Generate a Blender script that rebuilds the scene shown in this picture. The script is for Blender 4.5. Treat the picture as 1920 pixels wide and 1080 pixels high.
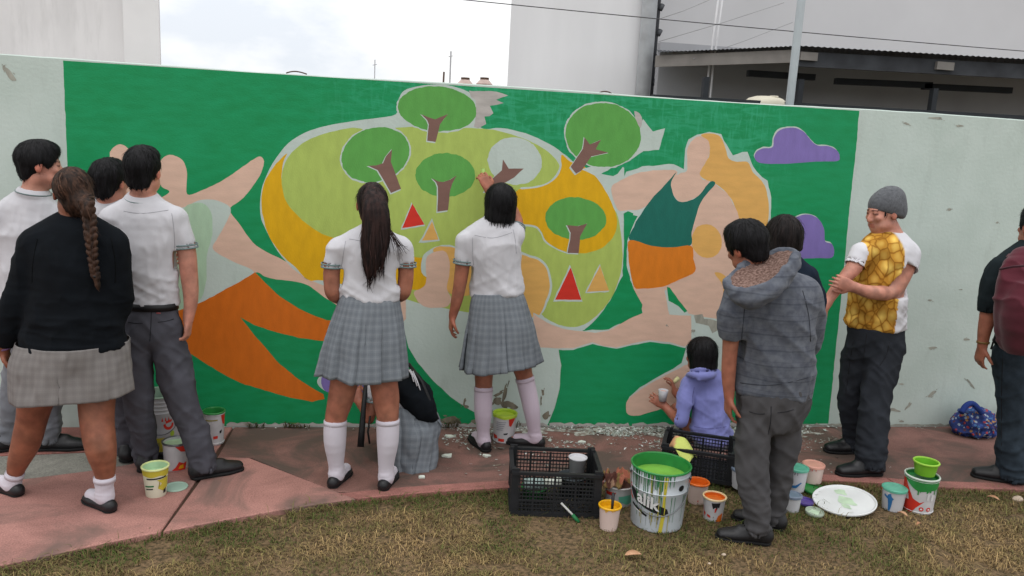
import bpy, bmesh, math, random
import numpy as np
from mathutils import Matrix, Vector

random.seed(7)
rng = np.random.default_rng(11)
for o in list(bpy.data.objects):
    bpy.data.objects.remove(o, do_unlink=True)
scene = bpy.context.scene
COL = scene.collection

# ------------------------------------------------------------------ camera
F_PX, YAW, PITCH, ROLL = 1500.0, 0.153, 0.186, 0.0539
CAM = np.array([0.0, -5.0447, 1.9075])
_f = np.array([math.sin(YAW)*math.cos(PITCH), math.cos(YAW)*math.cos(PITCH), -math.sin(PITCH)])
_r = np.array([math.cos(YAW), -math.sin(YAW), 0.0])
_u = np.cross(_r, _f)
CR = math.cos(ROLL)*_r + math.sin(ROLL)*_u
CU = -math.sin(ROLL)*_r + math.cos(ROLL)*_u
CF = _f
cam_d = bpy.data.cameras.new('camera')
cam_d.sensor_width = 36.0
cam_d.sensor_fit = 'HORIZONTAL'
cam_d.lens = F_PX/1920.0*36.0
cam_d.clip_start = 0.05
cam_d.clip_end = 2000.0
cam_o = bpy.data.objects.new('camera', cam_d)
COL.objects.link(cam_o)
cam_o.matrix_world = Matrix(((CR[0], CU[0], -CF[0], CAM[0]), (CR[1], CU[1], -CF[1], CAM[1]),
                             (CR[2], CU[2], -CF[2], CAM[2]), (0, 0, 0, 1)))
scene.camera = cam_o

# ------------------------------------------------------------------ sky and sun (overcast day)
SUN_EL, SUN_AZ = math.radians(70), math.radians(212)     # azimuth clockwise from +Y (behind the wall)
world = bpy.data.worlds.new('World')
scene.world = world
world.use_nodes = True
wn, wl = world.node_tree.nodes, world.node_tree.links
wn.clear()
w_out = wn.new('ShaderNodeOutputWorld')
w_sky = wn.new('ShaderNodeTexSky')
w_sky.sky_type = 'NISHITA'
w_sky.sun_disc = False
w_sky.sun_elevation = SUN_EL
w_sky.sun_rotation = SUN_AZ
w_sky.air_density = 1.0
w_sky.dust_density = 2.0
w_b1 = wn.new('ShaderNodeBackground'); w_b1.inputs['Strength'].default_value = 0.11
wl.new(w_sky.outputs['Color'], w_b1.inputs['Color'])
w_tc = wn.new('ShaderNodeTexCoord')
w_mp = wn.new('ShaderNodeMapping'); w_mp.inputs['Scale'].default_value = (1.0, 1.0, 2.2)
w_mp.inputs['Location'].default_value = (0.35, 0.1, 0.62)
w_nz = wn.new('ShaderNodeTexNoise'); w_nz.inputs['Scale'].default_value = 2.6
w_nz.inputs['Detail'].default_value = 7; w_nz.inputs['Roughness'].default_value = 0.55
w_rp = wn.new('ShaderNodeValToRGB')
w_rp.color_ramp.elements[0].position = 0.36; w_rp.color_ramp.elements[0].color = (0.76, 0.80, 0.86, 1)
w_rp.color_ramp.elements[1].position = 0.47; w_rp.color_ramp.elements[1].color = (1.0, 1.0, 1.0, 1)
w_b2 = wn.new('ShaderNodeBackground'); w_b2.inputs['Strength'].default_value = 1.12
w_mx = wn.new('ShaderNodeMixShader'); w_mx.inputs[0].default_value = 0.94
wl.new(w_tc.outputs['Generated'], w_mp.inputs['Vector'])
wl.new(w_mp.outputs['Vector'], w_nz.inputs['Vector'])
wl.new(w_nz.outputs['Fac'], w_rp.inputs['Fac'])
w_sp = wn.new('ShaderNodeSeparateXYZ'); wl.new(w_tc.outputs['Generated'], w_sp.inputs[0])
w_gm = wn.new('ShaderNodeMapRange'); w_gm.inputs['From Min'].default_value = 0.0; w_gm.inputs['From Max'].default_value = 1.0   # overcast sky: zenith brighter than horizon
w_gm.inputs['To Min'].default_value = 1.18; w_gm.inputs['To Max'].default_value = 1.95
wl.new(w_sp.outputs['Z'], w_gm.inputs['Value'])
w_gx = wn.new('ShaderNodeMix'); w_gx.data_type = 'RGBA'; w_gx.blend_type = 'MULTIPLY'; w_gx.inputs['Factor'].default_value = 1.0
wl.new(w_rp.outputs['Color'], w_gx.inputs['A']); wl.new(w_gm.outputs['Result'], w_gx.inputs['B'])
wl.new(w_gx.outputs['Result'], w_b2.inputs['Color'])
wl.new(w_b1.outputs[0], w_mx.inputs[1]); wl.new(w_b2.outputs[0], w_mx.inputs[2])
wl.new(w_mx.outputs[0], w_out.inputs['Surface'])
sun_d = bpy.data.lights.new('sun', 'SUN')
sun_d.energy = 0.9
sun_d.angle = math.radians(40)
sun_d.color = (1.0, 0.97, 0.93)
sun_o = bpy.data.objects.new('sun', sun_d)
COL.objects.link(sun_o)
_sd = Vector((math.sin(SUN_AZ)*math.cos(SUN_EL), math.cos(SUN_AZ)*math.cos(SUN_EL), math.sin(SUN_EL)))
sun_o.rotation_euler = _sd.to_track_quat('Z', 'Y').to_euler()
sun_o.location = (0, -3, 8)
scene.view_settings.view_transform = 'Standard'
scene.view_settings.look = 'None'
scene.view_settings.exposure = -0.25
scene.view_settings.gamma = 1.0
scene.view_settings.use_curve_mapping = False
scene.render.engine = 'CYCLES'
scene.cycles.use_denoising = True
scene.cycles.max_bounces = 5
scene.cycles.diffuse_bounces = 3
scene.cycles.use_adaptive_sampling = True

# ------------------------------------------------------------------ points from the photograph
def ray(px, py):
    return CF + CR*(px-960.0)/F_PX - CU*(py-540.0)/F_PX
def at(px, py, Y):
    d = ray(px, py)
    return CAM + d*((Y-CAM[1])/d[1])
def gr(px, py, z=0.0):
    d = ray(px, py)
    return CAM + d*((z-CAM[2])/d[2])
def mpp(p):                                   # metres per photo pixel at a point
    return float(np.dot(np.asarray(p)-CAM, CF))/F_PX

# ------------------------------------------------------------------ materials
MATS = {}
def srgb(r, g, b):
    def c(v):
        v /= 255.0
        return v/12.92 if v <= 0.04045 else ((v+0.055)/1.055)**2.4
    return (c(r), c(g), c(b))
def mat(name, col, rough=0.7, var=0.12, vscale=6.0, bump=0.0, bscale=60.0, attr=None, spec=0.3,
        metal=0.0, sheen=0.0, stretch=(1, 1, 1), col2=None, lo=0.35, hi=0.65, detail=5, trans=0.0, bdist=0.004):
    """noise-varied colour, optional bump; attr multiplies a colour attribute in"""
    if name in MATS:
        return MATS[name]
    m = bpy.data.materials.new(name); m.use_nodes = True
    n, l = m.node_tree.nodes, m.node_tree.links
    b = n['Principled BSDF']
    b.inputs['Roughness'].default_value = rough
    b.inputs['Specular IOR Level'].default_value = spec
    b.inputs['Metallic'].default_value = metal
    if sheen:
        b.inputs['Sheen Weight'].default_value = sheen
    if trans:
        b.inputs['Transmission Weight'].default_value = trans
    tc = n.new('ShaderNodeTexCoord')
    mp = n.new('ShaderNodeMapping'); mp.inputs['Scale'].default_value = stretch
    l.new(tc.outputs['Object'], mp.inputs['Vector'])
    nz = n.new('ShaderNodeTexNoise'); nz.inputs['Scale'].default_value = vscale; nz.inputs['Detail'].default_value = detail
    l.new(mp.outputs['Vector'], nz.inputs['Vector'])
    rp = n.new('ShaderNodeValToRGB')
    c2 = col2 if col2 else tuple(min(1, c*(1+var)) for c in col)
    c1 = col if col2 else tuple(c*(1-var) for c in col)
    rp.color_ramp.elements[0].position = lo; rp.color_ramp.elements[0].color = (*c1, 1)
    rp.color_ramp.elements[1].position = hi; rp.color_ramp.elements[1].color = (*c2, 1)
    l.new(nz.outputs['Fac'], rp.inputs['Fac'])
    out = rp.outputs['Color']
    if attr:
        a = n.new('ShaderNodeAttribute'); a.attribute_name = attr
        mx = n.new('ShaderNodeMix'); mx.data_type = 'RGBA'; mx.blend_type = 'MULTIPLY'
        mx.inputs['Factor'].default_value = 1.0
        l.new(out, mx.inputs['A']); l.new(a.outputs['Color'], mx.inputs['B'])
        out = mx.outputs['Result']
    l.new(out, b.inputs['Base Color'])
    if bump:
        n2 = n.new('ShaderNodeTexNoise'); n2.inputs['Scale'].default_value = bscale; n2.inputs['Detail'].default_value = 4
        l.new(mp.outputs['Vector'], n2.inputs['Vector'])
        bp = n.new('ShaderNodeBump'); bp.inputs['Strength'].default_value = bump; bp.inputs['Distance'].default_value = bdist
        l.new(n2.outputs['Fac'], bp.inputs['Height']); l.new(bp.outputs['Normal'], b.inputs['Normal'])
    MATS[name] = m
    return m

# ------------------------------------------------------------------ object helpers
def tag(o, label=None, cat=None, group=None, kind=None):
    if label: o['label'] = label
    if cat: o['category'] = cat
    if group: o['group'] = group
    if kind: o['kind'] = kind
    return o
def empty(name, loc):
    o = bpy.data.objects.new(name, None)
    o.empty_display_size = 0.1
    COL.objects.link(o)
    o.location = tuple(float(v) for v in loc)
    return o
def link(name, me, parent=None):
    o = bpy.data.objects.new(name, me)
    COL.objects.link(o)
    if parent is not None:
        o.parent = parent
    return o
def base_of(parent):
    b = np.zeros(3)
    while parent is not None:
        b = b + np.array(parent.location); parent = parent.parent
    return b
def mk(name, V, Fc, material, parent=None, smooth=True, attrs=None, uv=None):
    """world-space vertices -> one mesh object (local to its parent's origin)"""
    V = np.asarray(V, dtype=np.float64) - base_of(parent)
    me = bpy.data.meshes.new(name)
    if isinstance(Fc, np.ndarray) and Fc.ndim == 2:
        nf, k = Fc.shape
        me.vertices.add(len(V)); me.vertices.foreach_set('co', V.astype(np.float32).ravel())
        me.loops.add(nf*k); me.loops.foreach_set('vertex_index', Fc.astype(np.int32).ravel())
        me.polygons.add(nf); me.polygons.foreach_set('loop_start', np.arange(0, nf*k, k, dtype=np.int32))
        me.update(calc_edges=True)
    else:
        me.from_pydata([tuple(v) for v in V], [], [tuple(int(i) for i in f) for f in Fc])
    if smooth:
        me.polygons.foreach_set('use_smooth', np.ones(len(me.polygons), dtype=bool))
    for an, av in (attrs or {}).items():
        av = np.asarray(av, dtype=np.float32)
        if av.ndim == 2:
            a = me.attributes.new(an, 'FLOAT_COLOR', 'POINT')
            a.data.foreach_set('color', np.hstack([av, np.ones((len(av), 1), np.float32)]).ravel())
        else:
            a = me.attributes.new(an, 'FLOAT', 'POINT'); a.data.foreach_set('value', av)
    if uv is not None:
        ul = me.uv_layers.new(name='UVMap')
        idx = np.empty(len(me.loops), np.int32); me.loops.foreach_get('vertex_index', idx)
        ul.data.foreach_set('uv', np.asarray(uv, np.float32)[idx].ravel())
    me.materials.append(material)
    me.validate()
    me.update()
    return link(name, me, parent)

class MB:
    """collects simple solids in world space"""
    def __init__(s): s.V = []; s.F = []
    def add(s, V, F):
        b = len(s.V); s.V += [tuple(float(c) for c in v) for v in V]; s.F += [tuple(i+b for i in f) for f in F]; return s
    def box(s, c, size, rz=0.0, rx=0.0):
        hx, hy, hz = (v/2 for v in size); M = Matrix.Rotation(rz, 3, 'Z') @ Matrix.Rotation(rx, 3, 'X'); c = Vector([float(v) for v in c])
        v = [c + M @ Vector((x*hx, y*hy, z*hz)) for x in (-1, 1) for y in (-1, 1) for z in (-1, 1)]
        return s.add(v, [(0, 1, 3, 2), (4, 6, 7, 5), (0, 4, 5, 1), (2, 3, 7, 6), (0, 2, 6, 4), (1, 5, 7, 3)])
    def hexa(s, P):       # 8 points: bottom ring 4, top ring 4
        return s.add(P, [(3, 2, 1, 0), (4, 5, 6, 7), (0, 1, 5, 4), (1, 2, 6, 5), (2, 3, 7, 6), (3, 0, 4, 7)])
    def tube(s, pts, rad, n=8, cap=True):
        pts = [Vector([float(c) for c in p]) for p in pts]
        if not hasattr(rad, '__len__'): rad = [rad]*len(pts)
        rings = []; prev = None
        for i, p in enumerate(pts):
            t = (pts[min(i+1, len(pts)-1)]-pts[max(i-1, 0)]).normalized()
            if prev is None:
                a = t.orthogonal().normalized()
            else:
                a = (prev - t*prev.dot(t)).normalized()
            prev = a; b = t.cross(a)
            rings.append([p + (a*math.cos(2*math.pi*k/n)+b*math.sin(2*math.pi*k/n))*rad[i] for k in range(n)])
        V = [v for r in rings for v in r]; Fc = []
        for i in range(len(pts)-1):
            for k in range(n):
                Fc.append((i*n+k, i*n+(k+1) % n, (i+1)*n+(k+1) % n, (i+1)*n+k))
        if cap:
            Fc.append(tuple(range(n-1, -1, -1))); Fc.append(tuple((len(pts)-1)*n+k for k in range(n)))
        return s.add(V, Fc)
    def lathe(s, c, prof, n=32, M=None, close=False):
        """prof: list of (radius, z); about z axis through c"""
        c = Vector([float(v) for v in c]); V = []; Fc = []
        for r, z in prof:
            for k in range(n):
                a = 2*math.pi*k/n; v = Vector((r*math.cos(a), r*math.sin(a), z))
                V.append(c + (M @ v if M else v))
        for i in range(len(prof)-1):
            for k in range(n):
                Fc.append((i*n+k, i*n+(k+1) % n, (i+1)*n+(k+1) % n, (i+1)*n+k))
        return s.add(V, Fc)
    def disc(s, c, r, z, n=32, M=None, jit=0.0):
        c = Vector([float(v) for v in c])
        V = []
        for k in range(n):
            a = 2*math.pi*k/n; q = r*(1+random.uniform(-jit, jit)); v = Vector((q*math.cos(a), q*math.sin(a), z)); V.append(c + (M @ v if M else v))
        return s.add(V, [tuple(range(n))])
    def build(s, name, material, parent=None, smooth=False):
        return mk(name, np.array(s.V), s.F, material, parent, smooth)

def autosmooth(o, ang=40):
    me = o.data
    me.polygons.foreach_set('use_smooth', np.ones(len(me.polygons), dtype=bool))
    bm = bmesh.new(); bm.from_mesh(me)
    for e in bm.edges:
        if len(e.link_faces) == 2 and e.calc_face_angle(0) > math.radians(ang):
            e.smooth = False
    bm.to_mesh(me); bm.free()
    return o

from mathutils.bvhtree import BVHTree
def surf_line(ob, name, pts, r, material, parent=None, sub=5, lift=0.0):
    """a thin seam, welt or fold line laid on an object's surface"""
    b = base_of(ob.parent) if ob.parent else np.zeros(3)
    me = ob.data; V = np.empty(len(me.vertices)*3); me.vertices.foreach_get('co', V); V = V.reshape(-1, 3)+b+np.array(ob.location)
    tree = BVHTree.FromPolygons([tuple(v) for v in V], [tuple(q.vertices) for q in me.polygons])
    out = []
    for q in catmull(np.array(pts, float), sub):
        d = ray(q[0], q[1]); h = tree.ray_cast(Vector(CAM), Vector(d))
        if h[0] is not None: out.append(np.array(h[0])+np.array(h[1])*lift)
    if len(out) > 2: return MB().tube(out, r, 5).build(name, material, parent or ob, True)
def part_of(P, name):
    return [c for c in P.children if c.name.split('.')[0] == name][0]

# ------------------------------------------------------------------ numpy noise and implicit surfaces
def _hash(i, j, k, seed):
    h = (i*374761393 + j*668265263 + k*2147483647 + seed*974634777) & 0xffffffff
    h = ((h ^ (h >> 13))*1274126177) & 0xffffffff
    return ((h ^ (h >> 16)) & 0xffff)/65535.0
def vnoise(P, seed=0):
    P = np.asarray(P); I = np.floor(P).astype(np.int64); Fr = P-I; W = Fr*Fr*(3-2*Fr); r = 0
    for a in (0, 1):
        for b in (0, 1):
            for c in (0, 1):
                w = (W[:, 0] if a else 1-W[:, 0])*(W[:, 1] if b else 1-W[:, 1])*(W[:, 2] if c else 1-W[:, 2])
                r = r + w*_hash(I[:, 0]+a, I[:, 1]+b, I[:, 2]+c, seed)
    return r
def fbm(P, seed=0, oct=3):
    r = 0; a = 0.5; P = np.asarray(P, float)
    for o in range(oct):
        r = r + a*vnoise(P*(2.03**o)+o*17.3, seed+o); a *= 0.5
    return r/(1-0.5**oct)
def ridge(P, seed=0):
    return (1-np.abs(2*fbm(P, seed, 2)-1))**3
def catmull(A, sub, closed=False):
    A = np.asarray(A, float); n = len(A); out = []
    rngs = range(n) if closed else range(n-1)
    for i in rngs:
        p0 = A[(i-1) % n] if (closed or i > 0) else A[0]; p1 = A[i]; p2 = A[(i+1) % n]
        p3 = A[(i+2) % n] if (closed or i+2 < n) else A[-1]
        for k in range(sub):
            t = k/sub
            out.append(0.5*((2*p1)+(-p0+p2)*t+(2*p0-5*p1+4*p2-p3)*t*t+(-p0+3*p1-3*p2+p3)*t**3))
    if not closed: out.append(A[-1])
    return np.array(out)

class SDF:
    def __init__(s, lo, hi, vox):
        s.lo = np.asarray(lo, float); s.v = vox
        s.n = np.ceil((np.asarray(hi, float)-s.lo)/vox).astype(int)+1
        s.d = np.full(s.n, 0.5, np.float32)
    def sub(s, lo, hi):
        a = np.clip(np.floor((np.asarray(lo)-s.lo)/s.v).astype(int), 0, s.n); b = np.clip(np.ceil((np.asarray(hi)-s.lo)/s.v).astype(int)+1, 0, s.n)
        if np.any(b <= a): return None, None
        g = [s.lo[i]+s.v*np.arange(a[i], b[i]) for i in range(3)]
        X, Y, Z = np.meshgrid(*g, indexing='ij')
        return tuple(slice(a[i], b[i]) for i in range(3)), (X, Y, Z)
    def put(s, sl, d, k, op):
        o = s.d[sl]
        if op == 'sub':
            d = -d
            if k > 0:
                h = np.maximum(k-np.abs(o-d), 0)/k; s.d[sl] = np.maximum(o, d)+h*h*k/4
            else: s.d[sl] = np.maximum(o, d)
        else:
            if k > 0:
                h = np.maximum(k-np.abs(o-d), 0)/k; s.d[sl] = np.minimum(o, d)-h*h*k/4
            else: s.d[sl] = np.minimum(o, d)
    def loft(s, pts, rx, ry=None, xax=(1, 0, 0), k=0.02, sub=3, op='add'):
        """elliptical tube through pts; rx along xax, ry across"""
        pts = np.asarray(pts, float); n = len(pts)
        rx = np.full(n, rx) if np.isscalar(rx) else np.asarray(rx, float)
        ry = rx if ry is None else (np.full(n, ry) if np.isscalar(ry) else np.asarray(ry, float))
        A = np.hstack([pts, rx[:, None], ry[:, None]])
        if n > 2: A = catmull(A, sub)
        xa = np.asarray(xax, float)
        m = max(A[:, 3].max(), A[:, 4].max())+max(k, 0.01)+3*s.v
        sl, G = s.sub(A[:, :3].min(0)-m, A[:, :3].max(0)+m)
        if sl is None: return s
        best = np.full(G[0].shape, 0.5, np.float32)
        L0 = np.array([G[0][0, 0, 0], G[1][0, 0, 0], G[2][0, 0, 0]])
        for i in range(len(A)-1):
            a, b = A[i], A[i+1]; ax = b[:3]-a[:3]; L = np.linalg.norm(ax)
            if L < 1e-6: continue
            nn = ax/L; X = xa-nn*np.dot(xa, nn)
            if np.linalg.norm(X) < 1e-3: X = np.cross(nn, (0, 0, 1.0))
            X = X/np.linalg.norm(X); Yv = np.cross(nn, X)
            mm = max(a[3], b[3], a[4], b[4])+max(k, 0.01)+3*s.v
            lo = np.minimum(a[:3], b[:3])-mm; hi = np.maximum(a[:3], b[:3])+mm
            i0 = np.clip(np.floor((lo-L0)/s.v).astype(int), 0, G[0].shape); i1 = np.clip(np.ceil((hi-L0)/s.v).astype(int)+1, 0, G[0].shape)
            if np.any(i1 <= i0): continue
            q = tuple(slice(i0[j], i1[j]) for j in range(3))
            dx = G[0][q]-a[0]; dy = G[1][q]-a[1]; dz = G[2][q]-a[2]
            al = dx*nn[0]+dy*nn[1]+dz*nn[2]; t = np.clip(al/L, 0, 1)
            qx = dx*X[0]+dy*X[1]+dz*X[2]; qy = dx*Yv[0]+dy*Yv[1]+dz*Yv[2]; qz = al-t*L
            RX = a[3]+(b[3]-a[3])*t; RY = a[4]+(b[4]-a[4])*t; RZ = np.minimum(RX, RY)
            k0 = np.sqrt((qx/RX)**2+(qy/RY)**2+(qz/RZ)**2); k1 = np.sqrt((qx/RX**2)**2+(qy/RY**2)**2+(qz/RZ**2)**2)
            d = np.where(k1 > 1e-6, k0*(k0-1)/np.maximum(k1, 1e-6), -np.minimum(RX, RY))
            best[q] = np.minimum(best[q], d)
        s.put(sl, best, k, op)
        return s
    def ell(s, c, r, fr=None, k=0.015, op='add'):
        """ellipsoid; fr = 3 row axes"""
        c = np.asarray(c, float); r = np.asarray(r, float); m = r.max()+max(k, 0.01)+3*s.v
        sl, G = s.sub(c-m, c+m)
        if sl is None: return s
        fr = np.eye(3) if fr is None else fr
        D = [G[i]-c[i] for i in range(3)]
        q = [D[0]*fr[j][0]+D[1]*fr[j][1]+D[2]*fr[j][2] for j in range(3)]
        k0 = np.sqrt(sum((q[j]/r[j])**2 for j in range(3))); k1 = np.sqrt(sum((q[j]/r[j]**2)**2 for j in range(3)))
        d = np.where(k1 > 1e-6, k0*(k0-1)/np.maximum(k1, 1e-6), -r.min())
        s.put(sl, d, k, op); return s
    def cut(s, c, nrm, k=0.0, box=None):
        """remove the side nrm points to"""
        c = np.asarray(c, float); nrm = np.asarray(nrm, float); nrm = nrm/np.linalg.norm(nrm)
        lo, hi = (s.lo, s.lo+s.v*s.n) if box is None else box
        sl, G = s.sub(lo, hi)
        if sl is None: return s
        d = (G[0]-c[0])*nrm[0]+(G[1]-c[1])*nrm[1]+(G[2]-c[2])*nrm[2]
        s.put(sl, -d, k, 'sub'); return s
    def mesh(s, smooth=2):
        d = s.d; ins = d < 0
        n = np.array(d.shape)
        c = np.zeros(tuple(n-1), np.int8)
        for a in (0, 1):
            for b in (0, 1):
                for e in (0, 1):
                    c += ins[a:n[0]-1+a, b:n[1]-1+b, e:n[2]-1+e]
        act = np.argwhere((c > 0) & (c < 8))
        if len(act) == 0: return np.zeros((0, 3)), np.zeros((0, 4), int)
        acc = np.zeros((len(act), 3)); cnt = np.zeros(len(act))
        cor = [(a, b, e) for a in (0, 1) for b in (0, 1) for e in (0, 1)]
        val = {q: d[act[:, 0]+q[0], act[:, 1]+q[1], act[:, 2]+q[2]].astype(float) for q in cor}
        for q in cor:
            for ax in range(3):
                if q[ax] == 0:
                    w = list(q); w[ax] = 1; w = tuple(w)
                    d0, d1 = val[q], val[w]; mk_ = (d0 < 0) != (d1 < 0)
                    t = np.where(mk_, d0/np.where(mk_, d0-d1, 1), 0)
                    p = np.tile(np.array(q, float), (len(act), 1)); p[:, ax] = t
                    acc += p*mk_[:, None]; cnt += mk_
        V = act+acc/cnt[:, None]
        idm = np.full(tuple(n-1), -1, np.int64); idm[act[:, 0], act[:, 1], act[:, 2]] = np.arange(len(act))
        Fs = []
        for ax in range(3):
            sa = [slice(None)]*3; sb = [slice(None)]*3; sa[ax] = slice(0, -1); sb[ax] = slice(1, None)
            A, B = ins[tuple(sa)], ins[tuple(sb)]
            E = np.argwhere(A != B)
            o1, o2 = (ax+1) % 3, (ax+2) % 3
            ok = (E[:, o1] > 0) & (E[:, o2] > 0) & (E[:, o1] < n[o1]-1) & (E[:, o2] < n[o2]-1)
            E = E[ok]
            if len(E) == 0: continue
            def cell(da, db):
                q = E.copy(); q[:, o1] -= da; q[:, o2] -= db; return idm[q[:, 0], q[:, 1], q[:, 2]]
            quad = np.stack([cell(1, 1), cell(0, 1), cell(0, 0), cell(1, 0)], 1)
            inA = A[E[:, 0], E[:, 1], E[:, 2]]
            quad[~inA] = quad[~inA][:, ::-1]
            Fs.append(quad)
        Fc = np.vstack(Fs); Fc = Fc[(Fc >= 0).all(1)]
        V = s.lo+V*s.v
        for _ in range(smooth): V = relax(V, Fc, 0.5)
        return V, Fc
def relax(V, Fc, w):
    S = np.zeros_like(V); N = np.zeros(len(V))
    for a in range(4):
        i, j = Fc[:, a], Fc[:, (a+1) % 4]
        for c in range(3):
            S[:, c] += np.bincount(i, V[j, c], len(V))+np.bincount(j, V[i, c], len(V))
        N += np.bincount(i, minlength=len(V))+np.bincount(j, minlength=len(V))
    return V*(1-w)+w*S/np.maximum(N, 1)[:, None]
def vnormals(V, Fc):
    n = np.cross(V[Fc[:, 2]]-V[Fc[:, 0]], V[Fc[:, 3 if Fc.shape[1] == 4 else 1]]-V[Fc[:, 1 if Fc.shape[1] == 4 else 0]])
    if Fc.shape[1] == 3: n = np.cross(V[Fc[:, 1]]-V[Fc[:, 0]], V[Fc[:, 2]]-V[Fc[:, 0]])
    N = np.zeros_like(V)
    for a in range(Fc.shape[1]):
        for c in range(3): N[:, c] += np.bincount(Fc[:, a], n[:, c], len(V))
    return N/np.maximum(np.linalg.norm(N, axis=1), 1e-9)[:, None]
def pc(r, g, b, k=1.20):                      # photo colour -> surface albedo under this sky
    return tuple(min(0.86, c*k) for c in srgb(r, g, b))

# ================================================================== SETTING
# ---- ground sheet, reaching the horizon
m_soil = mat('soil', srgb(122, 100, 74), rough=0.95, col2=srgb(70, 60, 40), vscale=55, lo=0.38, hi=0.64, bump=0.9, bscale=120, bdist=0.01)
GZ = -0.03
V = []; Fq = []
xs = np.concatenate([[-600, -60], np.arange(-6, 9.01, 0.25), [60, 600]])
ys = np.concatenate([[-600, -40], np.arange(-6, 0.01, 0.25), [3, 60, 900]])
for y in ys:
    for x in xs:
        z = GZ
        if -6 < x < 9 and -6 < y < -0.9:
            z += 0.010*(vnoise(np.array([[x*2.1, y*2.1, 0.3]]))[0]-0.5)
        V.append((x, y, z))
nx = len(xs)
Fq = np.array([(j*nx+i, j*nx+i+1, (j+1)*nx+i+1, (j+1)*nx+i) for j in range(len(ys)-1) for i in range(nx-1)])
tag(mk('ground', np.array(V), Fq, m_soil), kind='structure')

# ---- concrete path along the wall, cast in slabs
EDGE = [(-5.2, -3.3), (-3.0, -2.25), (-2.2, -1.92), (-1.618, -1.645), (-1.022, -1.365), (-0.2, -1.066), (0.695, -0.935), (1.788, -0.85),
        (2.633, -0.90), (3.223, -1.0), (3.777, -1.06), (5.2, -1.22), (8.0, -1.5)]
EDGE = catmull(np.array(EDGE), 8)
def edge_y(x): return float(np.interp(x, EDGE[:, 0], EDGE[:, 1]))
def path_mat(name, base, dirt, dirt_hi, seed):
    m = bpy.data.materials.new(name); m.use_nodes = True
    n, l = m.node_tree.nodes, m.node_tree.links
    b = n['Principled BSDF']; b.inputs['Roughness'].default_value = 0.85; b.inputs['Specular IOR Level'].default_value = 0.25
    tc = n.new('ShaderNodeTexCoord'); mp = n.new('ShaderNodeMapping'); mp.inputs['Location'].default_value = (seed, seed*0.7, 0)
    l.new(tc.outputs['Object'], mp.inputs['Vector'])
    def noise(sc, det, rough=0.55, w=0.0):
        q = n.new('ShaderNodeTexNoise'); q.inputs['Scale'].default_value = sc; q.inputs['Detail'].default_value = det
        q.inputs['Roughness'].default_value = rough; q.inputs['Distortion'].default_value = w
        l.new(mp.outputs['Vector'], q.inputs['Vector']); return q
    def ramp(src, p0, c0, p1, c1):
        q = n.new('ShaderNodeValToRGB'); q.color_ramp.elements[0].position = p0; q.color_ramp.elements[1].position = p1
        q.color_ramp.elements[0].color = (*c0, 1); q.color_ramp.elements[1].color = (*c1, 1); l.new(src, q.inputs['Fac']); return q
    a = ramp(noise(3.4, 9, 0.66, 0.6).outputs['Fac'], 0.32, tuple(c*0.70 for c in base), 0.68, tuple(c*1.12 for c in base))
    g = ramp(noise(140, 3).outputs['Fac'], 0.35, (0.72, 0.72, 0.72), 0.65, (1.10, 1.10, 1.10))
    mx = n.new('ShaderNodeMix'); mx.data_type = 'RGBA'; mx.blend_type = 'MULTIPLY'; mx.inputs['Factor'].default_value = 1
    l.new(a.outputs['Color'], mx.inputs['A']); l.new(g.outputs['Color'], mx.inputs['B'])
    f = ramp(noise(1.9, 8, 0.62, 1.2).outputs['Fac'], dirt_hi-0.13, (1, 1, 1), dirt_hi+0.05, (0, 0, 0))
    mx2 = n.new('ShaderNodeMix'); mx2.data_type = 'RGBA'
    l.new(f.outputs['Color'], mx2.inputs['Factor']); l.new(mx.outputs['Result'], mx2.inputs['A']); mx2.inputs['B'].default_value = (*dirt, 1)
    l.new(mx2.outputs['Result'], b.inputs['Base Color'])
    bp = n.new('ShaderNodeBump'); bp.inputs['Strength'].default_value = 0.35; bp.inputs['Distance'].default_value = 0.004
    l.new(noise(70, 5).outputs['Fac'], bp.inputs['Height']); l.new(bp.outputs['Normal'], b.inputs['Normal'])
    return m
m_pink = path_mat('pink_concrete', srgb(170, 124, 115), srgb(114, 92, 85), 0.45, 3.1)
m_pink2 = path_mat('pink_concrete_worn', srgb(150, 100, 92), srgb(92, 74, 68), 0.47, 8.4)
m_brown = path_mat('soiled_concrete', srgb(134, 98, 90), srgb(86, 73, 66), 0.52, 5.2)
m_strip = path_mat('pink_border', srgb(156, 106, 98), srgb(106, 82, 74), 0.44, 1.3)
m_greyc = path_mat('grey_concrete', srgb(138, 136, 128), srgb(104, 102, 96), 0.42, 2.2)
m_joint = mat('joint_dirt', srgb(70, 52, 42), rough=1.0)
path = empty('path', (0, 0, 0)); tag(path, kind='structure')
def poly_slab(name, pts2, top, material, bottom=-0.06, bevel=0.006):
    """prism with a small bevelled top edge"""
    P = [Vector((float(p[0]), float(p[1]))) for p in pts2]
    A = sum(P[i].x*P[(i+1) % len(P)].y-P[(i+1) % len(P)].x*P[i].y for i in range(len(P)))
    if A < 0: P = P[::-1]
    n = len(P); ins = []
    for i in range(n):
        d1 = (P[i]-P[i-1]).normalized(); d2 = (P[(i+1) % n]-P[i]).normalized()
        nrm = Vector((-(d1.y+d2.y), d1.x+d2.x))
        nrm = nrm.normalized() if nrm.length > 1e-6 else Vector((0, 0))
        ins.append(P[i]+nrm*bevel)
    V = [(p.x, p.y, bottom) for p in P]+[(p.x, p.y, top-bevel*0.7) for p in P]+[(p.x, p.y, top) for p in ins]
    Fc = [(i, (i+1) % n, n+(i+1) % n, n+i) for i in range(n)]+[(n+i, n+(i+1) % n, 2*n+(i+1) % n, 2*n+i) for i in range(n)]
    Fc.append(tuple(range(2*n, 3*n)))
    return mk(name, np.array(V), Fc, material, path, smooth=False)
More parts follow.
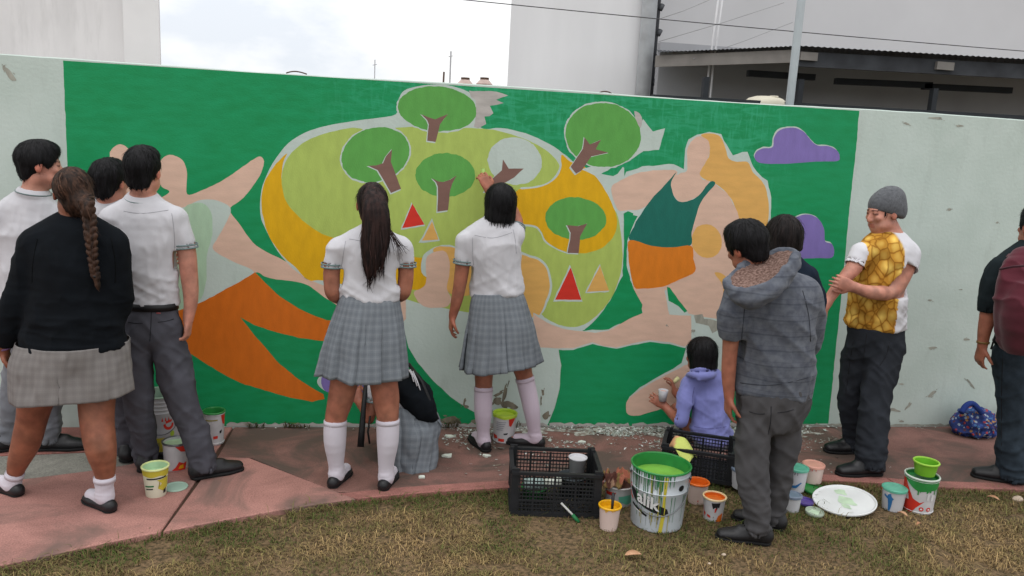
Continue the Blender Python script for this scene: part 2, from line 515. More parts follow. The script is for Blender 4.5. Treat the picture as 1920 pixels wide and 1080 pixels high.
def edge_between(x0, x1, off=0.0):
    X = np.linspace(x0, x1, max(3, int(abs(x1-x0)/0.08)+2))
    return [(x, edge_y(x)+off) for x in X]
j1a, j1b = gr(300, 1002), gr(436, 803)          # long expansion joint on the left
j2a, j2b = gr(668, 938), gr(470, 858)           # diagonal joint right of it
WB = -0.004                                     # slabs stop just short of the wall face
g_ = 0.006
jm = j1a+(j1b-j1a)*((j2b[1]-j1a[1])/(j1b[1]-j1a[1]))
# left slab, with the grey patch cut out of it
gp = [gr(-330, 868)[:2], gr(160, 847)[:2], gr(268, 853)[:2], gr(244, 869)[:2], gr(165, 882)[:2], gr(38, 898)[:2], gr(-330, 935)[:2]]
left_edge = edge_between(-5.2, j1a[0]-g_)
back = [(j1b[0]-g_, WB), (-5.2, WB)]
GX = gp[2][0]
# upper strip between wall and grey patch, then the rest
poly_slab('slab', [(-5.2, WB), (gp[0][0], gp[0][1]+g_), (gp[1][0], gp[1][1]+g_), (gp[2][0]+g_, gp[2][1]+g_), (gp[2][0]+0.02, WB)], 0.0, m_pink2)
poly_slab('slab', [(p[0], p[1]) for p in gp], -0.004, m_greyc)
def jx(y): return j1a[0]+(j1b[0]-j1a[0])*(y-j1a[1])/(j1b[1]-j1a[1])
low = [(gp[6][0], gp[6][1]-g_), (gp[5][0], gp[5][1]-g_), (gp[4][0], gp[4][1]-g_), (gp[3][0]+g_, gp[3][1]-g_), (gp[2][0]+g_*2.2, gp[2][1]), (gp[2][0]+0.027, WB), (jx(WB)-g_, WB)]
poly_slab('slab', left_edge+[(jx(-0.9)-g_, -0.9)]+low[::-1]+[(-5.2, gp[6][1]-g_)], 0.0, m_pink)
# middle slab between the two joints
poly_slab('slab', edge_between(j1a[0]+g_, j2a[0]-g_)+[(j2b[0]-g_, j2b[1]-g_*0.3), (jx(j2b[1])+g_+0.02, j2b[1]+0.02)], 0.0, m_pink)
BW = 0.085
def jl(y): return j2a[0]+(j2b[0]-j2a[0])*(y-j2a[1])/(j2b[1]-j2a[1])
ty = edge_y(j2a[0])+BW
poly_slab('slab', [(jx(j2b[1])+g_+0.02, j2b[1]+0.02+g_), (j2b[0], j2b[1]+g_), (jl(ty)+g_, ty+g_)]
          + edge_between(jl(ty)+0.08, 8.0, BW+g_)+[(8.0, WB), (jx(WB)+g_, WB)], 0.0, m_brown)
for x0, x1 in ((j2a[0]+0.008, 1.4), (1.405, 3.0), (3.005, 8.0)):
    poly_slab('border_strip', edge_between(x0, x1)+edge_between(jl(ty)+0.012 if x0 < 0.2 else x0, x1, BW)[::-1], 0.002, m_strip)
poly_slab('joint_bed', [(-5.2, WB)]+edge_between(-5.2, 8.0, 0.02)+[(8.0, WB)], -0.012, m_joint)

# ---- dry lawn: tens of thousands of short blades
def lawn():
    N = 135000
    X = rng.uniform(-3.2, 5.0, N*2); Y = rng.uniform(-3.1, -0.82, N*2)
    E = np.interp(X, EDGE[:, 0], EDGE[:, 1])
    den = fbm(np.stack([X*2.3, Y*2.3, np.zeros_like(X)], 1), 5)
    near = E-Y
    clump = fbm(np.stack([X*9, Y*11, np.zeros_like(X)], 1), 21)
    keep = (clump > 0.325) & (Y < E+0.010+0.06*(clump-0.42)) & (rng.uniform(0, 1, N*2) < np.clip((den-0.12)*2.6, 0.35, 1)+np.where(near < 0.10, 0.6, 0))
    X, Y, den, near = X[keep][:N], Y[keep][:N], den[keep][:N], near[keep][:N]
    n = len(X)
    h = rng.uniform(0.006, 0.024, n)*(0.6+den)*np.where(rng.uniform(0, 1, n) < 0.05, 2.2, 1.0)+np.where(near < 0.05, rng.uniform(0.004, 0.022, n), 0)
    th = rng.uniform(0, 2*math.pi, n); lean = rng.uniform(0.5, 3.0, n)
    w = rng.uniform(0.0010, 0.0024, n)
    z0 = np.full(n, GZ-0.006)
    dx, dy = np.cos(th), np.sin(th)
    B = np.stack([X, Y, z0], 1); side = np.stack([-dy, dx, np.zeros(n)], 1)*w[:, None]
    mid = B+np.stack([dx*h*lean*0.35, dy*h*lean*0.35, h*0.7+0.006], 1)
    tip = B+np.stack([dx*h*lean, dy*h*lean, h*1.0+0.006-0.27*h*np.minimum(lean, 2.6)], 1)
    V = np.stack([B-side, B+side, mid+side*0.8, mid-side*0.8, tip], 1).reshape(-1, 3)
    i = np.arange(n)[:, None]*5
    T = np.vstack([i+np.array([[0, 1, 2]]), i+np.array([[0, 2, 3]]), i+np.array([[3, 2, 4]])])
    g = np.clip((0.5*fbm(np.stack([X*1.3+9, Y*2.2, np.zeros(n)], 1), 9)+0.5*fbm(np.stack([X*7, Y*9, np.zeros(n)], 1), 4))*3.0-0.90+np.where(near < 0.16, 0.34, 0)+rng.normal(0, 0.16, n), 0, 1)
    dry = np.array(srgb(166, 140, 98)); green = np.array(srgb(78, 92, 44)); drk = np.array(srgb(110, 90, 64))
    c = dry[None]*(1-g[:, None])+green[None]*g[:, None]
    q = rng.uniform(0, 1, n) < 0.28
    c[q] = drk
    c *= rng.uniform(0.65, 1.2, n)[:, None]
    m = mat('grass_blades', (1, 1, 1), rough=0.8, var=0.0, attr='Col', spec=0.15)
    o = mk('lawn', V, T, m, None, smooth=False, attrs={'Col': np.repeat(c, 5, 0)})
    tag(o, 'short dry brown and green lawn in front of the pink path', 'grass', kind='stuff')
lawn()

# ---- the painted boundary wall
WH = 2.212
m_wall = mat('mint_plaster', pc(168, 181, 174, 1.18), rough=0.85, col2=pc(178, 190, 184, 1.18), vscale=3.4, lo=0.3, hi=0.7, bump=0.28, bscale=45, bdist=0.006, detail=8)
def streaks(m, col, sc, stretch, lo, hi, amt):
    # rain runs and grime on the plaster
    n, l = m.node_tree.nodes, m.node_tree.links; b = n['Principled BSDF']; src = b.inputs['Base Color'].links[0].from_socket
    tc = n.new('ShaderNodeTexCoord'); mp = n.new('ShaderNodeMapping'); mp.inputs['Scale'].default_value = stretch; l.new(tc.outputs['Object'], mp.inputs['Vector'])
    q = n.new('ShaderNodeTexNoise'); q.inputs['Scale'].default_value = sc; q.inputs['Detail'].default_value = 9; q.inputs['Roughness'].default_value = 0.65; l.new(mp.outputs['Vector'], q.inputs['Vector'])
    r = n.new('ShaderNodeMapRange'); r.inputs['From Min'].default_value = lo; r.inputs['From Max'].default_value = hi; r.inputs['To Max'].default_value = amt; r.clamp = True; l.new(q.outputs['Fac'], r.inputs['Value'])
    x = n.new('ShaderNodeMix'); x.data_type = 'RGBA'; l.new(r.outputs['Result'], x.inputs['Factor']); l.new(src, x.inputs['A']); x.inputs['B'].default_value = (*col, 1); l.new(x.outputs['Result'], b.inputs['Base Color'])
streaks(m_wall, srgb(128, 132, 124), 3.0, (3.0, 1, 0.7), 0.54, 0.78, 0.22)
streaks(m_wall, srgb(196, 204, 200), 6.0, (1, 1, 1), 0.55, 0.72, 0.25)
wall = empty('boundary_wall', (0, 0, 0))
tag(wall, 'long pale mint plastered wall painted with a big colourful unfinished mural', 'wall')
def wall_body():
    # front face slightly uneven along the top edge
    xs = np.arange(-5.4, 8.21, 0.1); V = []; Fc = []
    for i, x in enumerate(xs):
        t = WH+0.005*math.sin(x*2.3)+0.004*(vnoise(np.array([[x*6, 1.5, 0]]))[0]-0.5)
        V += [(x, 0, -0.1), (x, 0, t-0.006), (x, 0.006, t), (x, 0.15, t), (x, 0.15, -0.1)]
    for i in range(len(xs)-1):
        for k in range(4):
            a = i*5+k; Fc.append((a, a+5, a+6, a+1))
    Fc.append((0, 1, 2, 3, 4)); e = (len(xs)-1)*5; Fc.append((e+4, e+3, e+2, e+1, e))
    return autosmooth(mk('plaster', np.array(V), Fc, m_wall, wall), 30)
wall_body()

# ---- mural: thin coats of paint, one mesh per painted shape
def paint_mat(name, rgb, k=1.28, var=0.065, col2=None):
    return mat('paint_'+name, pc(*rgb, k), rough=0.55, var=var, vscale=5, detail=8, bump=0.25, bscale=45, bdist=0.005, spec=0.3, stretch=(1.4, 1, 4.5) if len(name) % 2 else (4.5, 1, 1.6),
               col2=pc(*col2, k) if col2 else None, lo=0.34, hi=0.68)
PM = dict(green=paint_mat('green', (6, 120, 68), col2=(12, 130, 80)), mint=m_wall, lime=paint_mat('lime', (150, 168, 84)),
          yellow=paint_mat('yellow', (192, 148, 8)), leaf=paint_mat('leaf', (80, 142, 66)), brown=paint_mat('brown', (110, 82, 74)),
          red=paint_mat('red', (184, 44, 32)), tan=paint_mat('tan', (194, 150, 82)), flesh=paint_mat('flesh', (190, 160, 142)),
          orange=paint_mat('orange', (184, 94, 18)), teal=paint_mat('teal', (18, 92, 80)), shorts=paint_mat('shorts', (190, 108, 24)),
          purple=paint_mat('purple', (112, 98, 156)), smear=paint_mat('smear', (158, 154, 150), var=0.15), pale=paint_mat('pale_green', (150, 176, 150)),
          lgreen=paint_mat('light_green', (22, 128, 90), var=0.08), lgreen2=paint_mat('light_green_b', (40, 142, 104), var=0.10), chip=paint_mat('chip', (138, 138, 128), var=0.25), dirt=paint_mat('bare_plaster', (108, 102, 88), var=0.35))
def brushed_green(m):
    # uneven coats: lighter thin streaks in broad patches
    n, l = m.node_tree.nodes, m.node_tree.links; b = n['Principled BSDF']; src = b.inputs['Base Color'].links[0].from_socket
    tc = n.new('ShaderNodeTexCoord')
    def nz(sc, stretch, rot, det, dist=0.0):
        mp = n.new('ShaderNodeMapping'); mp.inputs['Scale'].default_value = stretch; mp.inputs['Rotation'].default_value = (0, rot, 0); l.new(tc.outputs['Object'], mp.inputs['Vector'])
        q = n.new('ShaderNodeTexNoise'); q.inputs['Scale'].default_value = sc; q.inputs['Detail'].default_value = det; q.inputs['Distortion'].default_value = dist; l.new(mp.outputs['Vector'], q.inputs['Vector']); return q.outputs['Fac']
    def mr(x, a, c):
        q = n.new('ShaderNodeMapRange'); q.inputs['From Min'].default_value = a; q.inputs['From Max'].default_value = c; q.clamp = True; l.new(x, q.inputs['Value']); return q.outputs['Result']
    def mul(x, y):
        q = n.new('ShaderNodeMath'); q.operation = 'MULTIPLY'; l.new(x, q.inputs[0]); l.new(y, q.inputs[1]) if not isinstance(y, float) else setattr(q.inputs[1], 'default_value', y); return q.outputs[0]
    def mx(f, A, B):
        q = n.new('ShaderNodeMix'); q.data_type = 'RGBA'; l.new(f, q.inputs['Factor']); l.new(A, q.inputs['A']); q.inputs['B'].default_value = (*B, 1); return q.outputs['Result']
    sp = n.new('ShaderNodeSeparateXYZ'); l.new(tc.outputs['Object'], sp.inputs[0]); hi = mr(sp.outputs['Z'], 1.35, 1.95); px_ = mul(mr(sp.outputs['X'], -0.6, 0.1), mr(sp.outputs['X'], 2.75, 2.3)); patch = mul(hi, px_)
    st1 = mr(nz(5, (1.0, 1, 5.0), 0.25, 6, 1.5), 0.46, 0.62); st2 = mr(nz(7, (5.0, 1, 1.0), -0.3, 6, 1.0), 0.50, 0.66)
    c = mx(mul(mul(st1, patch), 0.5), src, pc(48, 152, 112, 1.26)); c = mx(mul(mul(st2, patch), 0.35), c, pc(58, 160, 124, 1.26))
    c = mx(mul(mr(nz(1.4, (1, 1, 1), 0, 5), 0.45, 0.7), 0.35), c, pc(20, 128, 84, 1.26))
    l.new(c, b.inputs['Base Color'])
brushed_green(PM['green'])
LAYER = [0]
def painted(name, pts, col, smooth=True, jit=0.7, parent=None, sub=None, layer=None):
    """closed outline in photo pixels on the wall plane"""
    P = np.asarray(pts, float)
    if smooth: P = catmull(P, sub or 7, True)
    else:
        Q = []
        for i in range(len(P)):
            a, b = P[i], P[(i+1) % len(P)]; nseg = max(1, int(np.linalg.norm(b-a)/9))
            Q += [a+(b-a)*k/nseg for k in range(nseg)]
        P = np.array(Q)
    s = len(bpy.data.objects)*1.37
    P = P+jit*np.stack([fbm(np.stack([P[:, 0]*0.13+s, P[:, 1]*0.13, np.zeros(len(P))+s], 1), 1)-0.5, fbm(np.stack([P[:, 0]*0.13, P[:, 1]*0.13+s, np.zeros(len(P))], 1), 2)-0.5], 1)*3
    LAYER[0] += 1
    y = -0.0003-0.000012*LAYER[0] if layer is None else -0.0003-0.000012*layer
    V = np.array([at(p[0], p[1], 0.0) for p in P]); V[:, 1] = y
    V[:, 2] = np.minimum(V[:, 2], WH-0.011)
    V[:, 2] = np.maximum(V[:, 2], 0.004)
    n = len(V)
    A = np.sum(V[:, 0]*np.roll(V[:, 2], -1)-np.roll(V[:, 0], -1)*V[:, 2])
    Fc = [tuple(range(n))] if A > 0 else [tuple(range(n-1, -1, -1))]
    return mk(name, V, Fc, PM[col], parent or wall, smooth=False)
def stroke(name, pts, wpx, col, parent=None, jit=0.5):
    """a ribbon of paint along a line"""
    P = catmull(np.asarray(pts, float), 6); T = np.gradient(P, axis=0); T /= np.linalg.norm(T, axis=1)[:, None]
    N = np.stack([-T[:, 1], T[:, 0]], 1)
    w = wpx*(0.35+1.1*fbm(np.stack([P[:, 0]*0.05, P[:, 1]*0.05, np.zeros(len(P))+LAYER[0]], 1), 3))
    w[0] *= 0.3; w[-1] *= 0.3
    painted(name, np.vstack([P+N*w[:, None]/2, (P-N*w[:, None]/2)[::-1]]), col, smooth=False, jit=0.1, parent=parent)
def ellpts(cx, cy, rx, ry, rot=0, n=26):
    a = np.linspace(0, 2*math.pi, n, endpoint=False); c, s = math.cos(math.radians(rot)), math.sin(math.radians(rot))
    x, y = rx*np.cos(a), ry*np.sin(a)
    return np.stack([cx+c*x-s*y, cy+s*x+c*y], 1)
painted('painted_background', [(118, 107), (600, 140), (1100, 173), (1611, 205), (1607, 260), (1592, 400), (1575, 580), (1553, 794), (1400, 797), (1250, 801), (1020, 800), (820, 797), (600, 799), (420, 801), (155, 797), (140, 600), (128, 350)], 'green', smooth=False)
# --- left figure
painted('painted_figure', [(206, 300), (208, 282), (222, 271), (238, 276), (250, 300), (252, 360), (290, 372), (318, 360), (300, 345), (300, 305), (312, 292), (328, 292), (344, 303), (351, 325), (351, 364), (380, 356), (412, 341), (442, 322), (470, 302), (487, 293), (495, 303), (489, 325), (472, 352), (452, 375), (431, 393),
        (452, 424), (480, 460), (528, 486), (553, 500), (576, 524), (606, 524), (660, 530), (660, 585), (620, 565), (592, 545), (567, 531), (520, 524), (497, 519), (476, 511), (420, 540), (300, 570), (230, 500), (215, 400)], 'flesh', sub=5)
painted('painted_dress', [(352, 386), (372, 376), (398, 374), (420, 381), (433, 394), (420, 425), (407, 448), (400, 468), (436, 490), (477, 512), (430, 540), (376, 568), (310, 590), (260, 560), (290, 430), (330, 395)], 'mint', jit=0.4)
painted('painted_dress', [(345, 392), (362, 381), (382, 382), (396, 400), (398, 440), (388, 480), (386, 530), (372, 566), (330, 575), (320, 450)], 'pale')
painted('painted_legs', [(478, 511), (497, 530), (525, 556), (560, 579), (592, 593), (613, 600), (660, 607), (660, 640), (602, 639), (560, 633), (511, 621), (476, 609), (451, 595), (469, 619), (497, 651), (525, 683), (553, 706), (581, 725), (606, 739), (608, 748), (585, 753), (546, 746), (497, 732), (451, 718), (416, 700), (370, 672), (320, 640), (310, 590), (376, 568), (416, 546), (448, 529)], 'orange', smooth=False, jit=0.8)
painted('painted_cloud_edge', ellpts(640, 716, 45, 22), 'mint')
painted('painted_cloud', [(602, 716), (607, 702), (622, 698), (660, 696), (690, 704), (693, 732), (650, 737), (612, 734)], 'purple')
# --- the round fruit bowl shape of hills
painted('primer', [(488, 400), (490, 358), (506, 316), (533, 276), (565, 252), (600, 239), (650, 229), (700, 222), (742, 214), (748, 185), (765, 166), (820, 158), (870, 168), (893, 190), (900, 238), (940, 240), (985, 250), (1030, 270), (1062, 292), (1092, 315), (1150, 330), (1170, 315), (1165, 390), (1176, 400), (1172, 470), (1172, 520), (1155, 560), (1125, 597), (1085, 622), (1030, 615), (800, 600), (620, 540), (560, 512), (520, 470), (496, 425)], 'mint', sub=4)
painted('painted_hill', [(527, 345), (534, 306), (560, 274), (600, 253), (645, 242), (668, 240), (700, 244), (760, 238), (835, 239), (905, 241), (950, 249), (1000, 268), (1034, 290), (1049, 312), (1042, 335), (1090, 330), (1150, 390), (1163, 430), (1167, 470), (1165, 505), (1155, 540), (1140, 568), (1118, 592), (1094, 609), (1072, 613), (1048, 609), (1022, 596), (1000, 585), (900, 590), (780, 575), (650, 530), (590, 480), (545, 430), (528, 390)], 'lime', sub=5)
painted('painted_hill', [(538, 288), (522, 302), (507, 322), (496, 342), (491, 366), (491, 393), (496, 418), (504, 442), (518, 464), (534, 484), (553, 500), (578, 525), (606, 526), (690, 541), (775, 543), (797, 540), (800, 512), (798, 486), (771, 481), (700, 465), (615, 443), (589, 429), (567, 413), (549, 395), (535, 375), (529, 351), (528, 327), (531, 304)], 'yellow', sub=4)
painted('painted_hill', [(1053, 290), (1070, 303), (1096, 313), (1114, 328), (1135, 357), (1150, 388), (1157, 414), (1152, 440), (1134, 461), (1110, 472), (1087, 475), (1060, 472), (1042, 464), (1024, 452), (1015, 434), (1004, 424), (978, 421), (955, 410), (962, 370), (975, 354), (1000, 352), (1025, 346), (1042, 332), (1052, 315)], 'yellow', sub=4)
stroke('primer_line', [(975, 353), (1002, 351), (1026, 344), (1043, 330), (1051, 312), (1049, 298)], 3.5, 'mint')
stroke('primer_line', [(978, 422), (1003, 425), (1014, 436), (1022, 452), (1042, 466), (1062, 474)], 3.5, 'mint')
# --- trees
def ptree(cx, cy, rx, ry, rot, trunk, border=True, crown='leaf'):
    if border:
        e = ellpts(cx, cy, rx+2.6, ry+2.6, rot)
        painted('primer', e, 'mint', jit=1.4)
    c = painted('painted_tree', ellpts(cx, cy, rx, ry, rot), crown, jit=1.2)
    t = np.array(trunk, float); ctr = t.mean(0)
    painted('primer', ctr+(t-ctr)*1.04+np.array([-1.5, 1]), 'mint', smooth=False, jit=0.4, parent=c)
    painted('trunk', trunk, 'brown', smooth=False, jit=0.4, parent=c)
ptree(820, 204, 74, 42, 5, [(790, 214), (801, 225), (804, 233), (801, 264), (817, 266), (825, 233), (840, 214), (827, 219), (816, 224), (804, 220)])
ptree(704, 290, 65, 50, -18, [(735, 280), (724, 293), (718, 306), (706, 310), (690, 311), (708, 319), (716, 332), (733, 362), (752, 354), (739, 319), (733, 303)])
ptree(835, 328, 56, 41, 0, [(810, 334), (818, 342), (821, 350), (821, 372), (820, 397), (840, 394), (844, 358), (848, 344), (856, 329), (844, 337), (831, 341), (821, 340)], border=False)
ptree(965, 302, 51, 44, 12, [(943, 299), (941, 319), (921, 337), (908, 360), (930, 358), (944, 344), (965, 332), (982, 316), (954, 316)], border=False, crown='mint')
painted('primer', [(1195, 250), (1205, 222), (1216, 236), (1224, 246), (1246, 240), (1241, 262), (1236, 280), (1206, 284), (1180, 300), (1150, 312), (1120, 330), (1090, 318), (1150, 300), (1190, 280)], 'mint', smooth=False, jit=1.5)
ptree(1131, 253, 71, 60, 6, [(1096, 257), (1093, 279), (1070, 313), (1080, 326), (1091, 319), (1109, 293), (1141, 286), (1117, 280), (1127, 262), (1106, 271)])
ptree(1079, 410, 57, 40, 3, [(1063, 422), (1070, 437), (1069, 449), (1064, 474), (1085, 475), (1088, 443), (1101, 419), (1084, 424)], border=False)
painted('plaster_smear', [(878, 172), (905, 170), (932, 172), (952, 179), (930, 186), (944, 193), (918, 199), (926, 212), (908, 218), (912, 232), (898, 240), (888, 238), (894, 212), (890, 188)], 'smear', smooth=False, jit=2.5)
painted('plaster_smear', [(1190, 208), (1200, 214), (1204, 226), (1200, 240), (1192, 222)], 'smear')
for t, c, g in (([(773, 382), (796, 421), (754, 428)], 'red', 1.12), ([(810, 415), (822, 449), (791, 451)], 'tan', 1.28), ([(1070, 501), (1090, 562), (1041, 562)], 'red', 1.14), ([(1125, 498), (1142, 545), (1100, 547)], 'tan', 1.10)):
    t = np.array(t, float); m = t.mean(0)
    painted('primer', m+(t-m)*g+np.array([-1, 0.5]), 'mint', smooth=False, jit=1.2)
    painted('painted_triangle', t, c, smooth=False, jit=0.5)
# --- centre figure
painted('painted_dress', [(754, 604), (756, 560), (800, 572), (900, 590), (1000, 586), (1030, 640), (1047, 654), (1052, 685), (1049, 730), (1040, 764), (1027, 796), (960, 801), (892, 797), (893, 775), (870, 762), (844, 743), (812, 714), (783, 680), (766, 651)], 'mint', smooth=False)
painted('primer_line', [(792, 484), (808, 467), (832, 459), (858, 464), (886, 486), (890, 520), (800, 520)], 'mint')
painted('painted_hair', [(812, 469), (832, 462), (858, 467), (884, 490), (886, 548), (842, 549), (830, 500)], 'tan')
painted('painted_head', [(799, 486), (811, 474), (828, 470), (838, 476), (843, 492), (842, 516), (838, 541), (846, 560), (838, 575), (815, 577), (797, 575), (784, 566), (776, 548), (790, 540), (799, 528)], 'flesh')
painted('primer_line', [(960, 478), (1000, 480), (1020, 491), (1030, 508), (1035, 538), (1027, 566), (1013, 590), (980, 590)], 'mint')
painted('painted_hair', [(960, 482), (998, 484), (1017, 494), (1026, 509), (1031, 538), (1023, 564), (1010, 592), (980, 592), (960, 560)], 'tan')
painted('painted_arm', [(747, 556), (761, 556), (761, 598), (753, 606), (748, 585)], 'flesh', smooth=False)
# --- right figure, joined to the centre one by the arm
painted('primer', [(1164, 400), (1150, 355), (1175, 322), (1205, 312), (1262, 308), (1282, 318), (1284, 280), (1290, 262), (1306, 252), (1330, 247), (1352, 252), (1364, 274), (1374, 290), (1402, 284), (1408, 304), (1418, 322), (1438, 340), (1446, 370), (1446, 420), (1400, 520), (1390, 600), (1352, 700), (1320, 720), (1292, 690), (1262, 705), (1200, 738), (1172, 752), (1150, 662), (1110, 648), (1075, 658), (1000, 652), (1000, 585), (1050, 612), (1095, 620), (1150, 612), (1205, 590), (1200, 560), (1186, 545), (1176, 500), (1176, 450), (1195, 405)], 'mint', smooth=False, jit=1.6)
painted('painted_arm', [(1146, 353), (1161, 340), (1181, 329), (1207, 322), (1246, 318), (1270, 322), (1255, 345), (1228, 372), (1204, 391), (1180, 394), (1158, 392)], 'flesh')
painted('painted_body', [(1296, 384), (1318, 366), (1340, 345), (1364, 363), (1381, 393), (1392, 425), (1420, 470), (1400, 540), (1385, 600), (1345, 598), (1318, 594), (1292, 588), (1268, 562), (1250, 542), (1246, 545), (1255, 590), (1296, 592), (1296, 640), (1284, 650), (1256, 642), (1219, 638), (1185, 644), (1156, 651), (1132, 648), (1111, 642), (1074, 653), (1037, 653), (1000, 650), (1000, 588), (1024, 604), (1054, 616), (1081, 620), (1116, 624), (1140, 620), (1161, 609), (1178, 599), (1206, 586), (1197, 564), (1187, 540), (1187, 500), (1260, 440)], 'flesh', smooth=False)
painted('painted_head', [(1288, 318), (1288, 284), (1293, 269), (1303, 258), (1314, 255), (1327, 261), (1331, 275), (1329, 291), (1321, 308), (1314, 322), (1316, 336), (1330, 341), (1311, 366), (1280, 379), (1266, 370), (1258, 352), (1261, 334), (1275, 325)], 'flesh')
painted('painted_hair', [(1314, 253), (1334, 250), (1350, 256), (1360, 277), (1366, 296), (1380, 303), (1402, 304), (1412, 323), (1430, 341), (1439, 365), (1441, 409), (1430, 432), (1405, 428), (1389, 419), (1381, 393), (1363, 362), (1340, 344), (1321, 336), (1312, 326), (1321, 308), (1330, 290), (1329, 266)], 'tan')
painted('painted_hair', ellpts(1325, 452, 28, 32, -15), 'tan')
painted('painted_hair', [(1340, 512), (1362, 520), (1366, 560), (1350, 590), (1356, 540)], 'tan')
painted('painted_top', [(1268, 323), (1259, 339), (1259, 354), (1267, 373), (1280, 379), (1298, 374), (1314, 362), (1332, 340), (1341, 345), (1324, 365), (1311, 386), (1303, 414), (1297, 435), (1294, 461), (1259, 464), (1222, 461), (1181, 450), (1186, 430), (1197, 409), (1220, 375), (1246, 347)], 'teal', sub=4)
painted('painted_shorts', [(1181, 450), (1222, 461), (1259, 464), (1296, 461), (1300, 485), (1303, 509), (1274, 524), (1244, 537), (1207, 541), (1189, 538), (1181, 505), (1178, 475)], 'shorts', sub=4, jit=0.5)
painted('painted_background', [(1170, 400), (1178, 397), (1188, 400), (1186, 412), (1182, 425), (1174, 460), (1174, 505), (1189, 542), (1204, 572), (1202, 583), (1174, 598), (1141, 618), (1118, 619), (1096, 618), (1122, 594), (1148, 557), (1167, 516), (1170, 460)], 'green', smooth=False, jit=1.4)
painted('painted_background', [(1250, 538), (1256, 540), (1272, 562), (1289, 583), (1284, 586), (1272, 574), (1262, 568), (1254, 564)], 'green', smooth=False)
painted('painted_background', [(1048, 657), (1075, 656), (1111, 645), (1156, 654), (1185, 647), (1219, 641), (1256, 645), (1286, 653), (1278, 680), (1262, 692), (1237, 704), (1200, 726), (1180, 744), (1172, 762), (1174, 776), (1196, 780), (1222, 773), (1260, 762), (1320, 740), (1375, 720), (1400, 797), (1250, 801), (1028, 800), (1040, 765), (1050, 733), (1054, 690)], 'green', smooth=False)
painted('painted_foot', [(1174, 766), (1177, 750), (1200, 731), (1237, 709), (1267, 694), (1292, 684), (1302, 712), (1280, 745), (1256, 761), (1222, 772), (1196, 779), (1178, 777)], 'flesh', jit=0.5)
painted('plaster_smear', [(1300, 592), (1316, 590), (1322, 598), (1345, 600), (1352, 612), (1335, 624), (1328, 610), (1306, 604)], 'chip', smooth=False, jit=2.5)
# --- clouds
for cl in ([(1415, 296), (1418, 285), (1430, 278), (1448, 276), (1451, 259), (1459, 246), (1474, 240), (1493, 240), (1509, 249), (1522, 265), (1534, 273), (1553, 274), (1569, 282), (1574, 293), (1569, 302), (1530, 303), (1474, 307), (1427, 306)],
           [(1470, 440), (1484, 416), (1496, 406), (1515, 402), (1534, 410), (1545, 429), (1547, 452), (1559, 457), (1564, 470), (1559, 483), (1531, 484), (1490, 485), (1474, 480)]):
    cl = np.array(cl, float); mlt = cl.mean(0)
    painted('primer', cl+np.array([-1.5, -2.2]), 'mint', jit=1.0, sub=5)
    painted('painted_cloud', cl, 'purple', jit=0.3, sub=5)
# --- chipped and scraped spots
def chip(cx, cy, rx, ry, rot=0, col='chip', n=9):
    """a knocked-off spot: one ragged core and a few crumbs"""
    for k in range(4):
        f_ = 1.0 if k == 0 else random.uniform(.15, .4); ox, oy = (0, 0) if k == 0 else (random.uniform(-1.3, 1.3)*rx, random.uniform(-1.3, 1.3)*ry)
        a = np.linspace(0, 2*math.pi, n, endpoint=False); rr = rng.uniform(0.6, 1.15, n)*f_; c, s = math.cos(math.radians(rot)), math.sin(math.radians(rot))
        x, y = rx*rr*np.cos(a)+ox, ry*rr*np.sin(a)+oy
        painted('chipped_spot', np.stack([cx+c*x-s*y, cy+s*x+c*y], 1), col, smooth=True, jit=0.5, sub=3)
for c in ((20, 142, 18, 6, 55), (8, 128, 3, 6, 0), (1748, 738, 12, 3.5, -35), (1672, 768, 16, 3, 10), (1702, 762, 12, 2.5, -50), (1750, 652, 9, 2.5, 0), (1812, 636, 7, 2.5, 0), (1780, 392, 4, 3), (1870, 417, 3, 2), (1802, 543, 3, 1.5), (1744, 563, 5, 2), (1690, 720, 5, 2), (1820, 720, 12, 2, 50),
          (1700, 232, 7, 2, 10), (1800, 236, 8, 2), (1755, 222, 16, 2.5, 4), (1690, 790, 5, 2), (1420, 420, 2, 2), (1300, 620, 4, 3), (1312, 640, 3, 3), (1250, 610, 2, 2), (1305, 655, 3, 2)):
    chip(*c)
for c in ((945, 742, 4, 22, 12), (935, 738, 12, 3, -25), (932, 752, 7, 9, 20), (950, 757, 14, 8, 0), (962, 762, 9, 6, 10), (871, 752, 2, 9, 15), (874, 762, 7, 4, 20), (1018, 735, 3, 6, 0), (1024, 778, 6, 8, 20), (1014, 752, 1.5, 10, 0), (848, 788, 20, 8, 0), (820, 792, 16, 5, 0), (890, 790, 12, 4, 0)):
    chip(*c, col='dirt')
for x0, x1 in ((160, 420), (425, 610), (612, 760), (765, 900), (905, 1030), (1030, 1180), (1185, 1320), (1320, 1480), (1482, 1600), (1602, 1900)):   # rough unpainted foot of the wall
    X = np.arange(x0, x1, 7.0); t = 796-rng.uniform(0, 5, len(X)) if x1 < 1600 else 797-rng.uniform(0, 4, len(X))
    painted('plaster_foot', np.vstack([np.stack([X, t], 1), [[x1, 802], [x0, 802]]]), 'smear' if x1 < 1600 else 'chip', smooth=False, jit=0.8)

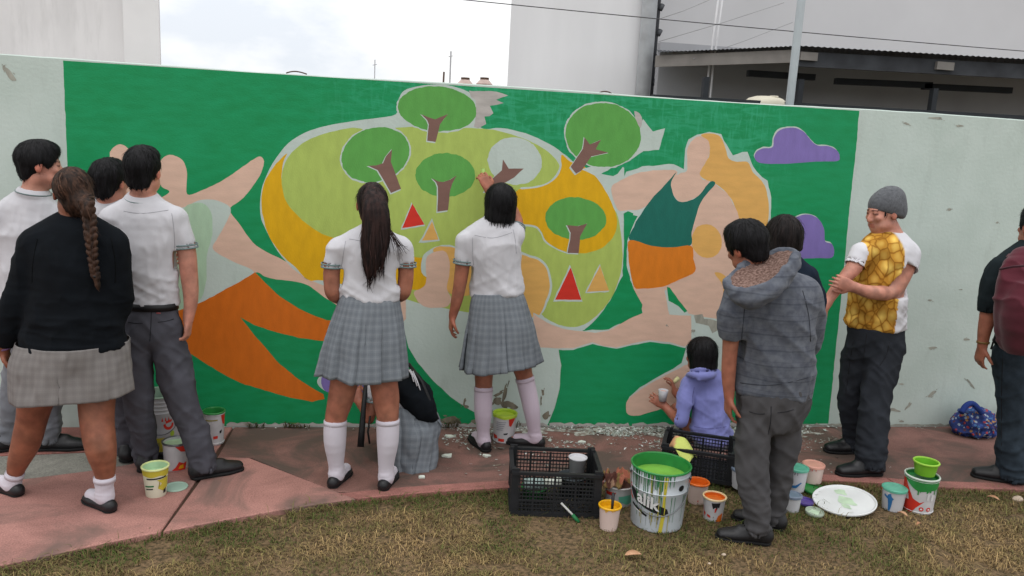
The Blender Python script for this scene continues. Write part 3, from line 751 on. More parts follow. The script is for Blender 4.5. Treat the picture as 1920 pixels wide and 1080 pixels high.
# ---- stray rebar and wire on the wall top
m_rust = mat('rusty_wire', srgb(92, 74, 64), rough=0.8, metal=0.4)
def wire(name, pts, r, label, cat, material=None, group=None):
    o = MB().tube(pts, r, 6).build(name, material or m_rust, None, True); return tag(o, label, cat, group)
a = at(831, 158, 0.08)
wire('rebar_stub', [a-np.array([0, 0, .05]), a+np.array([0.002, 0, .075])], 0.006, 'short dark rebar stub sticking up from the wall above the topmost painted tree', 'rebar')
b = at(1135, 178, 0.07)
wire('wire_loop', [b+np.array([0.05*math.cos(t)-0.0, 0, 0.028*math.sin(t)-0.006]) for t in np.linspace(-0.3, math.pi+0.3, 12)], 0.004, 'small bent wire loop on the wall top right of the leftmost sky gap', 'wire')
c = at(556, 137, 0.07)
wire('wire_loop', [c+np.array([x, 0.01*math.sin(x*60), 0.012*math.sin((x+.06)*26)-0.003]) for x in np.linspace(-.06, .06, 12)], 0.004, 'thin rusty wire lying along the wall top above the green paint', 'wire')

# ================================================================== BEHIND THE WALL
m_bl = mat('white_render', srgb(222, 219, 219), rough=0.9, var=0.08, vscale=2.2, stretch=(1.5, 1.5, 0.5), detail=9, bump=0.3, bscale=20)
def solid(name, px0, px1, Y, depth, ztop, material, parent=None, zbot=-0.1):
    a = at(px0, 100, Y); b = at(px1, 100, Y)
    return MB().hexa([(a[0], Y, zbot), (b[0], Y, zbot), (b[0], Y+depth, zbot), (a[0], Y+depth, zbot), (a[0], Y, ztop), (b[0], Y, ztop), (b[0], Y+depth, ztop), (a[0], Y+depth, ztop)]).build(name, material, parent)
streaks(m_bl, srgb(176, 174, 172), 2.0, (3, 1, 0.5), 0.55, 0.8, 0.5)
hl = empty('house', (at(0, 100, 2.5)[0], 2.5, 0))
tag(hl, 'tall whitewashed house wall rising behind the left end of the mural', 'building')
x1 = at(300, 60, 2.5)[0]; xp = at(233, 60, 2.5)[0]
xb = at(292, 60, 6.5)[0]
MB().hexa([(x1-8, 2.5, -0.1), (x1, 2.5, -0.1), (xb, 6.5, -0.1), (xb-9, 6.5, -0.1), (x1-8, 2.5, 7.0), (x1, 2.5, 7.0), (xb, 6.5, 7.0), (xb-9, 6.5, 7.0)]).build('wall', m_bl, hl)
MB().box(((x1+xp)/2, 2.495, 3.4), (x1-xp, 0.03, 6.99)).build('corner_pilaster', mat('white_render_b', srgb(230, 228, 228), rough=0.9, var=0.04, vscale=2), hl)
m_br = mat('grey_render', srgb(228, 228, 230), rough=0.9, var=0.05, vscale=1.2, detail=9, stretch=(1.5, 1.5, 0.4), bump=0.2, bscale=15)
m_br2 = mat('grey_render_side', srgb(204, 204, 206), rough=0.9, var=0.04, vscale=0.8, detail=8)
YB = 4.0
e0 = at(953, 120, YB); e1 = at(1210, 120, YB)
hr = empty('apartment_block', (e0[0], YB, 0))
tag(hr, 'big plain light grey building behind the mural with a drainpipe on its corner', 'building')
eb = at(960, 120, YB+8)[0]
MB().hexa([(e0[0], YB, -0.1), (e1[0], YB, -0.1), (e1[0], YB+8, -0.1), (eb, YB+8, -0.1), (e0[0], YB, 10.1), (e1[0], YB, 10.1), (e1[0], YB+8, 10.1), (eb, YB+8, 10.1)]).build('wall', m_br, hr)
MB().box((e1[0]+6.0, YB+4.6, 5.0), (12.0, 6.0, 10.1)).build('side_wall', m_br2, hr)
dp = at(1211, 100, YB-0.09)
MB().tube([(dp[0], YB-0.09, 0), (dp[0], YB-0.09, 10.1)], 0.085, 20).build('drainpipe', mat('pale_pipe', srgb(196, 200, 204), rough=0.5), hr, True)
cb = at(1225, 100, YB-0.02)
m_dark = mat('dark_steel', srgb(74, 76, 80), rough=0.6)
MB().tube([(cb[0], YB-0.03, 0), (cb[0], YB-0.03, 10.05)], 0.035, 10).build('cable_duct', m_dark, hr, True)
for k in range(14):
    MB().tube([(cb[0]+0.02, YB-0.07, 2.3+k*0.27), (cb[0]+0.05, YB-0.06, 2.36+k*0.27)], 0.026, 8).build('duct_clip', m_dark, hr, True)
# ---- open shed with a low sheet roof
SY = 1.9
shed = empty('shed', (at(1500, 150, SY)[0], SY, 0))
tag(shed, 'dark open shed with a low corrugated roof behind the right part of the wall', 'shed')
m_fas = mat('weathered_board', srgb(128, 124, 120), rough=0.9, var=0.15, vscale=5)
m_roofs = mat('old_roof_sheet', srgb(60, 62, 66), rough=0.9, var=0.3, vscale=4)
m_shw = mat('shed_wall', srgb(158, 159, 163), rough=0.9, var=0.06, vscale=2)
m_beam = mat('dark_beam', srgb(44, 47, 51), rough=0.8)
L0 = at(1231, 104, SY+1.0); L1 = at(1492, 93, SY); R1 = at(2300, 140, SY)
def beam(name, p, q, h, d, material, drop=0.0):
    p = np.array(p, float); q = np.array(q, float); v = np.array([0, 0, h]); w = np.array([0, d, 0.0]); p = p-np.array([0, 0, drop]); q = q-np.array([0, 0, drop])
    return MB().hexa([p-v, q-v, q-v+w, p-v+w, p, q, q+w, p+w]).build(name, material, shed)
beam('fascia_board', L0, L1, 0.11, 0.03, m_fas)
beam('fascia_board', L1+np.array([0.0, 0.0, -0.012]), R1+np.array([0, 0, -0.012]), 0.13, 0.03, m_roofs)
# corrugated roof from the fascia backwards
n = 220; V = []
A0 = L0+np.array([0.0, 0, 0.004]); A1 = L1+np.array([0, -0.02, 0.004]); A2 = R1+np.array([0, -0.02, 0.004])
for i in range(n+1):
    t = i/n
    p = A0+(A1-A0)*(t/0.3) if t < 0.3 else A1+(A2-A1)*((t-0.3)/0.7)
    w = 0.004*math.cos(i*math.pi)
    for q in (0, 1):
        y_ = p[1]-0.05 if not q else 3.7
        V.append((p[0] if not q else CAM[0]+(p[0]-CAM[0])*(3.7-CAM[1])/(p[1]-CAM[1]), y_, p[2]+0.022+w+(0.12 if q else 0)))
mk('roof_sheet', np.array(V), [(2*i, 2*i+2, 2*i+3, 2*i+1) for i in range(n)], m_roofs, shed, smooth=False)
xl = at(1233, 150, 3.6)[0]
MB().box((xl+4.0, 3.65, 1.4), (8.0, 0.1, 3.2)).build('back_wall', m_shw, shed)
for px in (1325, 1503, 1757, 2060):
    p = at(px, 150, SY+0.06); MB().box((p[0], SY+0.08, 1.25), (0.05, 0.06, 2.62 if px > 1330 else 2.55)).build('post', m_beam, shed)
for x0, x1, y in ((1405, 1530, 131), (1570, 1750, 146), (1735, 1900, 156)):
    a = at(x0, y, SY+0.7); b = at(x1, y+8, SY+0.7); beam('purlin', a, b, 0.06, 0.06, m_beam)
p = at(1515, 106, SY-0.01); MB().box(p, (0.16, 0.05, 0.07)).build('bracket', m_fas, shed)
p = at(1770, 124, SY-0.01); MB().box(p, (0.17, 0.05, 0.07)).build('bracket', m_fas, shed)
a = at(1226, 177, 0.5); b = at(2100, 227, 0.5)
beam('dark_strip', a, b, 0.10, 0.08, m_beam)  # dark strip running just behind and above the wall top
# ---- lamp post, tank, wires, far roof things
pp = at(1481, 190, 0.35)
pole = empty('lamp_post', (pp[0], 0.35, 0)); tag(pole, 'slim pale grey metal post rising behind the wall in front of the shed', 'post')
m_pole = mat('painted_steel', srgb(168, 176, 180), rough=0.5, var=0.05)
MB().tube([(pp[0], 0.35, -0.02), (pp[0], 0.35, 5.2)], [0.030, 0.026], 16).build('shaft', m_pole, pole, True)
MB().tube([(pp[0], 0.35, -0.02), (pp[0], 0.35, 0.05)], 0.07, 16).build('base_plate', m_pole, pole, True)
for k in range(3):
    z = 3.15+k*0.35; MB().tube([(pp[0]+0.02, 0.35, z), (pp[0]+0.05, 0.34, z+0.01)], 0.012, 8).build('hook', m_pole, pole, True)
tk = at(1437, 193, 0.6)
dome = empty('water_tank', (tk[0], 0.62, 0)); tag(dome, 'cream rounded tank top just showing over the wall beside the metal post', 'tank')
m_tank = mat('cream_plastic', srgb(196, 190, 172), rough=0.5, var=0.05)
MB().lathe((tk[0], 0.62, 0), [(0.155, 0.0), (0.155, tk[2]-0.02), (0.15, tk[2]+0.008), (0.12, tk[2]+0.032), (0.07, tk[2]+0.047), (0.0, tk[2]+0.05)], 32).build('shell', m_tank, dome, True)
MB().tube([(tk[0]+0.03, 0.55, tk[2]+0.03), (tk[0]+0.03, 0.55, tk[2]+0.05)], 0.03, 16).build('cap', m_tank, dome, True)
m_cable = mat('cable', srgb(70, 70, 72), rough=0.7)
def cable(p0, p1, Y0, Y1, sag, r, label, name='cable'):
    a = at(*p0, Y0); b = at(*p1, Y1)
    return wire(name, [a+(b-a)*t-np.array([0, 0, sag*4*t*(1-t)]) for t in np.linspace(0, 1, 24)], r, label, 'cable', m_cable)
cable((700, -18), (2100, 110), 1.2, 1.2, 0.02, 0.0035, 'long thin black cable crossing the sky and both grey buildings')
m_cab2 = mat('grey_cable', srgb(150, 150, 152), rough=0.7)
for i, (p0, p1) in enumerate((((1235, 36), (1330, 0)), ((1235, 78), (1470, 5)), ((1300, 110), (1486, 42)))):
    a = at(*p0, 2.6); b = at(*p1, 2.6)
    wire('guy_wire', [a, (a+b)/2-np.array([0, 0, 0.01]), b], 0.003, ['uppermost of three thin slanting wires left of the metal post', 'middle one of three thin slanting wires left of the metal post', 'lowest of three thin slanting wires left of the metal post'][i], 'wire', m_cab2, 'slanting wires beside the post')
a0 = at(1332, 125, 2.7); a1 = at(1352, -5, 2.7)
mast = empty('antenna_mast', (a0[0], 2.7, 0)); tag(mast, 'thin whitish twin mast standing over the shed roof left of the post', 'mast')
m_white = mat('white_paint_metal', srgb(196, 196, 198), rough=0.5, var=0.04)
for dx in (-0.012, 0.028):
    MB().tube([(a0[0]+dx, 2.7, 0.0), (a0[0]+dx, 2.7, a0[2]), (a1[0]+dx, 2.7, a1[2]+0.3)], 0.011, 8).build('tube', m_white, mast, True)
YT = 30.0
m_tile = mat('tank_beige', srgb(178, 158, 150), rough=0.6, var=0.1)
rr = at(890, 172, YT)
rb = empty('far_roof', (rr[0], YT, 0)); tag(rb, 'distant flat roof hidden below the wall top under two water tanks', 'building')
MB().box((rr[0], YT+3, rr[2]/2-0.3), (9, 8, rr[2]-0.6)).build('wall', m_br, rb)
for cx, lab in ((872, 'left one of two small beige water tanks on a far roof'), (908, 'right one of two small beige water tanks on a far roof')):
    c = at(cx, 161, YT); u = mpp(c); r = 15*u
    t = empty('roof_tank', (c[0], YT, c[2]-14*u)); tag(t, lab, 'water tank', 'water tanks on the far roof')
    MB().lathe((c[0], YT, c[2]-14*u), [(0, 0), (r, 0), (r, 5*u), (r*1.05, 6*u), (r, 7*u), (r, 16*u), (r*1.05, 17*u), (r*0.98, 18*u), (r*0.55, 25*u)], 20).build('shell', m_tile, t, True)
    MB().lathe((c[0], YT, c[2]-14*u), [(r*0.55, 24*u), (r*0.55, 29*u), (0, 29*u)], 16).build('lid', m_rust, t)
for px, top, w, lab, Y, mt in ((843, 96, 1.5, 'pale thin antenna pole on a far roof left of the water tanks', 28.0, m_cab2), (702, 112, 1.0, 'faint thin mast far away above the sky-lit green paint', 34.0, m_cab2)):
    p = at(px, 165, Y); q = at(px+1, top, Y); u = mpp(p)
    an = empty('antenna_mast', (p[0], Y, 0)); tag(an, lab, 'mast')
    MB().tube([(p[0], Y, 0), (p[0], Y, q[2])], w*u, 6).build('tube', mt, an, True)
    MB().tube([(p[0]-4*u, Y, q[2]-10*u), (p[0]+4*u, Y, q[2]-8*u)], 0.6*u, 6).build('crossbar', mt, an, True)

# ================================================================== PEOPLE
def unit(v):
    v = np.asarray(v, float); return v/np.linalg.norm(v)
def J(t):                                     # (px, py, half width px, Y) -> point, radius in metres
    p = at(t[0], t[1], t[3]); return p, t[2]*mpp(p)
def JJ(L):
    Q = [J(t) for t in L]; return np.array([q[0] for q in Q]), np.array([q[1] for q in Q])
def bounds(arrs, m=0.12):
    A = np.vstack(arrs); return A.min(0)-m, A.max(0)+m

def skin_mat(name, c):
    if name in MATS: return MATS[name]
    m = mat(name, c, rough=0.5, var=0.20, vscale=18, attr='Col', spec=0.35, bump=0.12, bscale=120, bdist=0.002)
    b = m.node_tree.nodes['Principled BSDF']
    b.inputs['Subsurface Weight'].default_value = 0.04; b.inputs['Subsurface Radius'].default_value = (0.01, 0.004, 0.002); b.inputs['Subsurface Scale'].default_value = 0.6
    return m
def cloth_mat(name, c, var=0.05, sheen=0.15, bump=0.35, bscale=260, stretch=(1, 1, 1), vscale=9, col2=None, rough=0.95):
    return mat('cloth_'+name, c, rough=rough, var=var, vscale=vscale, bump=bump, bscale=bscale, bdist=0.002, sheen=sheen, spec=0.15, stretch=stretch, col2=col2)
m_polo = cloth_mat('white_polo', (0.53, 0.525, 0.555), var=0.05)
m_grey_t = cloth_mat('grey_trousers', srgb(72, 72, 79), var=0.12, sheen=0.0)
m_lgrey_t = cloth_mat('light_grey_trousers', srgb(104, 106, 112), var=0.1)
m_hood_t = cloth_mat('charcoal_trousers', srgb(74, 73, 75), var=0.14, sheen=0.0)
m_navy = cloth_mat('navy_trousers', srgb(43, 46, 52), var=0.14, sheen=0.0)
m_jeans = cloth_mat('dark_jeans', srgb(46, 55, 64), var=0.2, vscale=20, sheen=0.0)
m_black = cloth_mat('black_knit', srgb(13, 17, 22), var=0.15, bscale=400, sheen=0.0)
m_sock = cloth_mat('white_sock', (0.54, 0.505, 0.56), var=0.03, bump=0.5, bscale=240, stretch=(1, 1, 0.05))
m_sock_p = cloth_mat('pinkish_sock', (0.50, 0.42, 0.49), var=0.04, bump=0.5, bscale=240, stretch=(1, 1, 0.05))
m_leather = mat('black_leather', srgb(24, 24, 27), rough=0.45, var=0.25, vscale=30, bump=0.2, bscale=120, spec=0.4)
m_sole = mat('shoe_sole', srgb(20, 20, 21), rough=0.8)
m_stripe = cloth_mat('polo_stripe', srgb(110, 128, 128), var=0.05)
m_belt = mat('belt', srgb(20, 20, 22), rough=0.5)
def hair_mat(name, c, c2):
    return mat('hair_'+name, c, rough=0.6, col2=c2, vscale=60, stretch=(1, 1, 0.12), lo=0.35, hi=0.72, spec=0.18, bump=0.7, bscale=150, bdist=0.004, detail=3, attr='Col')
h_black = hair_mat('black', srgb(10, 10, 12), srgb(24, 23, 26))
h_dark = hair_mat('dark_brown', srgb(16, 13, 13), srgb(34, 27, 26))
h_brown = hair_mat('brown', srgb(34, 24, 20), srgb(76, 53, 41))

def plaid(name, base, dark, light, sc=1.0):
    m = bpy.data.materials.new(name); m.use_nodes = True; n, l = m.node_tree.nodes, m.node_tree.links
    b = n['Principled BSDF']; b.inputs['Roughness'].default_value = 0.95; b.inputs['Specular IOR Level'].default_value = 0.1
    uv = n.new('ShaderNodeUVMap'); sp = n.new('ShaderNodeSeparateXYZ'); l.new(uv.outputs['UV'], sp.inputs[0])
    def math_(op, a, v=None, w=None):
        q = n.new('ShaderNodeMath'); q.operation = op
        for i, x in enumerate((a, v, w)):
            if x is None: continue
            if isinstance(x, (int, float)): q.inputs[i].default_value = x
            else: l.new(x, q.inputs[i])
        return q.outputs[0]
    nz = n.new('ShaderNodeTexNoise'); nz.inputs['Scale'].default_value = 260; nz.inputs['Detail'].default_value = 2; l.new(uv.outputs['UV'], nz.inputs['Vector'])
    nz2 = n.new('ShaderNodeTexNoise'); nz2.inputs['Scale'].default_value = 7; nz2.inputs['Detail'].default_value = 3; l.new(uv.outputs['UV'], nz2.inputs['Vector'])
    def band(axis, period, lo, off=0.0):
        x = math_('FRACT', math_('ADD', math_('DIVIDE', sp.outputs[axis], period*sc), off)); return math_('LESS_THAN', x, lo)
    def mixc(fac, A, B):
        q = n.new('ShaderNodeMix'); q.data_type = 'RGBA'
        l.new(fac, q.inputs['Factor']) if not isinstance(fac, float) else setattr(q.inputs['Factor'], 'default_value', fac)
        for s_, v in (('A', A), ('B', B)):
            if isinstance(v, tuple): q.inputs[s_].default_value = (*v, 1)
            else: l.new(v, q.inputs[s_])
        return q.outputs['Result']
    c = mixc(math_('MULTIPLY', nz.outputs['Fac'], 0.8), base, dark)
    c = mixc(math_('MULTIPLY', band(0, 0.040, 0.40), 0.30), c, dark)
    c = mixc(math_('MULTIPLY', band(1, 0.040, 0.40), 0.30), c, dark)
    c = mixc(math_('MULTIPLY', band(0, 0.040, 0.14, 0.4), 0.12), c, light)
    c = mixc(math_('MULTIPLY', band(1, 0.040, 0.14, 0.4), 0.12), c, light)
    c = mixc(math_('MULTIPLY', nz2.outputs['Fac'], 0.35), c, tuple(v*1.35 for v in base))
    l.new(c, b.inputs['Base Color'])
    return m
m_skirt = plaid('plaid_skirt', srgb(124, 130, 136), srgb(80, 85, 92), srgb(156, 158, 160))
m_skirt2 = plaid('plaid_skirt_warm', srgb(128, 124, 122), srgb(98, 94, 93), srgb(140, 138, 134))

# ---- head, hand, foot pieces
def frame(f, lean=(0, 0, 0)):
    f = np.array([f[0], f[1], f[2] if len(f) > 2 else 0.0], float); f = unit(f)
    u = unit(np.array([0, 0, 1.0])+np.asarray(lean, float)); u = unit(u-f*np.dot(u, f)); r = np.cross(f, u)
    return r, f, u
def head_sdf(S, C, fr, s):
    r, f, u = fr; M = np.array([r, f, u])
    def p(x, y, z): return C+s*(r*x+f*y+u*z)
    S.ell(p(0, -0.012, 0.032), np.array([0.076, 0.094, 0.085])*s, M, 0.01)
    S.ell(p(0, 0.024, -0.028), np.array([0.063, 0.072, 0.088])*s, M, 0.03)
    S.ell(p(0, 0.052, -0.088), np.array([0.036, 0.036, 0.030])*s, M, 0.03)
    for q in (-1, 1):
        S.ell(p(q*0.044, 0.030, -0.066), np.array([0.022, 0.045, 0.022])*s, M, 0.025)       # jaw
        S.ell(p(q*0.040, 0.074, -0.020), np.array([0.022, 0.020, 0.018])*s, M, 0.015)       # cheek
        S.ell(p(q*0.031, 0.104, 0.006), np.array([0.016, 0.013, 0.009])*s, M, 0.008, 'sub') # eye socket
        S.ell(p(q*0.031, 0.087, 0.005), np.array([0.013, 0.012, 0.010])*s, M, 0.004)        # eyeball
        S.ell(p(q*0.079, -0.006, -0.008), np.array([0.009, 0.020, 0.032])*s, M, 0.006)      # ear
    S.ell(p(0, 0.084, 0.026), np.array([0.048, 0.014, 0.010])*s, M, 0.014)                  # brow
    S.loft([p(0, 0.094, 0.008), p(0, 0.108, -0.022), p(0, 0.107, -0.032)], np.array([0.008, 0.012, 0.014])*s, k=0.01)
    for q in (-1, 1): S.ell(p(q*0.012, 0.098, -0.033), np.array([0.009, 0.010, 0.008])*s, M, 0.006)
    S.ell(p(0, 0.090, -0.058), np.array([0.022, 0.008, 0.0055])*s, M, 0.006)
    S.ell(p(0, 0.089, -0.069), np.array([0.019, 0.008, 0.0055])*s, M, 0.006)
def head_color(V, C, fr, s, col):
    r, f, u = fr; D = (V-C)/s; x, y, z = D@r, D@f, D@u
    near = (np.abs(x) < 0.12) & (np.abs(y) < 0.15) & (np.abs(z) < 0.16)
    def blend(mask, c): col[mask] = np.asarray(c)
    lip = near & (y > 0.082) & (np.abs(x) < 0.023) & (z > -0.076) & (z < -0.052); blend(lip, (0.86, 0.64, 0.62))
    brow = near & (y > 0.07) & (np.abs(np.abs(x)-0.033) < 0.022) & (np.abs(z-0.028) < 0.0042); blend(brow, (0.22, 0.20, 0.20))
    eye = near & (y > 0.078) & (np.abs(np.abs(x)-0.032) < 0.014) & (np.abs(z-0.006) < 0.0045); blend(eye, (0.24, 0.20, 0.19))
    ear = near & (np.abs(x) > 0.076) & (np.abs(z) < 0.045); col[ear] *= np.array([1.08, 0.86, 0.84])
def hand_sdf(S, W, d, n, side, s, curl=0.5, spread=1.0):
    """W wrist, d towards the fingertips, n the way the palm faces, side = +1/-1 thumb side along cross(d, n)"""
    d = unit(d); n = unit(np.asarray(n)-d*np.dot(n, d)); t = np.cross(d, n)*side
    K = W+d*0.085*s
    S.loft([W-d*0.03*s, W+d*0.02*s, W+d*0.055*s, K], np.array([0.026, 0.033, 0.040, 0.038])*s, np.array([0.021, 0.019, 0.015, 0.012])*s, t, 0.012)
    for i, L in enumerate((0.066, 0.076, 0.070, 0.054)):
        off = (0.028-0.019*i)*s; p = K+t*off-d*0.006*s; dd = unit(d+t*(0.10-0.07*i)*spread); pts = [p]
        for k, fr_ in enumerate((0.45, 0.31, 0.24)):
            a = curl*(0.55+0.75*k)*(1+0.12*i); v = dd*math.cos(a)+n*math.sin(a); p = p+v*L*fr_*s; pts.append(p)
        S.loft(pts, np.array([0.0095, 0.0088, 0.0082, 0.0070])*s, k=0.004, sub=2)
    p0 = W+d*0.022*s+t*0.022*s; v1 = unit(t*0.75+d*0.65+n*0.25); p1 = p0+v1*0.036*s; v2 = unit(t*0.25+d*0.9+n*(0.3+curl*0.4)); p2 = p1+v2*0.032*s; p3 = p2+unit(v2+n*curl*0.4)*0.024*s
    S.loft([p0, p1, p2, p3], np.array([0.014, 0.0115, 0.010, 0.008])*s, k=0.008, sub=2)
def shoe(parent, A, d, s, kind, z0=0.0):
    """A = ankle centre above the ground, d = direction of the toes"""
    d = unit((d[0], d[1], 0)); sd = np.array([d[1], -d[0], 0]); up = np.array([0, 0, 1.0]); G = np.array([A[0], A[1], z0])
    L = 0.26*s; S = SDF(G-np.array([.26, .26, .02])*s, G+np.array([.26, .26, .15])*s, 0.005)
    hb = G-d*0.065*s
    if kind == 'flat':
        S.loft([hb+d*0.02*s+up*0.028*s, hb+d*0.08*s+up*0.026*s, hb+d*0.16*s+up*0.026*s, hb+d*0.215*s+up*0.022*s], np.array([0.034, 0.036, 0.043, 0.030])*s, np.array([0.036, 0.033, 0.026, 0.018])*s, sd, 0.0)
        S.ell(hb+d*0.090*s+up*0.074*s, np.array([0.072, 0.028, 0.036])*s, np.array([d, sd, up]), 0.006, 'sub')
    else:
        S.loft([hb+d*0.022*s+up*0.040*s, hb+d*0.09*s+up*0.038*s, hb+d*0.18*s+up*0.034*s, hb+d*0.245*s+up*0.028*s], np.array([0.036, 0.038, 0.047, 0.036])*s, np.array([0.040, 0.038, 0.034, 0.024])*s, sd, 0.0)
        if kind == 'boot': S.loft([hb+d*0.03*s+up*0.05*s, hb+d*0.045*s+up*0.095*s], np.array([0.038, 0.040])*s, k=0.03)
        S.loft([hb+d*0.06*s+up*0.07*s, hb+d*0.15*s+up*0.062*s], np.array([0.030, 0.026])*s, k=0.02)
        S.cut(G+up*(0.105 if kind == 'boot' else 0.072)*s, up)
    S.cut(G+up*0.006, -up, 0.004)
    V, Fc = S.mesh(2)
    o = mk('shoe', V, Fc, m_leather, parent)
    S2 = SDF(G-np.array([.26, .26, .02])*s, G+np.array([.26, .26, .06])*s, 0.005)
    e = 0.004 if kind != 'flat' else 0.001
    S2.loft([hb+d*0.022*s+up*0.012, hb+d*0.09*s+up*0.012, hb+d*0.18*s+up*0.012, hb+d*0.245*s*(1 if kind != 'flat' else 0.89)+up*0.012], (np.array([0.037, 0.037, 0.047, 0.034])+e)*s*(1 if kind != 'flat' else 0.92), 0.03, sd, 0.0)
    S2.cut(G+up*(0.018 if kind != 'flat' else 0.010), up); S2.cut(G+up*0.0005, -up)
    V, Fc = S2.mesh(1)
    mk('sole', V, Fc, m_sole, o)
    return o

# ---- hair
def strands(V, Fc, dirf, n, L, w, seed, lift=0.003, keep=None, curv=None, ctr=None):
    """thin tapered locks lying on the hair shell"""
    g = np.random.default_rng(seed); N = vnormals(V, Fc)
    idx = np.arange(len(V)) if keep is None else np.where(keep)[0]
    idx = g.choice(idx, n)
    P = V[idx].copy(); Nn = N[idx]; D = dirf(P); D = D-Nn*np.sum(D*Nn, 1)[:, None]; D /= np.maximum(np.linalg.norm(D, axis=1), 1e-6)[:, None]
    D = D+g.normal(0, 0.10, D.shape); sd = np.cross(D, Nn); sd /= np.maximum(np.linalg.norm(sd, axis=1), 1e-6)[:, None]
    ln = L*g.uniform(0.5, 1.3, n)[:, None]; ww = w*g.uniform(0.6, 1.5, n)[:, None]
    kk = (np.full(n, 1/0.21) if curv is None else curv(P))[:, None]
    a = P+Nn*0.001; b = P+D*ln*0.5+Nn*(lift*g.uniform(0.3, 1.2, n)[:, None]-kk*(ln*0.5)**2)
    c = P+D*ln+Nn*(lift*g.uniform(-0.8, 1.6, n)[:, None]-kk*ln**2)
    if ctr is not None:
        bad = (np.linalg.norm(c-ctr, axis=1) > np.linalg.norm(P-ctr, axis=1)+0.006) & (P[:, 2] > ctr[2]-0.05)
        c[bad] = P[bad]; b[bad] = P[bad]
    Vs = np.stack([a-sd*ww*0.5, a+sd*ww*0.5, b-sd*ww*0.5, b+sd*ww*0.5, c], 1).reshape(-1, 3); i = np.arange(n)[:, None]*5
    Q = np.vstack([i+np.array([[0, 1, 3, 2]])]); T = i+np.array([[2, 3, 4, 4]])
    return Vs, Q, (i+np.array([[2, 3, 4]]))
def hair_obj(parent, S, material, crown, up, n=260, L=0.05, w=0.004, seed=1, smooth=1, amp=0.004, freq=55, dirf=None, name='hair', extra=None, curv=None, keep=None, ctr=None):
    V, Fc = S.mesh(smooth); N = vnormals(V, Fc)
    rel = V-crown
    ang = np.arctan2(rel[:, 1], rel[:, 0])
    V = V+N*(amp*(fbm(np.stack([np.cos(ang)*4+rel[:, 0]*freq*0.5, np.sin(ang)*4+rel[:, 1]*freq*0.5, rel[:, 2]*freq*0.12], 1), seed, 3)-0.45))[:, None]*2
    if dirf is None:
        def dirf(P): 
            q = P-crown; return q-np.outer(q@up, up)*0.0-up[None]*0.05
    Vs, Q, T = strands(V, Fc, dirf, n, L, w, seed, curv=curv, keep=keep(V) if keep else None, ctr=ctr)
    b = len(V); faces = [tuple(f) for f in Fc]+[tuple(f+b) for f in Q]+[tuple(f+b) for f in T]
    Vall = np.vstack([V, Vs])
    if extra is not None:
        eb = len(Vall); Vall = np.vstack([Vall, np.array(extra.V)]); faces += [tuple(i+eb for i in f) for f in extra.F]
    g_f = np.random.default_rng(seed+9); nf = 70; ii = g_f.choice(len(V), nf); Nf = vnormals(V, Fc)[ii]; Df = dirf(V[ii]); Df = Df/np.maximum(np.linalg.norm(Df, axis=1), 1e-6)[:, None]+Nf*g_f.uniform(.15, .6, nf)[:, None]+g_f.normal(0, .25, (nf, 3)); Lf = g_f.uniform(.015, .04, nf)[:, None]; Sf = np.cross(Df, Nf); Sf = Sf/np.maximum(np.linalg.norm(Sf, axis=1), 1e-6)[:, None]*.0007
    fb_ = len(Vall); Vall = np.vstack([Vall, np.stack([V[ii]-Sf, V[ii]+Sf, V[ii]+Df*Lf], 1).reshape(-1, 3)]); faces += [(fb_+3*k_, fb_+3*k_+1, fb_+3*k_+2) for k_ in range(nf)]   # flyaways
    hc = np.ones((len(Vall), 3)); g_h = np.random.default_rng(seed+5); ns = len(Vs)//5
    hc[b:b+ns*5] = np.repeat(g_h.choice([0.45, 0.7, 1.0, 1.5, 2.3], ns, p=[.2, .2, .25, .22, .13]), 5)[:, None]
    return mk(name, Vall, faces, material, parent, attrs={'Col': hc})
def hair_short(parent, C, fr, s, material, seed, full=0.0):
    r, f, u = fr; M = np.array([r, f, u])
    def p(x, y, z): return C+s*(r*x+f*y+u*z)
    S = SDF(C-0.16*s, C+0.18*s, 0.0055)
    S.ell(p(0, -0.014, 0.036), np.array([0.087+full, 0.106+full, 0.096+full])*s, M, 0)
    S.ell(p(0, 0.030, 0.088), np.array([0.066, 0.066, 0.040+full])*s, M, 0.03)
    S.ell(p(0, -0.060, -0.035), np.array([0.062, 0.040, 0.060])*s, M, 0.025)
    S.ell(p(0, 0.110, -0.045), np.array([0.082, 0.085, 0.100])*s, M, 0.012, 'sub')
    for q in (-1, 1): S.ell(p(q*0.092, 0.012, -0.030), np.array([0.034, 0.036, 0.046])*s, M, 0.01, 'sub')
    S.cut(p(0, -0.06, -0.078), -u+0.25*f, 0.008)
    return hair_obj(parent, S, material, p(0, -0.03, 0.13), u, n=1100, L=0.036, w=0.0028, seed=seed, amp=0.005, ctr=C)
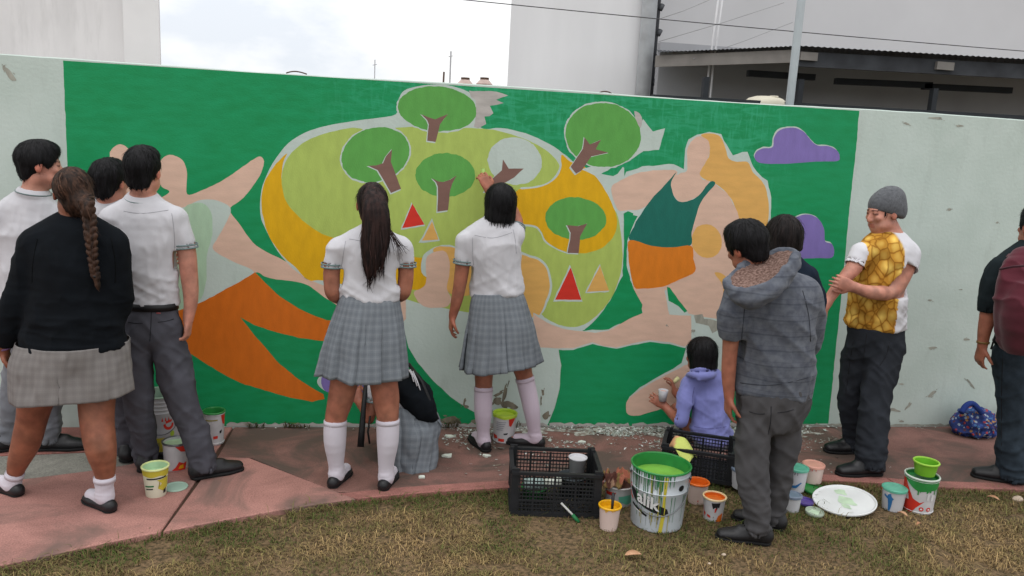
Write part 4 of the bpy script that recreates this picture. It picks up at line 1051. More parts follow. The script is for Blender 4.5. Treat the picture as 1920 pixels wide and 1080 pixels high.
def hair_bob(parent, C, fr, s, material, seed, low=-0.115, wide=1.0, tufts=True):
    r, f, u = fr; M = np.array([r, f, u])
    def p(x, y, z): return C+s*(r*x+f*y+u*z)
    S = SDF(C-0.20*s, C+0.19*s, 0.006)
    S.ell(p(0, -0.014, 0.030), np.array([0.095*wide, 0.112, 0.102])*s, M, 0)
    S.loft([p(0, -0.018, 0.05), p(0, -0.022, -0.02), p(0, -0.026, -0.08), p(0, -0.026, low)], np.array([0.092, 0.101, 0.101, 0.088])*s*wide, np.array([0.10, 0.096, 0.088, 0.075])*s, r, 0.02)
    S.ell(p(0, 0.125, -0.055), np.array([0.066, 0.10, 0.13])*s, M, 0.012, 'sub')
    S.cut(p(0, 0, low+0.005), -u-0.15*f, 0.012)
    crown = p(0, -0.02, 0.13)
    def df(P): q = P-crown; return np.where((q@u < -0.09*s)[:, None], -u[None]+0*q, q)
    return hair_obj(parent, S, material, crown, u, n=1200, L=0.07, w=0.0026, seed=seed, amp=0.0055, dirf=df, curv=lambda P: np.where((P-crown)@u < -0.10*s, 0.6, 4.6), ctr=C)

# ---- garments
def folds(V, Fc, terms, seed):
    N = vnormals(V, Fc); d = np.zeros(len(V))
    for sc, amp, mask in terms:
        sc = np.asarray(sc, float); q = ridge(V*sc if sc.ndim == 1 else V@sc, seed)-0.35; d += amp*q*(mask(V) if mask else 1.0); seed += 7
    return V+N*d[:, None]
def garment(parent, name, S, material, terms, seed, smooth=2, attrs=None, post=None):
    V, Fc = S.mesh(smooth)
    V = folds(V, Fc, terms, seed)
    V = relax(V, Fc, 0.5)
    if post is not None: V = post(V)
    return mk(name, V, Fc, material, parent, attrs=attrs(V) if attrs else None)
def ringband(parent, name, c, n, R, h, material, ry=None, xax=(1, 0, 0), seg=28, th=0.004):
    """flat band round an axis"""
    n = unit(n); X = np.asarray(xax, float)-n*np.dot(xax, n)
    if np.linalg.norm(X) < 1e-3: X = np.cross(n, (0, 1.0, 0))
    X = unit(X); Yv = np.cross(n, X); ry = ry or R; V = []; Fc = []
    prof = [(0, -h/2), (th, -h/2), (th, h/2), (0, h/2)]
    for k in range(seg):
        a = 2*math.pi*k/seg
        for o, z in prof:
            V.append(c+X*(R+o)*math.cos(a)+Yv*(ry+o)*math.sin(a)+n*z)
    for k in range(seg):
        for j in range(4):
            a, b = k*4+j, k*4+(j+1) % 4; c2, d2 = ((k+1) % seg)*4+(j+1) % 4, ((k+1) % seg)*4+j
            Fc.append((a, d2, c2, b))
    return mk(name, np.array(V), Fc, material, parent)
def skirt(parent, rings, material, seed, npl=22, flat=0.74, amp=0.055, pleat_from=0.25, tiltY=0.0, name='skirt', crump=0.012):
    """rings: (cx, cy, hw, Y, tilt px) from waist to hem; knife pleats deepen towards the hem"""
    R = []
    for q in rings:
        p, r = J(q[:4]); R.append((*p, r, (q[4] if len(q) > 4 else 0)*mpp(p)))
    A = catmull(np.array(R), 6); rows = len(A); n = npl*26; g = np.random.default_rng(seed)
    th = np.linspace(0, 2*math.pi, n, endpoint=False); jit = g.uniform(-0.25, 0.25, npl); ampj = g.uniform(0.6, 1.35, npl)
    ph = (th/(2*math.pi)*npl); k = np.floor(ph).astype(int) % npl; fr_ = (ph-np.floor(ph)); fr_ = np.clip(fr_+jit[k]*fr_*(1-fr_)*2, 0, 1)
    saw = np.where(fr_ < 0.88, fr_/0.88, (1-fr_)/0.12)-0.5; saw = saw-0.45*np.exp(-((fr_-0.965)/0.028)**2)
    V = []; UV = []; t_acc = np.linspace(0, 1, rows); Lz = np.concatenate([[0], np.cumsum(np.linalg.norm(np.diff(A[:, :3], axis=0), axis=1))])
    for i in range(rows):
        c = A[i, :3]; r = A[i, 3]; tl = A[i, 4]; w = max(0, (t_acc[i]-pleat_from)/(1-pleat_from))
        lowf = 0.035*w*np.sin(th*3+seed)+0.025*w*np.sin(th*5+seed*2.1)
        rr = r*(1+amp*(0.01+w**0.8)*saw*ampj[k]+lowf)
        V.append(np.stack([c[0]+rr*np.cos(th), c[1]+flat*rr*np.sin(th), c[2]+tl*np.cos(th)+0.006*w*np.sin(th*4+seed)], 1))
        UV.append(np.stack([th*A[:, 3].max()*0.95, np.full(n, Lz[i])], 1))
    V = np.vstack(V); UV = np.vstack(UV); V[:, :2] += (2*crump*(fbm(V*np.array([9, 9, 6]), seed, 3)-0.5))[:, None]*np.sign(V[:, :2]-A[:, :2].mean(0)); i, j = np.meshgrid(np.arange(rows-1), np.arange(n), indexing='ij'); i = i.ravel(); j = j.ravel(); j2 = (j+1) % n
    Fc = np.stack([i*n+j, (i+1)*n+j, (i+1)*n+j2, i*n+j2], 1)[:, ::-1]
    o = mk(name, V, Fc, material, parent, uv=UV)
    md = o.modifiers.new('thickness', 'SOLIDIFY'); md.thickness = 0.004; md.offset = -1
    return o

LR = ('a', 'b')
def build_person(label, base, sp):
    """sp holds outlines measured on the photo: half widths in photo pixels at a given depth"""
    P = empty('person', (base[0], base[1], 0.0 if 'z0' not in sp else sp['z0'])); tag(P, label, 'person', 'students around the mural')
    z0 = sp.get('z0', 0.0); s = sp.get('s', 1.0); seed = sp.get('seed', 1)
    C = at(*sp['head']); fr = frame(sp['face'], sp.get('lean', (0, 0, 0))); hs = sp.get('hs', 1.0)
    T, Tr = JJ([(q[0], q[1], q[2], q[3]) for q in sp['torso']]); Tf = np.array([q[4] if len(q) > 4 else 0.68 for q in sp['torso']]); Tr = Tr*sp.get('tw', 0.955)
    xax = sp.get('xax', (CR[0], CR[1], 0))
    nb = T[-1]
    arms = [JJ(a['pts']) for a in sp['arms']]; legs = [JJ(l) for l in sp['legs']]; legs = [(l[0], l[1]*(sp.get('lw', 0.90) if sp['lower'] == 'trousers' else sp.get('lw', 0.96))) for l in legs]; arms = [(a_[0], a_[1]*0.95) for a_ in arms]
    vox = 0.007
    lo, hi = bounds([C[None], T]+[a[0] for a in arms]+[l[0] for l in legs], 0.24)
    lo[2] = max(lo[2], z0-0.03); 
    S = SDF(lo, hi, vox)
    tk = sp.get('tk', 0.86)
    S.loft(T, Tr*tk, Tr*tk*Tf, xax, 0.03)
    neck0 = C-fr[2]*0.075*hs-fr[1]*0.018*hs
    S.loft([nb-np.array([0, 0, 0.03]), (nb+neck0)/2, neck0], np.array([0.066, 0.056, 0.056])*hs*sp.get('nk', 1.0), k=0.03)
    head_sdf(S, C, fr, hs)
    for (ap, ar), a in zip(arms, sp['arms']):
        S.loft([nb-np.array([0, 0, 0.04]), ap[0]], np.array([0.055, ar[0]*0.95]), k=0.04)
        S.loft(ap, ar, k=0.02)
        if a.get('hand'):
            h = a['hand']; hand_sdf(S, ap[-1], h[0], h[1], h[2], s*h[4] if len(h) > 4 else s, h[3])
    lowk = sp['lower']
    for i, (lp, lr) in enumerate(legs):
        k = np.linspace(0.8, 0.5, len(lr)) if lowk == 'trousers' else np.ones(len(lr))
        S.loft(np.vstack([lp[0]+(T[0]-lp[0])*0.15, lp]), np.concatenate([[lr[0]*k[0]], lr*k]), k=0.03)
        d = unit((*sp['feet'][i][:2], 0)); A = lp[-1]
        S.loft([A, np.array([A[0], A[1], z0+0.05])+d*0.0, np.array([A[0], A[1], z0+0.035])+d*0.14*s], np.array([lr[-1]*0.95 if lowk != 'trousers' else 0.036*s, 0.029*s, 0.022*s]), k=0.01)
    V, Fc = S.mesh(2)
    col = np.ones((len(V), 3)); head_color(V, C, fr, hs, col)
    if lowk == 'skirt':                                     # knees a little darker
        for lp, lr in legs:
            kk = lp[min(2, len(lp)-1)]; dd = np.linalg.norm(V-kk, axis=1); col *= (1-0.14*np.exp(-(dd/0.07)**2))[:, None]
    for ap, ar in arms:
        for pt, rad, am in ((ap[-1], 0.13, np.array([0.02, 0.10, 0.10])), (ap[len(ap)//2], 0.05, np.array([0.06, 0.10, 0.10]))):
            dd = np.linalg.norm(V-pt, axis=1); col *= 1-np.exp(-(dd/rad)**2)[:, None]*am
    mo = fbm(V*28, seed, 3)-0.5; re = fbm(V*14+5, seed+2, 2)-0.5
    col = col*(1+0.22*mo)[:, None]*np.stack([1+0.05*re, 1-0.16*re, 1-0.18*re], 1)       # uneven, slightly ruddy skin
    mk('body', V, Fc, sp['skin'], P, attrs={'Col': col})
    # --- upper garment
    top = sp['top']
    if top:
        S = SDF(*bounds([T]+[a[0] for a in arms], 0.2), sp.get('tvox', 0.0072))
        S.loft(T, Tr, Tr*Tf, xax, 0.03)
        ends = []
        for (ap, ar), a in zip(arms, sp['arms']):
            sl = a['sleeve']; puff = a.get('puff', 1.22)
            S.loft([nb-np.array([0, 0, 0.045]), ap[0]+(nb-ap[0])*0.12], np.array([0.058, ar[0]*1.15]), k=0.05)
            n_full = int(sl); fpart = sl-n_full
            Q = ap[:n_full+1]; Rr = ar[:n_full+1]
            if fpart > 0: Q = np.vstack([Q, ap[n_full]+(ap[n_full+1]-ap[n_full])*fpart]); Rr = np.append(Rr, ar[n_full]+(ar[n_full+1]-ar[n_full])*fpart)
            dn = unit(Q[-1]-Q[-2]); E = Q[-1]; R = Rr[-1]*puff
            Rl = np.linspace(1.12, puff, len(Q))*Rr
            S.loft(np.vstack([Q, E+dn*0.02]), np.append(Rl, R), k=0.03)
            ends.append((E, dn, R, Rr[-1]))
        for E, dn, R, r0 in ends:
            bx = (E-np.array([1, 1, 1])*R*1.9, E+np.array([1, 1, 1])*R*1.9)
            # cut sleeve end flat and hollow it
            sl_, G = S.sub(*bx)
            if sl_ is not None:
                D = [G[i]-E[i] for i in range(3)]; al = D[0]*dn[0]+D[1]*dn[1]+D[2]*dn[2]; rad = np.sqrt(np.maximum(D[0]**2+D[1]**2+D[2]**2-al**2, 0))
                reg = np.maximum(-al, rad-R*1.35); S.d[sl_] = np.maximum(S.d[sl_], -reg)
                hol = np.maximum(-(al+0.03), rad-(R-0.007)); S.d[sl_] = np.maximum(S.d[sl_], -hol)
        if top.get('hem') is not None:
            hc = at(*top['hem'][:3]); S.cut(hc, np.array(top['hem'][3]) if len(top['hem']) > 3 else (0, 0, -1.0), 0.006)
        if top.get('neck', True):
            S.loft([nb+np.array([0, 0, 0.012]), neck0+np.array([0, 0, 0.03])], 0.052*hs*sp.get('nk', 1.0), k=0.012, op='sub')
        if top.get('collar'):
            cn = unit(unit(neck0-nb)+np.array([0, 0, 0.6])); X = np.cross(cn, (0, 1.0, 0.0)); X = unit(X); Yv = np.cross(cn, X)
            cc = nb+cn*0.016; rc = 0.064*hs*sp.get('nk', 1.0)
            S.loft([cc+X*rc*math.cos(t)+Yv*rc*0.95*math.sin(t) for t in np.linspace(0, 2*math.pi, 15)], 0.011, k=0.012, sub=2)
            S.loft([cc+X*(rc+.008)*math.cos(t)+Yv*(rc+.008)*math.sin(t)-cn*0.018 for t in np.linspace(0, 2*math.pi, 15)], 0.012, k=0.012, sub=2)
        for e in top.get('extra', ()): e(S)
        def em(V):                                         # calm near cuffs and collar
            m_ = np.clip((T[-1][2]-V[:, 2])/0.10, 0.1, 1)
            for E, dn, R, r0 in ends: m_ = m_*np.clip((np.linalg.norm(V-E, axis=1)-R-0.005)/0.06, 0, 1)
            return m_
        def tm(V): return em(V)
        def lowm(V): return em(V)*np.clip(1.25-(V[:, 2]-T[0][2]-0.05)/0.30, 0.15, 1)
        D1 = np.array([[3.0, 0, 9.0], [0, 3.0, 0], [0, 0, 15.0]]); D2 = np.array([[3.0, 0, -8.0], [0, 3.0, 0], [0, 0, 13.0]])
        terms = top.get('terms') or [((4, 4, 5), 0.013, tm), (D1, 0.014, lowm), (D2, 0.012, lowm), ((20, 20, 6), 0.006, tm)]
        if top.get('terms'): terms = [(q_[0], q_[1], (lambda V, f_=q_[2]: em(V)*(f_(V) if f_ else 1.0))) for q_ in terms]
        shirt = garment(P, top['name'], S, top['mat'], terms, seed, attrs=top.get('attrs'))
        if top.get('collar'):
            ringband(shirt, 'collar_stripe', cc-cn*0.012, cn, rc+0.0195, 0.006, m_stripe, th=0.002)
        if top.get('bands'):
            for E, dn, R, r0 in ends:
                for off in (0.008, 0.024):
                    ringband(shirt, 'sleeve_stripe', E-dn*off, dn, R+0.003, 0.0075, m_stripe, th=0.003)
    # --- lower garment
    if lowk == 'trousers':
        S = SDF(*bounds([T[:2]]+[l[0] for l in legs], 0.17), 0.0078)
        npel = sp.get('npel', 2)
        S.loft(T[:npel], Tr[:npel]*sp.get('pelk', 1.0), Tr[:npel]*Tf[:npel]*1.02*sp.get('pelk', 1.0), xax, 0.02)
        for lp, lr in legs:
            S.loft(lp, lr, k=0.03)
            e = lp[-1]; dn = unit(lp[-1]-lp[-2])
            bx = (e-np.array([.13, .13, .13]), e+np.array([.13, .13, .13]))
            sl_, G = S.sub(*bx)
            al = (G[0]-e[0])*dn[0]+(G[1]-e[1])*dn[1]+(G[2]-e[2])*dn[2]
            rad = np.sqrt(np.maximum((G[0]-e[0])**2+(G[1]-e[1])**2+(G[2]-e[2])**2-al**2, 0))
            S.d[sl_] = np.maximum(S.d[sl_], -np.maximum(-(al-0.012), rad-0.12))
            S.d[sl_] = np.maximum(S.d[sl_], -np.maximum(-(al+0.02), rad-(lr[-1]-0.008)))
        wz = at(*sp['waist']); S.cut(wz, (0, 0, 1.0), 0.004)
        az = np.mean([l[0][-1][2] for l in legs]); kz = np.mean([l[0][len(l[0])//2][2] for l in legs]); hz = wz[2]
        wm = lambda V: np.clip((hz-0.03-V[:, 2])/0.07, 0, 1)
        m1 = lambda V: wm(V)*(np.exp(-((V[:, 2]-az-0.04)/0.07)**2)+0.5*np.exp(-((V[:, 2]-kz)/0.07)**2))
        DA = np.array([[6.0, 0, 12.0], [0, 6.0, 0], [0, 0, 11.0]]); DB = np.array([[6.0, 0, -11.0], [0, 6.0, 0], [0, 0, 10.0]])
        garment(P, 'trousers', S, sp['lmat'], [((9, 9, 22), 0.016, m1), ((9, 9, 2.2), 0.014, wm), (DA, 0.011, wm), (DB, 0.009, wm)], seed+3)
        if sp.get('belt'):
            i = 0; tb = np.interp(wz[2], T[:, 2], np.arange(len(T))); i = int(tb); f_ = tb-i; i2 = min(i+1, len(T)-1)
            c = T[i]*(1-f_)+T[i2]*f_; R = Tr[i]*(1-f_)+Tr[i2]*f_; fl = Tf[i]
            ringband(P, 'belt', np.array([c[0], c[1], wz[2]-0.014]), (0, 0, 1), R*1.005, 0.036, m_belt, ry=R*fl*1.04, xax=xax, th=0.006, seg=40)
    else:
        skirt(P, sp['skirt'], sp.get('lmat', m_skirt), seed, **sp.get('skirt_kw', {}))
        for i, (lp, lr) in enumerate(legs):
            if sp.get('sock'):
                j = sp['sock'][i]; j0 = int(j); fq = j-j0
                st = lp[j0]+(lp[min(j0+1, len(lp)-1)]-lp[j0])*fq; sr = lr[j0]+(lr[min(j0+1, len(lp)-1)]-lr[j0])*fq
                Q = np.vstack([st[None], lp[j0+1:]]); Rr = np.append(sr, lr[j0+1:])
                d = unit((*sp['feet'][i][:2], 0)); A = lp[-1]
                S = SDF(*bounds([Q, A[None]-np.array([[0, 0, 0.05]])], 0.14), 0.006)
                S.loft(Q, Rr+0.0045, k=0.0)
                S.loft([A, np.array([A[0], A[1], z0+0.055]), np.array([A[0], A[1], z0+0.042])+d*0.12*s], np.array([lr[-1]+0.004, 0.037*s, 0.030*s]), k=0.02)
                S.cut(st, unit(Q[0]-Q[1]))
                S.cut(np.array([0, 0, z0+0.012]), (0, 0, -1.0))
                garment(P, 'sock', S, sp.get('sockm', m_sock), [((10, 10, 60), 0.004, lambda V: np.exp(-((V[:, 2]-A[2]-0.02)/0.05)**2))], seed+i)
                ringband(P, 'sock_cuff', st-unit(Q[0]-Q[1])*0.016, unit(Q[0]-Q[1]), sr+0.004, 0.024, sp.get('sockm', m_sock), th=0.0015)
    for i, (lp, lr) in enumerate(legs):
        ft = sp['feet'][i]
        shoe(P, lp[-1]+np.array([ft[0], ft[1], 0])*0.0, ft[:2], s*sp.get('fs', 1.0), sp.get('shoe', 'boot'), z0)
    return P, C, fr, dict(T=T, Tr=Tr, Tf=Tf, arms=arms, legs=legs, nb=nb)

SK1 = skin_mat('skin_light', srgb(184, 130, 112)); SK2 = skin_mat('skin_tan', srgb(152, 98, 78)); SK3 = skin_mat('skin_brown', srgb(130, 80, 60))
POLO = dict(name='shirt', mat=m_polo, collar=True, bands=True)

# ---- ponytail student, centre left
Y = -0.87
P5, C, fr, K = build_person('student with long dark ponytail, white polo, plaid skirt and white knee socks', gr(680, 908), dict(
    s=0.97, seed=5, head=(698, 384, Y), face=(0.02, 1, 0.05), hs=0.93, skin=SK2, nk=0.9,
    torso=[(693, 632, 58, Y), (693, 590, 56, Y), (694, 556, 57, Y), (694, 520, 55, Y), (694, 486, 57, Y), (695, 460, 53, Y, .6), (698, 443, 34, Y, .62), (699, 430, 17, Y+.01, .9)],
    arms=[dict(pts=[(633, 466, 17, Y), (623, 500, 16.5, Y), (622, 530, 16, Y), (626, 553, 14, Y+.01), (652, 560, 12, Y+.16), (682, 548, 9, Y+.24)], sleeve=1.1, hand=((.5, .6, .25), (0, -1, .2), 1, .6)),
          dict(pts=[(755, 466, 17, Y), (761, 500, 15.5, Y), (760, 530, 15, Y), (755, 552, 13, Y+.01), (732, 556, 12, Y+.16), (706, 548, 9, Y+.24)], sleeve=1.05, hand=((-.5, .6, .25), (0, -1, .2), -1, .6))],
    legs=[[(663, 640, 34, Y), (648, 705, 28, Y), (639, 748, 25, Y), (629, 787, 20.5, Y), (628, 826, 20, Y-.01), (630, 865, 14, Y), (631, 890, 12.5, Y)],
          [(716, 640, 34, Y), (718, 705, 28, Y-.02), (724, 748, 26, Y-.03), (727, 785, 21, Y-.04), (727, 828, 19.5, Y-.05), (724, 868, 14, Y-.04), (724, 896, 12.5, Y-.04)]],
    feet=[(.35, .9), (.30, .95)], shoe='flat', lower='skirt', sock=(3.0, 3.0), top=dict(POLO, hem=(694, 560, Y)),
    skirt=[(693, 550, 50, Y), (692, 572, 58, Y), (688, 610, 68, Y), (684, 650, 75, Y), (681, 702, 82, Y, 0)], skirt_kw=dict(npl=11, amp=0.17)))
def p5(x, y, z): return C+0.93*(fr[0]*x+fr[1]*y+fr[2]*z)
S = SDF(C-0.16-np.array([0, .03, .5]), C+0.19, 0.006)
M = np.array(fr)
S.ell(p5(0, -0.014, 0.032), np.array([0.083, 0.104, 0.094])*.93, M, 0)
S.ell(p5(0, -0.06, -0.03), np.array([0.066, 0.05, 0.07])*.93, M, 0.03)
S.ell(p5(0, 0.115, -0.05), np.array([0.08, 0.10, 0.11])*.93, M, 0.01, 'sub')
for q in (-1, 1): S.ell(p5(q*.09, 0.02, -0.03), np.array([.022, .03, .04]), M, 0.008, 'sub')
Q, Rr = JJ([(702, 372, 20, Y-.10), (704, 395, 25, Y-.125), (705, 430, 27, Y-.13), (702, 462, 26, Y-.13), (697, 492, 18, Y-.13), (693, 512, 9, Y-.13), (690, 524, 3, Y-.13)])
S.loft(Q, Rr, Rr*0.55, (1, 0, 0), 0.02)
S.loft(*JJ([(712, 440, 8, Y-.12), (716, 470, 7, Y-.13), (718, 500, 3, Y-.13)]), k=0.015)
ex = MB()
for i in range(26):                                            # loose locks falling over the shoulder
    t = i/25; x0 = 716+random.uniform(-4, 6); x1 = 742+22*t+random.uniform(-4, 4)
    pts = [at(x0, 405+10*t, Y-.115), at(x0+(x1-x0)*.4, 430+8*t, Y-.135), at(x0+(x1-x0)*.75, 450+10*t, Y-.14), at(x1, 470+random.uniform(-10, 22), Y-.12)]
    ex.tube(catmull(np.array(pts), 4), list(np.linspace(.0026, .0008, 13)), 4)
crown = p5(0, -.02, .13)
hair_obj(P5, S, hair_mat('long', srgb(20, 14, 15), srgb(54, 36, 33)), crown, fr[2], n=800, L=0.09, w=0.004, seed=51, amp=0.006, freq=70, extra=ex, ctr=C, curv=lambda P: np.where(P[:, 2] < C[2]-0.06, 0.2, 4.6),
         dirf=lambda P: np.where(((P-crown)@fr[2] < -0.10)[:, None], np.array([[0, 0, -1.0]]), P-crown))

# ---- short-haired student painting, centre
Y = -0.39
P7, C, fr, K = build_person('student with short black hair in white polo and plaid skirt, painting with raised arm', gr(950, 842), dict(
    s=0.97, seed=7, head=(936, 384, Y+.02), face=(-0.35, 1, 0.1), hs=0.93, skin=SK2, nk=0.9,
    torso=[(940, 625, 50, Y), (938, 585, 50, Y), (932, 548, 51, Y), (929, 510, 49, Y), (926, 475, 52, Y), (922, 448, 52, Y, .6), (925, 428, 34, Y, .62), (930, 414, 16, Y+.01, .9)],
    arms=[dict(pts=[(872, 455, 16, Y), (868, 492, 15, Y), (862, 535, 13, Y), (856, 565, 11.5, Y), (849, 592, 8, Y+.01)], sleeve=1.1, hand=((-.12, .1, -1), (1, .1, 0), 1, .55)),
          dict(pts=[(966, 440, 16, Y), (968, 415, 13.5, Y+.07), (956, 388, 12, Y+.16), (938, 370, 10, Y+.21), (917, 357, 8, Y+.255)], sleeve=0.6, puff=1.2, hand=((-.35, .15, .75), (-.3, .9, 0), -1, .75))],
    legs=[[(915, 620, 28, Y), (908, 680, 21, Y), (907, 718, 17, Y), (906, 750, 16.5, Y-.01), (906, 775, 15.5, Y-.01), (906, 805, 11.5, Y), (907, 828, 10.5, Y)],
          [(962, 620, 28, Y), (974, 672, 21, Y+.02), (983, 705, 17, Y+.03), (991, 740, 16, Y+.02), (997, 770, 15, Y+.02), (1001, 800, 11.5, Y+.03), (1003, 820, 10.5, Y+.03)]],
    feet=[(-.30, .8), (-.9, .35)], fs=0.9, sockm=m_sock_p, shoe='low', lower='skirt', sock=(2.2, 2.05), top=dict(POLO, hem=(930, 552, Y, (0.12, 0, -1.0))),
    skirt=[(932, 546, 44, Y, 5), (934, 568, 52, Y, 4), (936, 610, 62, Y, 2), (937, 650, 68, Y, 6), (937, 685, 73, Y, 9)], skirt_kw=dict(npl=13, amp=0.14)))
hair_bob(P7, C, fr, 0.93, h_black, 71, low=-0.118, wide=0.98)
b = at(905, 322, -0.09)
br = empty('paint_brush', at(909, 345, -0.12)); tag(br, 'small paint brush held up in the raised hand against the mural', 'brush')
MB().tube([at(910, 352, -0.14), at(907, 330, -0.09)], 0.006, 8).build('handle', mat('brush_wood', srgb(150, 160, 90), rough=0.6), br, True)
MB().tube([at(907, 331, -0.092), at(906, 318, -0.055)], [0.010, 0.013], 8).build('bristles', mat('brush_hair', srgb(150, 176, 100), rough=0.9), br, True)

# ---- braid student, left foreground
Y = -1.03
knit = dict(name='sweater', mat=m_black, collar=False, bands=False, hem=(135, 655, Y, (0.09, 0, -1.0)), terms=[((5, 5, 7), 0.012, None), ((12, 12, 9), 0.007, None), ((4, 4, 22), 0.008, lambda V: np.clip(1-(V[:, 2]-0.95)/0.25, 0, 1))])
P2, C, fr, K = build_person('student with a long brown braid in a black sweater and grey skirt', gr(105, 945), dict(
    s=0.98, seed=2, head=(137, 362, Y), face=(-0.40, 1, 0.0), hs=0.96, skin=SK3, nk=0.95,
    torso=[(138, 690, 92, Y), (138, 650, 98, Y), (139, 600, 92, Y), (141, 550, 90, Y), (142, 500, 92, Y), (140, 460, 90, Y, .58), (137, 434, 66, Y, .6), (136, 412, 28, Y+.01, .9)],
    arms=[dict(pts=[(66, 462, 26, Y), (50, 520, 27, Y), (32, 575, 24, Y), (14, 625, 19, Y+.02), (6, 655, 12, Y+.03)], sleeve=3.75, puff=1.25, hand=((0.2, .25, -1), (1, 0, .1), 1, .9)),
          dict(pts=[(212, 462, 26, Y), (220, 520, 25, Y), (222, 575, 22, Y+.03), (200, 585, 18, Y+.17), (168, 575, 12, Y+.22)], sleeve=3.6, puff=1.2, hand=((-.8, .3, .1), (0, -1, 0), -1, .6))],
    legs=[[(92, 690, 42, Y), (70, 742, 34, Y+.02), (60, 785, 28, Y+.05), (49, 830, 26, Y+.06), (34, 868, 19, Y+.08), (26, 895, 13, Y+.09), (22, 908, 12.5, Y+.09)],
          [(180, 690, 42, Y), (181, 745, 34.5, Y-.03), (182, 790, 31, Y-.06), (189, 840, 28.5, Y-.10), (196, 880, 20, Y-.10), (196, 910, 15, Y-.10), (196, 928, 14, Y-.10)]],
    feet=[(-.75, .5), (-.75, .62)], shoe='flat', lower='skirt', lmat=m_skirt2, sock=(4.65, 4.4), top=knit,
    skirt=[(138, 640, 97, Y, 3), (137, 665, 101, Y, 3), (136, 700, 105, Y, 4), (136, 738, 107, Y, 9)], skirt_kw=dict(npl=9, amp=0.035, pleat_from=0.1, flat=0.70, crump=0.02)))
def p2(x, y, z): return C+0.96*(fr[0]*x+fr[1]*y+fr[2]*z)
S = SDF(C-0.17-np.array([0, .02, .46]), C+0.19, 0.006); M = np.array(fr)
S.ell(p2(0, -0.014, 0.032), np.array([0.088, 0.108, 0.096])*.96, M, 0)
S.ell(p2(.02, -0.055, -0.045), np.array([0.066, 0.055, 0.07])*.96, M, 0.03)
S.ell(p2(0, 0.118, -0.05), np.array([0.09, 0.10, 0.11])*.96, M, 0.01, 'sub')
S.ell(p2(-.09, 0.01, -0.05), np.array([.032, .05, .05]), M, 0.01, 'sub')
S.loft([p2(.03, -.07, -.02), at(163, 388, Y-.13), at(166, 402, Y-.14)], [.05, .03, .022], k=.03)
br_pts = [(163, 382), (168, 410), (171, 440), (173, 470), (177, 500), (180, 522)]
Bq = catmull(np.array([at(x, y, Y-.135-0.02*(i > 1)) for i, (x, y) in enumerate(br_pts)]), 12)
nB = len(Bq)
SB = SDF(Bq.min(0)-.06, Bq.max(0)+.05, 0.0045)
for i in range(26):                                            # plaited lumps, left over right
    t = i/25; c_ = Bq[int(t*(nB-1))]; sg = 1 if i % 2 else -1; w = 0.0145*(1-0.38*t); sc_ = 1-0.40*t
    ax = unit(np.array([-sg*0.62, 0.10, -0.78])); X_ = unit(np.cross(ax, (0, 1, 0))); fr2 = np.array([ax, X_, np.cross(ax, X_)])
    SB.ell(c_+np.array([sg*w, -0.004, 0]), np.array([0.030, 0.0155, 0.019])*sc_, fr2, 0.002)
tl = Bq[-1]
SB.loft([tl, tl+np.array([0.006, 0, -.03]), tl+np.array([0.008, 0, -.055])], [0.011, 0.013, 0.004], k=0.006)
crown = p2(0, -.02, .13)
hair_obj(P2, S, h_brown, crown, fr[2], n=700, L=0.06, w=0.004, seed=21, amp=0.004, freq=80, ctr=C,
         dirf=lambda P: np.where(((P-crown)@fr[2] < -0.14)[:, None], np.array([[0.3, 0, -1.0]]), p2(.08, -.06, -.09)-P))
hair_obj(P2, SB, h_brown, Bq[0], np.array([0, 0, 1.0]), n=120, L=0.018, w=0.0025, seed=22, amp=0.0012, freq=160, name='braid', curv=lambda P: np.full(len(P), 8.0))
e = Bq[-4]; ringband(P2, 'hair_tie', e, unit(Bq[-1]-Bq[-6]), 0.012, 0.012, m_belt, th=0.003)
w = K['arms'][0][0][-1]; ringband(P2, 'bracelet', w+np.array([.01, 0, .01]), (0.2, .2, -1), 0.030, 0.008, mat('bead_purple', srgb(120, 90, 130), rough=0.4), th=0.004)

# ---- front boy in white polo
Y = -0.70
P4, C, fr, K = build_person('student in white polo, black belt and dark grey trousers right of the braided student', gr(340, 890), dict(
    s=1.03, seed=4, lw=0.85, head=(268, 322, Y), face=(0.10, 1, 0.02), hs=1.0, skin=SK1, nk=1.05,
    torso=[(284, 620, 52, Y), (283, 585, 51, Y), (283, 560, 50, Y), (278, 520, 56, Y), (272, 470, 63, Y), (269, 425, 66, Y, .6), (268, 396, 50, Y, .6), (268, 372, 22, Y+.01, .9)],
    arms=[dict(pts=[(210, 412, 19, Y), (214, 470, 18, Y+.04), (228, 520, 16, Y+.10), (262, 520, 13, Y+.2), (292, 500, 9.5, Y+.24)], sleeve=1.2, hand=((.6, .4, .3), (0, -1, 0), -1, .6)),
          dict(pts=[(332, 412, 19, Y), (348, 462, 18, Y), (354, 510, 17, Y), (358, 560, 14, Y), (353, 598, 10, Y-.01)], sleeve=1.1, hand=((-.05, -.05, -1), (-1, .1, 0), 1, .75))],
    legs=[[(260, 618, 31, Y), (258, 680, 31, Y), (261, 740, 29, Y), (266, 800, 26, Y+.02), (272, 850, 23, Y+.06), (274, 866, 22, Y+.06)],
          [(310, 618, 33, Y), (324, 680, 35, Y), (340, 735, 34, Y-.02), (357, 790, 29, Y-.04), (377, 850, 26, Y-.06), (383, 878, 25, Y-.06)]],
    feet=[(-.1, .9), (.85, .45)], lower='trousers', lmat=m_grey_t, waist=(283, 566, Y), belt=True, npel=3,
    top=dict(POLO, hem=(283, 572, Y))))
hair_short(P4, C, fr, 1.0, h_black, 41)

